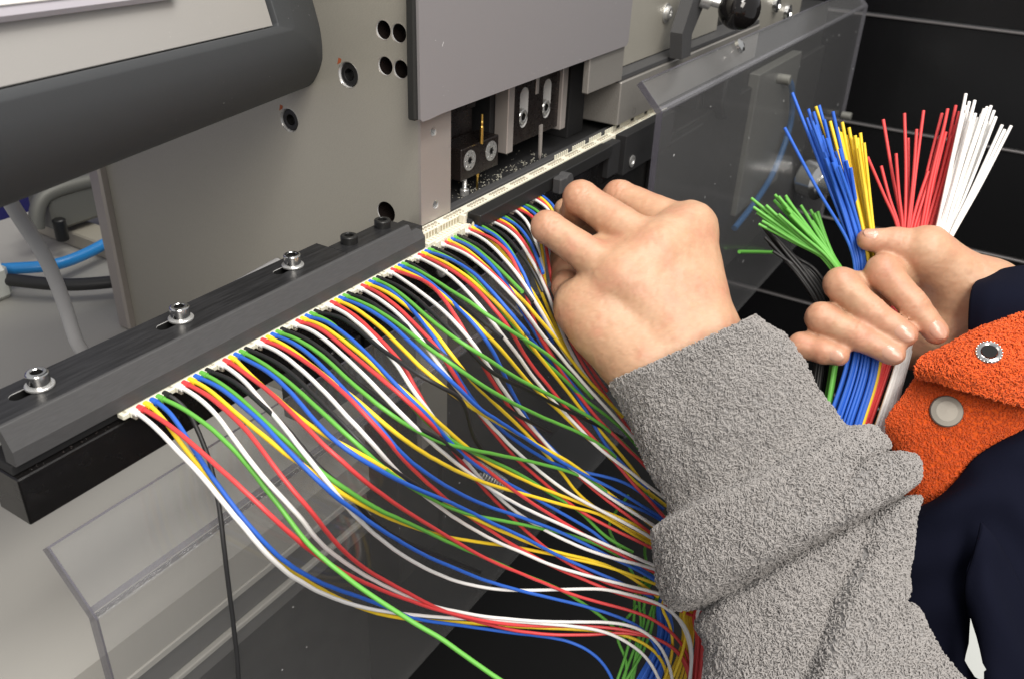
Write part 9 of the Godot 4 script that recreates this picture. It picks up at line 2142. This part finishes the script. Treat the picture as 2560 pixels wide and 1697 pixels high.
var HAND_BONES := [
	[0, Vector3(50.3,-36.7,144.2), 15.0, Vector3(88.6,4.1,114), 11.5],
	[0, Vector3(39.4,-43.6,133.4), 16.0, Vector3(63.4,-1.9,107.4), 11.5],
	[0, Vector3(39.4,-43.6,133.4), 15.0, Vector3(41.9,-12.9,96.6), 11.2],
	[0, Vector3(26,-49.5,121.8), 14.5, Vector3(30.9,-30.1,81.4), 10.5],
	[0, Vector3(26,-49.5,121.8), 15.5, Vector3(27.6,-87.6,153.1), 17.0],
	[0, Vector3(50.3,-36.7,144.2), 15.5, Vector3(53.1,-72.2,179.3), 17.0],
	[0, Vector3(39.4,-43.6,133.4), 17.0, Vector3(41.7,-81.7,166), 20.0],
	[0, Vector3(88.6,4.1,114), 11.2, Vector3(63.4,-1.9,107.4), 11.0],
	[0, Vector3(63.4,-1.9,107.4), 11.0, Vector3(41.9,-12.9,96.6), 11.0],
	[0, Vector3(41.9,-12.9,96.6), 11.0, Vector3(30.9,-30.1,81.4), 11.0],
	[0, Vector3(26,-49.5,121.8), 15.0, Vector3(30.9,-30.1,81.4), 11.2],
	[0, Vector3(26,-49.5,121.8), 15.0, Vector3(26.5,-37.7,95.9), 13.5],
	[0, Vector3(39.4,-43.6,133.4), 15.0, Vector3(53.8,-8.3,100.5), 11.5],
	[0, Vector3(39.4,-43.6,133.4), 15.0, Vector3(77.5,0.5,110.6), 11.5],
	[0, Vector3(48.6,-7.5,81.7), 7.6, Vector3(51.9,-6,76.6), 6.5],
	[0, Vector3(68.3,4.1,84.1), 8.0, Vector3(66.8,0.5,90.2), 8.0],
	[0, Vector3(39.4,-43.6,133.4), 15.0, Vector3(47.8,-20,107.8), 12.0],
	[0, Vector3(39.4,-43.6,133.4), 15.0, Vector3(67.6,-15.8,121), 12.0],
	[1, Vector3(88.6,4.1,114), 11.2, Vector3(91.9,11.4,68.6), 9.0],
	[1, Vector3(91.9,11.4,68.6), 9.0, Vector3(97.7,-4.5,53.1), 8.0],
	[1, Vector3(97.7,-4.5,53.1), 8.0, Vector3(99.3,-15.8,41.3), 6.8],
	[2, Vector3(63.4,-1.9,107.4), 11.6, Vector3(63.8,16.5,58.2), 9.3],
	[2, Vector3(63.8,16.5,58.2), 9.3, Vector3(79,0.1,48), 8.2],
	[2, Vector3(79,0.1,48), 8.2, Vector3(87.9,-9.5,37.6), 7.0],
	[3, Vector3(41.9,-12.9,96.6), 11.2, Vector3(37.9,6.3,52.9), 8.7],
	[3, Vector3(37.9,6.3,52.9), 8.7, Vector3(59.8,-6.8,45.7), 7.8],
	[3, Vector3(59.8,-6.8,45.7), 7.8, Vector3(74.1,-13.1,36.3), 6.6],
	[4, Vector3(30.9,-30.1,81.4), 10.6, Vector3(43.7,-28.1,64.6), 8.6],
	[4, Vector3(43.7,-28.1,64.6), 8.6, Vector3(60.5,-28.9,53.3), 7.2],
	[4, Vector3(60.5,-28.9,53.3), 7.2, Vector3(72.5,-26.4,43.7), 6.2],
	[5, Vector3(82.3,-29.5,122.7), 13.0, Vector3(100.3,-15.4,92.2), 10.5],
	[5, Vector3(100.3,-15.4,92.2), 10.5, Vector3(103.3,-12.8,58.4), 8.8],
	[5, Vector3(103.3,-12.8,58.4), 8.8, Vector3(100.6,-8.2,30.5), 7.0],
]

var SECOND_HAND_BONES := [
	[0, Vector3(152.3,-15.9,262.5), 14.0, Vector3(166,-18.2,234), 11.0],
	[0, Vector3(151.6,-27.2,269.3), 15.0, Vector3(159.7,-34.4,223.2), 11.0],
	[0, Vector3(144.6,-39.9,267), 14.0, Vector3(146.8,-48.2,216.6), 11.0],
	[0, Vector3(144.6,-39.9,267), 14.0, Vector3(128.5,-56.4,212.8), 10.5],
	[0, Vector3(151.6,-27.2,269.3), 17.0, Vector3(164.7,-34.7,295.4), 20.0],
	[0, Vector3(152.3,-15.9,262.5), 14.0, Vector3(164.7,-34.7,295.4), 17.0],
	[0, Vector3(144.6,-39.9,267), 14.0, Vector3(164.7,-34.7,295.4), 17.0],
	[0, Vector3(166,-18.2,234), 10.5, Vector3(159.7,-34.4,223.2), 10.5],
	[0, Vector3(159.7,-34.4,223.2), 10.5, Vector3(146.8,-48.2,216.6), 10.5],
	[0, Vector3(146.8,-48.2,216.6), 10.5, Vector3(128.5,-56.4,212.8), 10.0],
	[0, Vector3(144.6,-39.9,267), 14.0, Vector3(138.3,-48.2,242.9), 11.0],
	[0, Vector3(151.6,-27.2,269.3), 14.0, Vector3(147.9,-26.8,249.1), 12.0],
	[0, Vector3(144.6,-39.9,267), 14.0, Vector3(138.6,-39.4,256.3), 13.0],
	[1, Vector3(166,-18.2,234), 9.8, Vector3(118.8,-5.6,212.2), 8.8],
	[1, Vector3(118.8,-5.6,212.2), 8.8, Vector3(113.2,-17.1,231.5), 7.5],
	[1, Vector3(113.2,-17.1,231.5), 7.5, Vector3(109.8,-27.3,246), 6.4],
	[2, Vector3(159.7,-34.4,223.2), 10.0, Vector3(106.4,-13.2,195.1), 8.8],
	[2, Vector3(106.4,-13.2,195.1), 8.8, Vector3(101.4,-22.6,215.2), 7.7],
	[2, Vector3(101.4,-22.6,215.2), 7.7, Vector3(99.8,-28.6,232.8), 6.5],
	[3, Vector3(146.8,-48.2,216.6), 9.6, Vector3(93.7,-29,191.2), 8.0],
	[3, Vector3(93.7,-29,191.2), 8.0, Vector3(92.3,-32.9,211.2), 7.2],
	[3, Vector3(92.3,-32.9,211.2), 7.2, Vector3(92.6,-37.3,230.2), 6.3],
	[4, Vector3(128.5,-56.4,212.8), 8.8, Vector3(85.2,-43.6,186.2), 6.9],
	[4, Vector3(85.2,-43.6,186.2), 6.9, Vector3(84.2,-43,197.5), 6.3],
	[4, Vector3(84.2,-43,197.5), 6.3, Vector3(84.2,-42.6,205.9), 5.6],
	[5, Vector3(148,-17,263.3), 12.5, Vector3(137.8,4.2,229), 10.0],
	[5, Vector3(137.8,4.2,229), 10.0, Vector3(132.5,6.2,213.4), 8.3],
	[5, Vector3(132.5,6.2,213.4), 8.3, Vector3(127.4,6.5,199.9), 6.0],
	[0, Vector3(148,-17,263.3), 12.5, Vector3(137.8,4.2,229), 10.2],
	[0, Vector3(145.8,-22.8,263.6), 14.0, Vector3(147.7,-9.9,238.9), 11.0],
	[0, Vector3(166,-18.2,234), 10.0, Vector3(137.8,4.2,229), 8.0],
]

var NAILS := [
	[Vector3(110,-26.7,245.2), Vector3(-0.192,-0.564,0.803), Vector3(-0.801,0.563,0.204), 9.4, 8.4, 6.4],
	[Vector3(99.9,-28.3,231.8), Vector3(-0.085,-0.323,0.942), Vector3(-0.880,0.469,0.082), 9.4, 8.6, 6.5],
	[Vector3(92.6,-37.1,229.2), Vector3(0.014,-0.228,0.974), Vector3(-0.913,0.393,0.105), 9.6, 8.4, 6.3],
	[Vector3(84.2,-42.6,204.9), Vector3(-0.009,0.052,0.999), Vector3(-0.946,0.322,-0.025), 7.4, 6.8, 5.6],
	[Vector3(128.1,6.5,201.8), Vector3(-0.351,0.025,-0.936), Vector3(-0.428,0.885,0.184), 9.5, 8.6, 6.0],
]

var SLEEVE_RINGS := [
	[Vector3(40.2,-39.7,139.5), Vector3(27.7,17.1,28), Vector3(-25.2,19.2,13.2)],
	[Vector3(31.5,-61.7,162.6), Vector3(29.6,17.3,31.1), Vector3(-26.5,22.6,12.7)],
	[Vector3(21.5,-83.3,187.7), Vector3(30.3,19.7,29.5), Vector3(-26,24.7,10.3)],
	[Vector3(16,-88,197.3), Vector3(35.6,21.8,36.2), Vector3(-30.3,29.9,11.8)],
	[Vector3(6.2,-100.8,213), Vector3(39.1,22.1,41.8), Vector3(-32.6,34.7,12.1)],
	[Vector3(-8.5,-113.4,224.6), Vector3(34.3,21.7,34.1), Vector3(-27.7,31.1,8.1)],
	[Vector3(-22.8,-123.9,234.6), Vector3(30.9,16.3,34.2), Vector3(-24.2,29.8,7.7)],
	[Vector3(-40.9,-137.2,250.4), Vector3(31.4,10.6,41.4), Vector3(-24,33.7,9.5)],
	[Vector3(-60,-150.4,277.8), Vector3(37.9,10,53.1), Vector3(-26.9,44.1,10.9)],
]

var UPPER_FLAP := [
	[Vector3(111.4,-40.8,252.3), Vector3(112.9,-27,262.2), Vector3(119.8,-17,272), Vector3(135.7,-10.7,282.7), Vector3(165,-12.6,293.8)],
	[Vector3(99.8,-40.2,245.7), Vector3(92,-25.3,261.1), Vector3(96.7,-17.3,273.6), Vector3(111.6,-13.2,285.3), Vector3(141.1,-16,297.9)],
	[Vector3(92.3,-41.6,243.4), Vector3(80.7,-30.9,261.7), Vector3(84.2,-27.1,276.9), Vector3(98.4,-26.2,291), Vector3(131.9,-32.5,305)],
	[Vector3(94,-44.4,244.8), Vector3(80.9,-38.3,261.2), Vector3(81.9,-40.1,278.5), Vector3(94,-46,296.4), Vector3(127.2,-58.8,315)],
]

var LOWER_FLAP := [
	[Vector3(107.2,-51.6,243.8), Vector3(106.4,-47.1,259.9), Vector3(109.4,-46.8,278.2), Vector3(121.9,-49.9,296.2), Vector3(147.5,-56.9,313.5)],
	[Vector3(91.1,-61.1,240.5), Vector3(87.7,-56.4,256.6), Vector3(94.3,-57.2,277.8), Vector3(109.7,-61.6,299.8), Vector3(138.6,-70.7,318.1)],
	[Vector3(83.9,-68.7,236.8), Vector3(81.1,-68.8,254.8), Vector3(90.2,-73,279.3), Vector3(107.5,-77.2,302.1), Vector3(134.6,-85,322.8)],
	[Vector3(84.9,-78.2,240), Vector3(79.5,-85.2,256.6), Vector3(86.2,-91.9,279.9), Vector3(105.2,-93.2,304.5), Vector3(130.6,-99.4,327.4)],
	[Vector3(91.4,-90.9,246.9), Vector3(80.6,-103.8,261.1), Vector3(85.5,-110.7,281.6), Vector3(105.7,-112.1,308.2), Vector3(129.3,-113.5,331.9)],
	[Vector3(93.4,-116.7,251.9), Vector3(87.6,-127.6,267.7), Vector3(94.4,-132.2,288.8), Vector3(111.5,-132.3,313.6), Vector3(130.3,-133.9,338.1)],
]

var NAVY_CUFF := [
	[Vector3(146.3,-5,258.2), Vector3(146.3,0.1,266.1), Vector3(154.6,2.8,277.3), Vector3(173.8,2.5,292.1)],
	[Vector3(125.3,-6,255.3), Vector3(124,-0.5,265.2), Vector3(130.7,1.7,278.6), Vector3(153.4,-2.5,294.7)],
	[Vector3(115.8,-13.8,257), Vector3(112.6,-11.4,267), Vector3(119.4,-9.8,281.3), Vector3(142.8,-14.4,298.9)],
	[Vector3(116.3,-29.3,261.5), Vector3(113.3,-30.8,271.6), Vector3(121.2,-31.7,286), Vector3(147.7,-37.6,305.8)],
	[Vector3(136.7,-49.5,268.9), Vector3(131.3,-50.2,278.5), Vector3(136.5,-50.2,291.8), Vector3(155.9,-53.4,310.2)],
]

var JACKET := [
	[Vector3(64.7,-128,251.9), Vector3(68.2,-114,260.5), Vector3(73.3,-100.9,270.4), Vector3(80.5,-86.9,278.4), Vector3(87.9,-74.9,284.3), Vector3(103,-62.1,298.1), Vector3(126.7,-53.4,315)],
	[Vector3(51.4,-134.1,254.3), Vector3(51.3,-117.4,262.7), Vector3(56.6,-102.8,273.5), Vector3(64.9,-89.7,282.1), Vector3(74.2,-78.7,290.2), Vector3(88.9,-67.2,302.3), Vector3(114.2,-60,319.2)],
	[Vector3(40.4,-152.9,261), Vector3(39.7,-134.2,270.7), Vector3(45.4,-119.3,282), Vector3(53.1,-107.6,291), Vector3(60.5,-96.8,298.4), Vector3(73.3,-86.3,310.8), Vector3(100.3,-80.9,327.9)],
	[Vector3(29.5,-171.6,267.7), Vector3(29.9,-152.2,278.7), Vector3(34.5,-137.1,290), Vector3(41,-126.8,298.6), Vector3(48.2,-117.3,307.1), Vector3(60.4,-106.2,320), Vector3(86.6,-101.4,336.4)],
	[Vector3(19.4,-195.6,277.3), Vector3(19.4,-173.8,289.4), Vector3(23.7,-158.3,299.7), Vector3(29.4,-148.6,307.6), Vector3(35.8,-139,316.9), Vector3(46.1,-126.3,329.3), Vector3(72.1,-124.5,346.5)],
	[Vector3(9.2,-219.7,286.9), Vector3(9.7,-197.1,298.6), Vector3(13.4,-182.6,309.2), Vector3(19.3,-171.8,318.4), Vector3(25.1,-163.4,328.1), Vector3(35.4,-150.5,340.3), Vector3(59.7,-148.6,356.9)],
]

var JACKET_FLAP := [
	[Vector3(49,-87.9,291.5), Vector3(50.1,-93.9,297.9), Vector3(50.9,-105.4,307.3), Vector3(49,-117,317.1), Vector3(48,-125.7,325.2)],
	[Vector3(39.9,-100.3,292.3), Vector3(34.1,-106.9,301), Vector3(33.1,-117.5,311), Vector3(34.3,-129.6,322), Vector3(37.5,-140.4,332.6)],
	[Vector3(34.3,-111.5,292.9), Vector3(25.7,-120.8,304.3), Vector3(22.2,-132,315.5), Vector3(24.6,-143.3,327.6), Vector3(30,-154.9,340.5)],
	[Vector3(29.3,-127,299.3), Vector3(18.7,-136.7,310.3), Vector3(14.2,-148.5,322.5), Vector3(17.1,-159.8,335.4), Vector3(22.8,-171.5,349)],
	[Vector3(22.2,-145.4,307.6), Vector3(11.4,-155.5,318.7), Vector3(7.6,-165.7,330.4), Vector3(10.8,-177.1,344), Vector3(17.2,-187.5,357.2)],
]

var JACKET_PRINT := [Vector3(17.4,-119.1,299.2), Vector3(16.5,-122.5,301.3), Vector3(15.4,-126.8,304.1), Vector3(13.8,-131.7,307), Vector3(11.9,-137.4,310.1), Vector3(11.6,-139.9,312.4), Vector3(10.7,-140.7,311.7), Vector3(9.3,-143.7,312.7), Vector3(8.1,-143.8,310.8), Vector3(7.6,-143,308.9), Vector3(7.8,-139.1,305), Vector3(8.1,-136.7,302.8), Vector3(9.5,-134.2,302.4), Vector3(12.2,-129.8,302.1), Vector3(15,-124,300.5)]

var SNAP_AT := Vector3(87.3,-57.7,261.9)

var EYELET_AT := Vector3(85.9,-19.6,271.5)
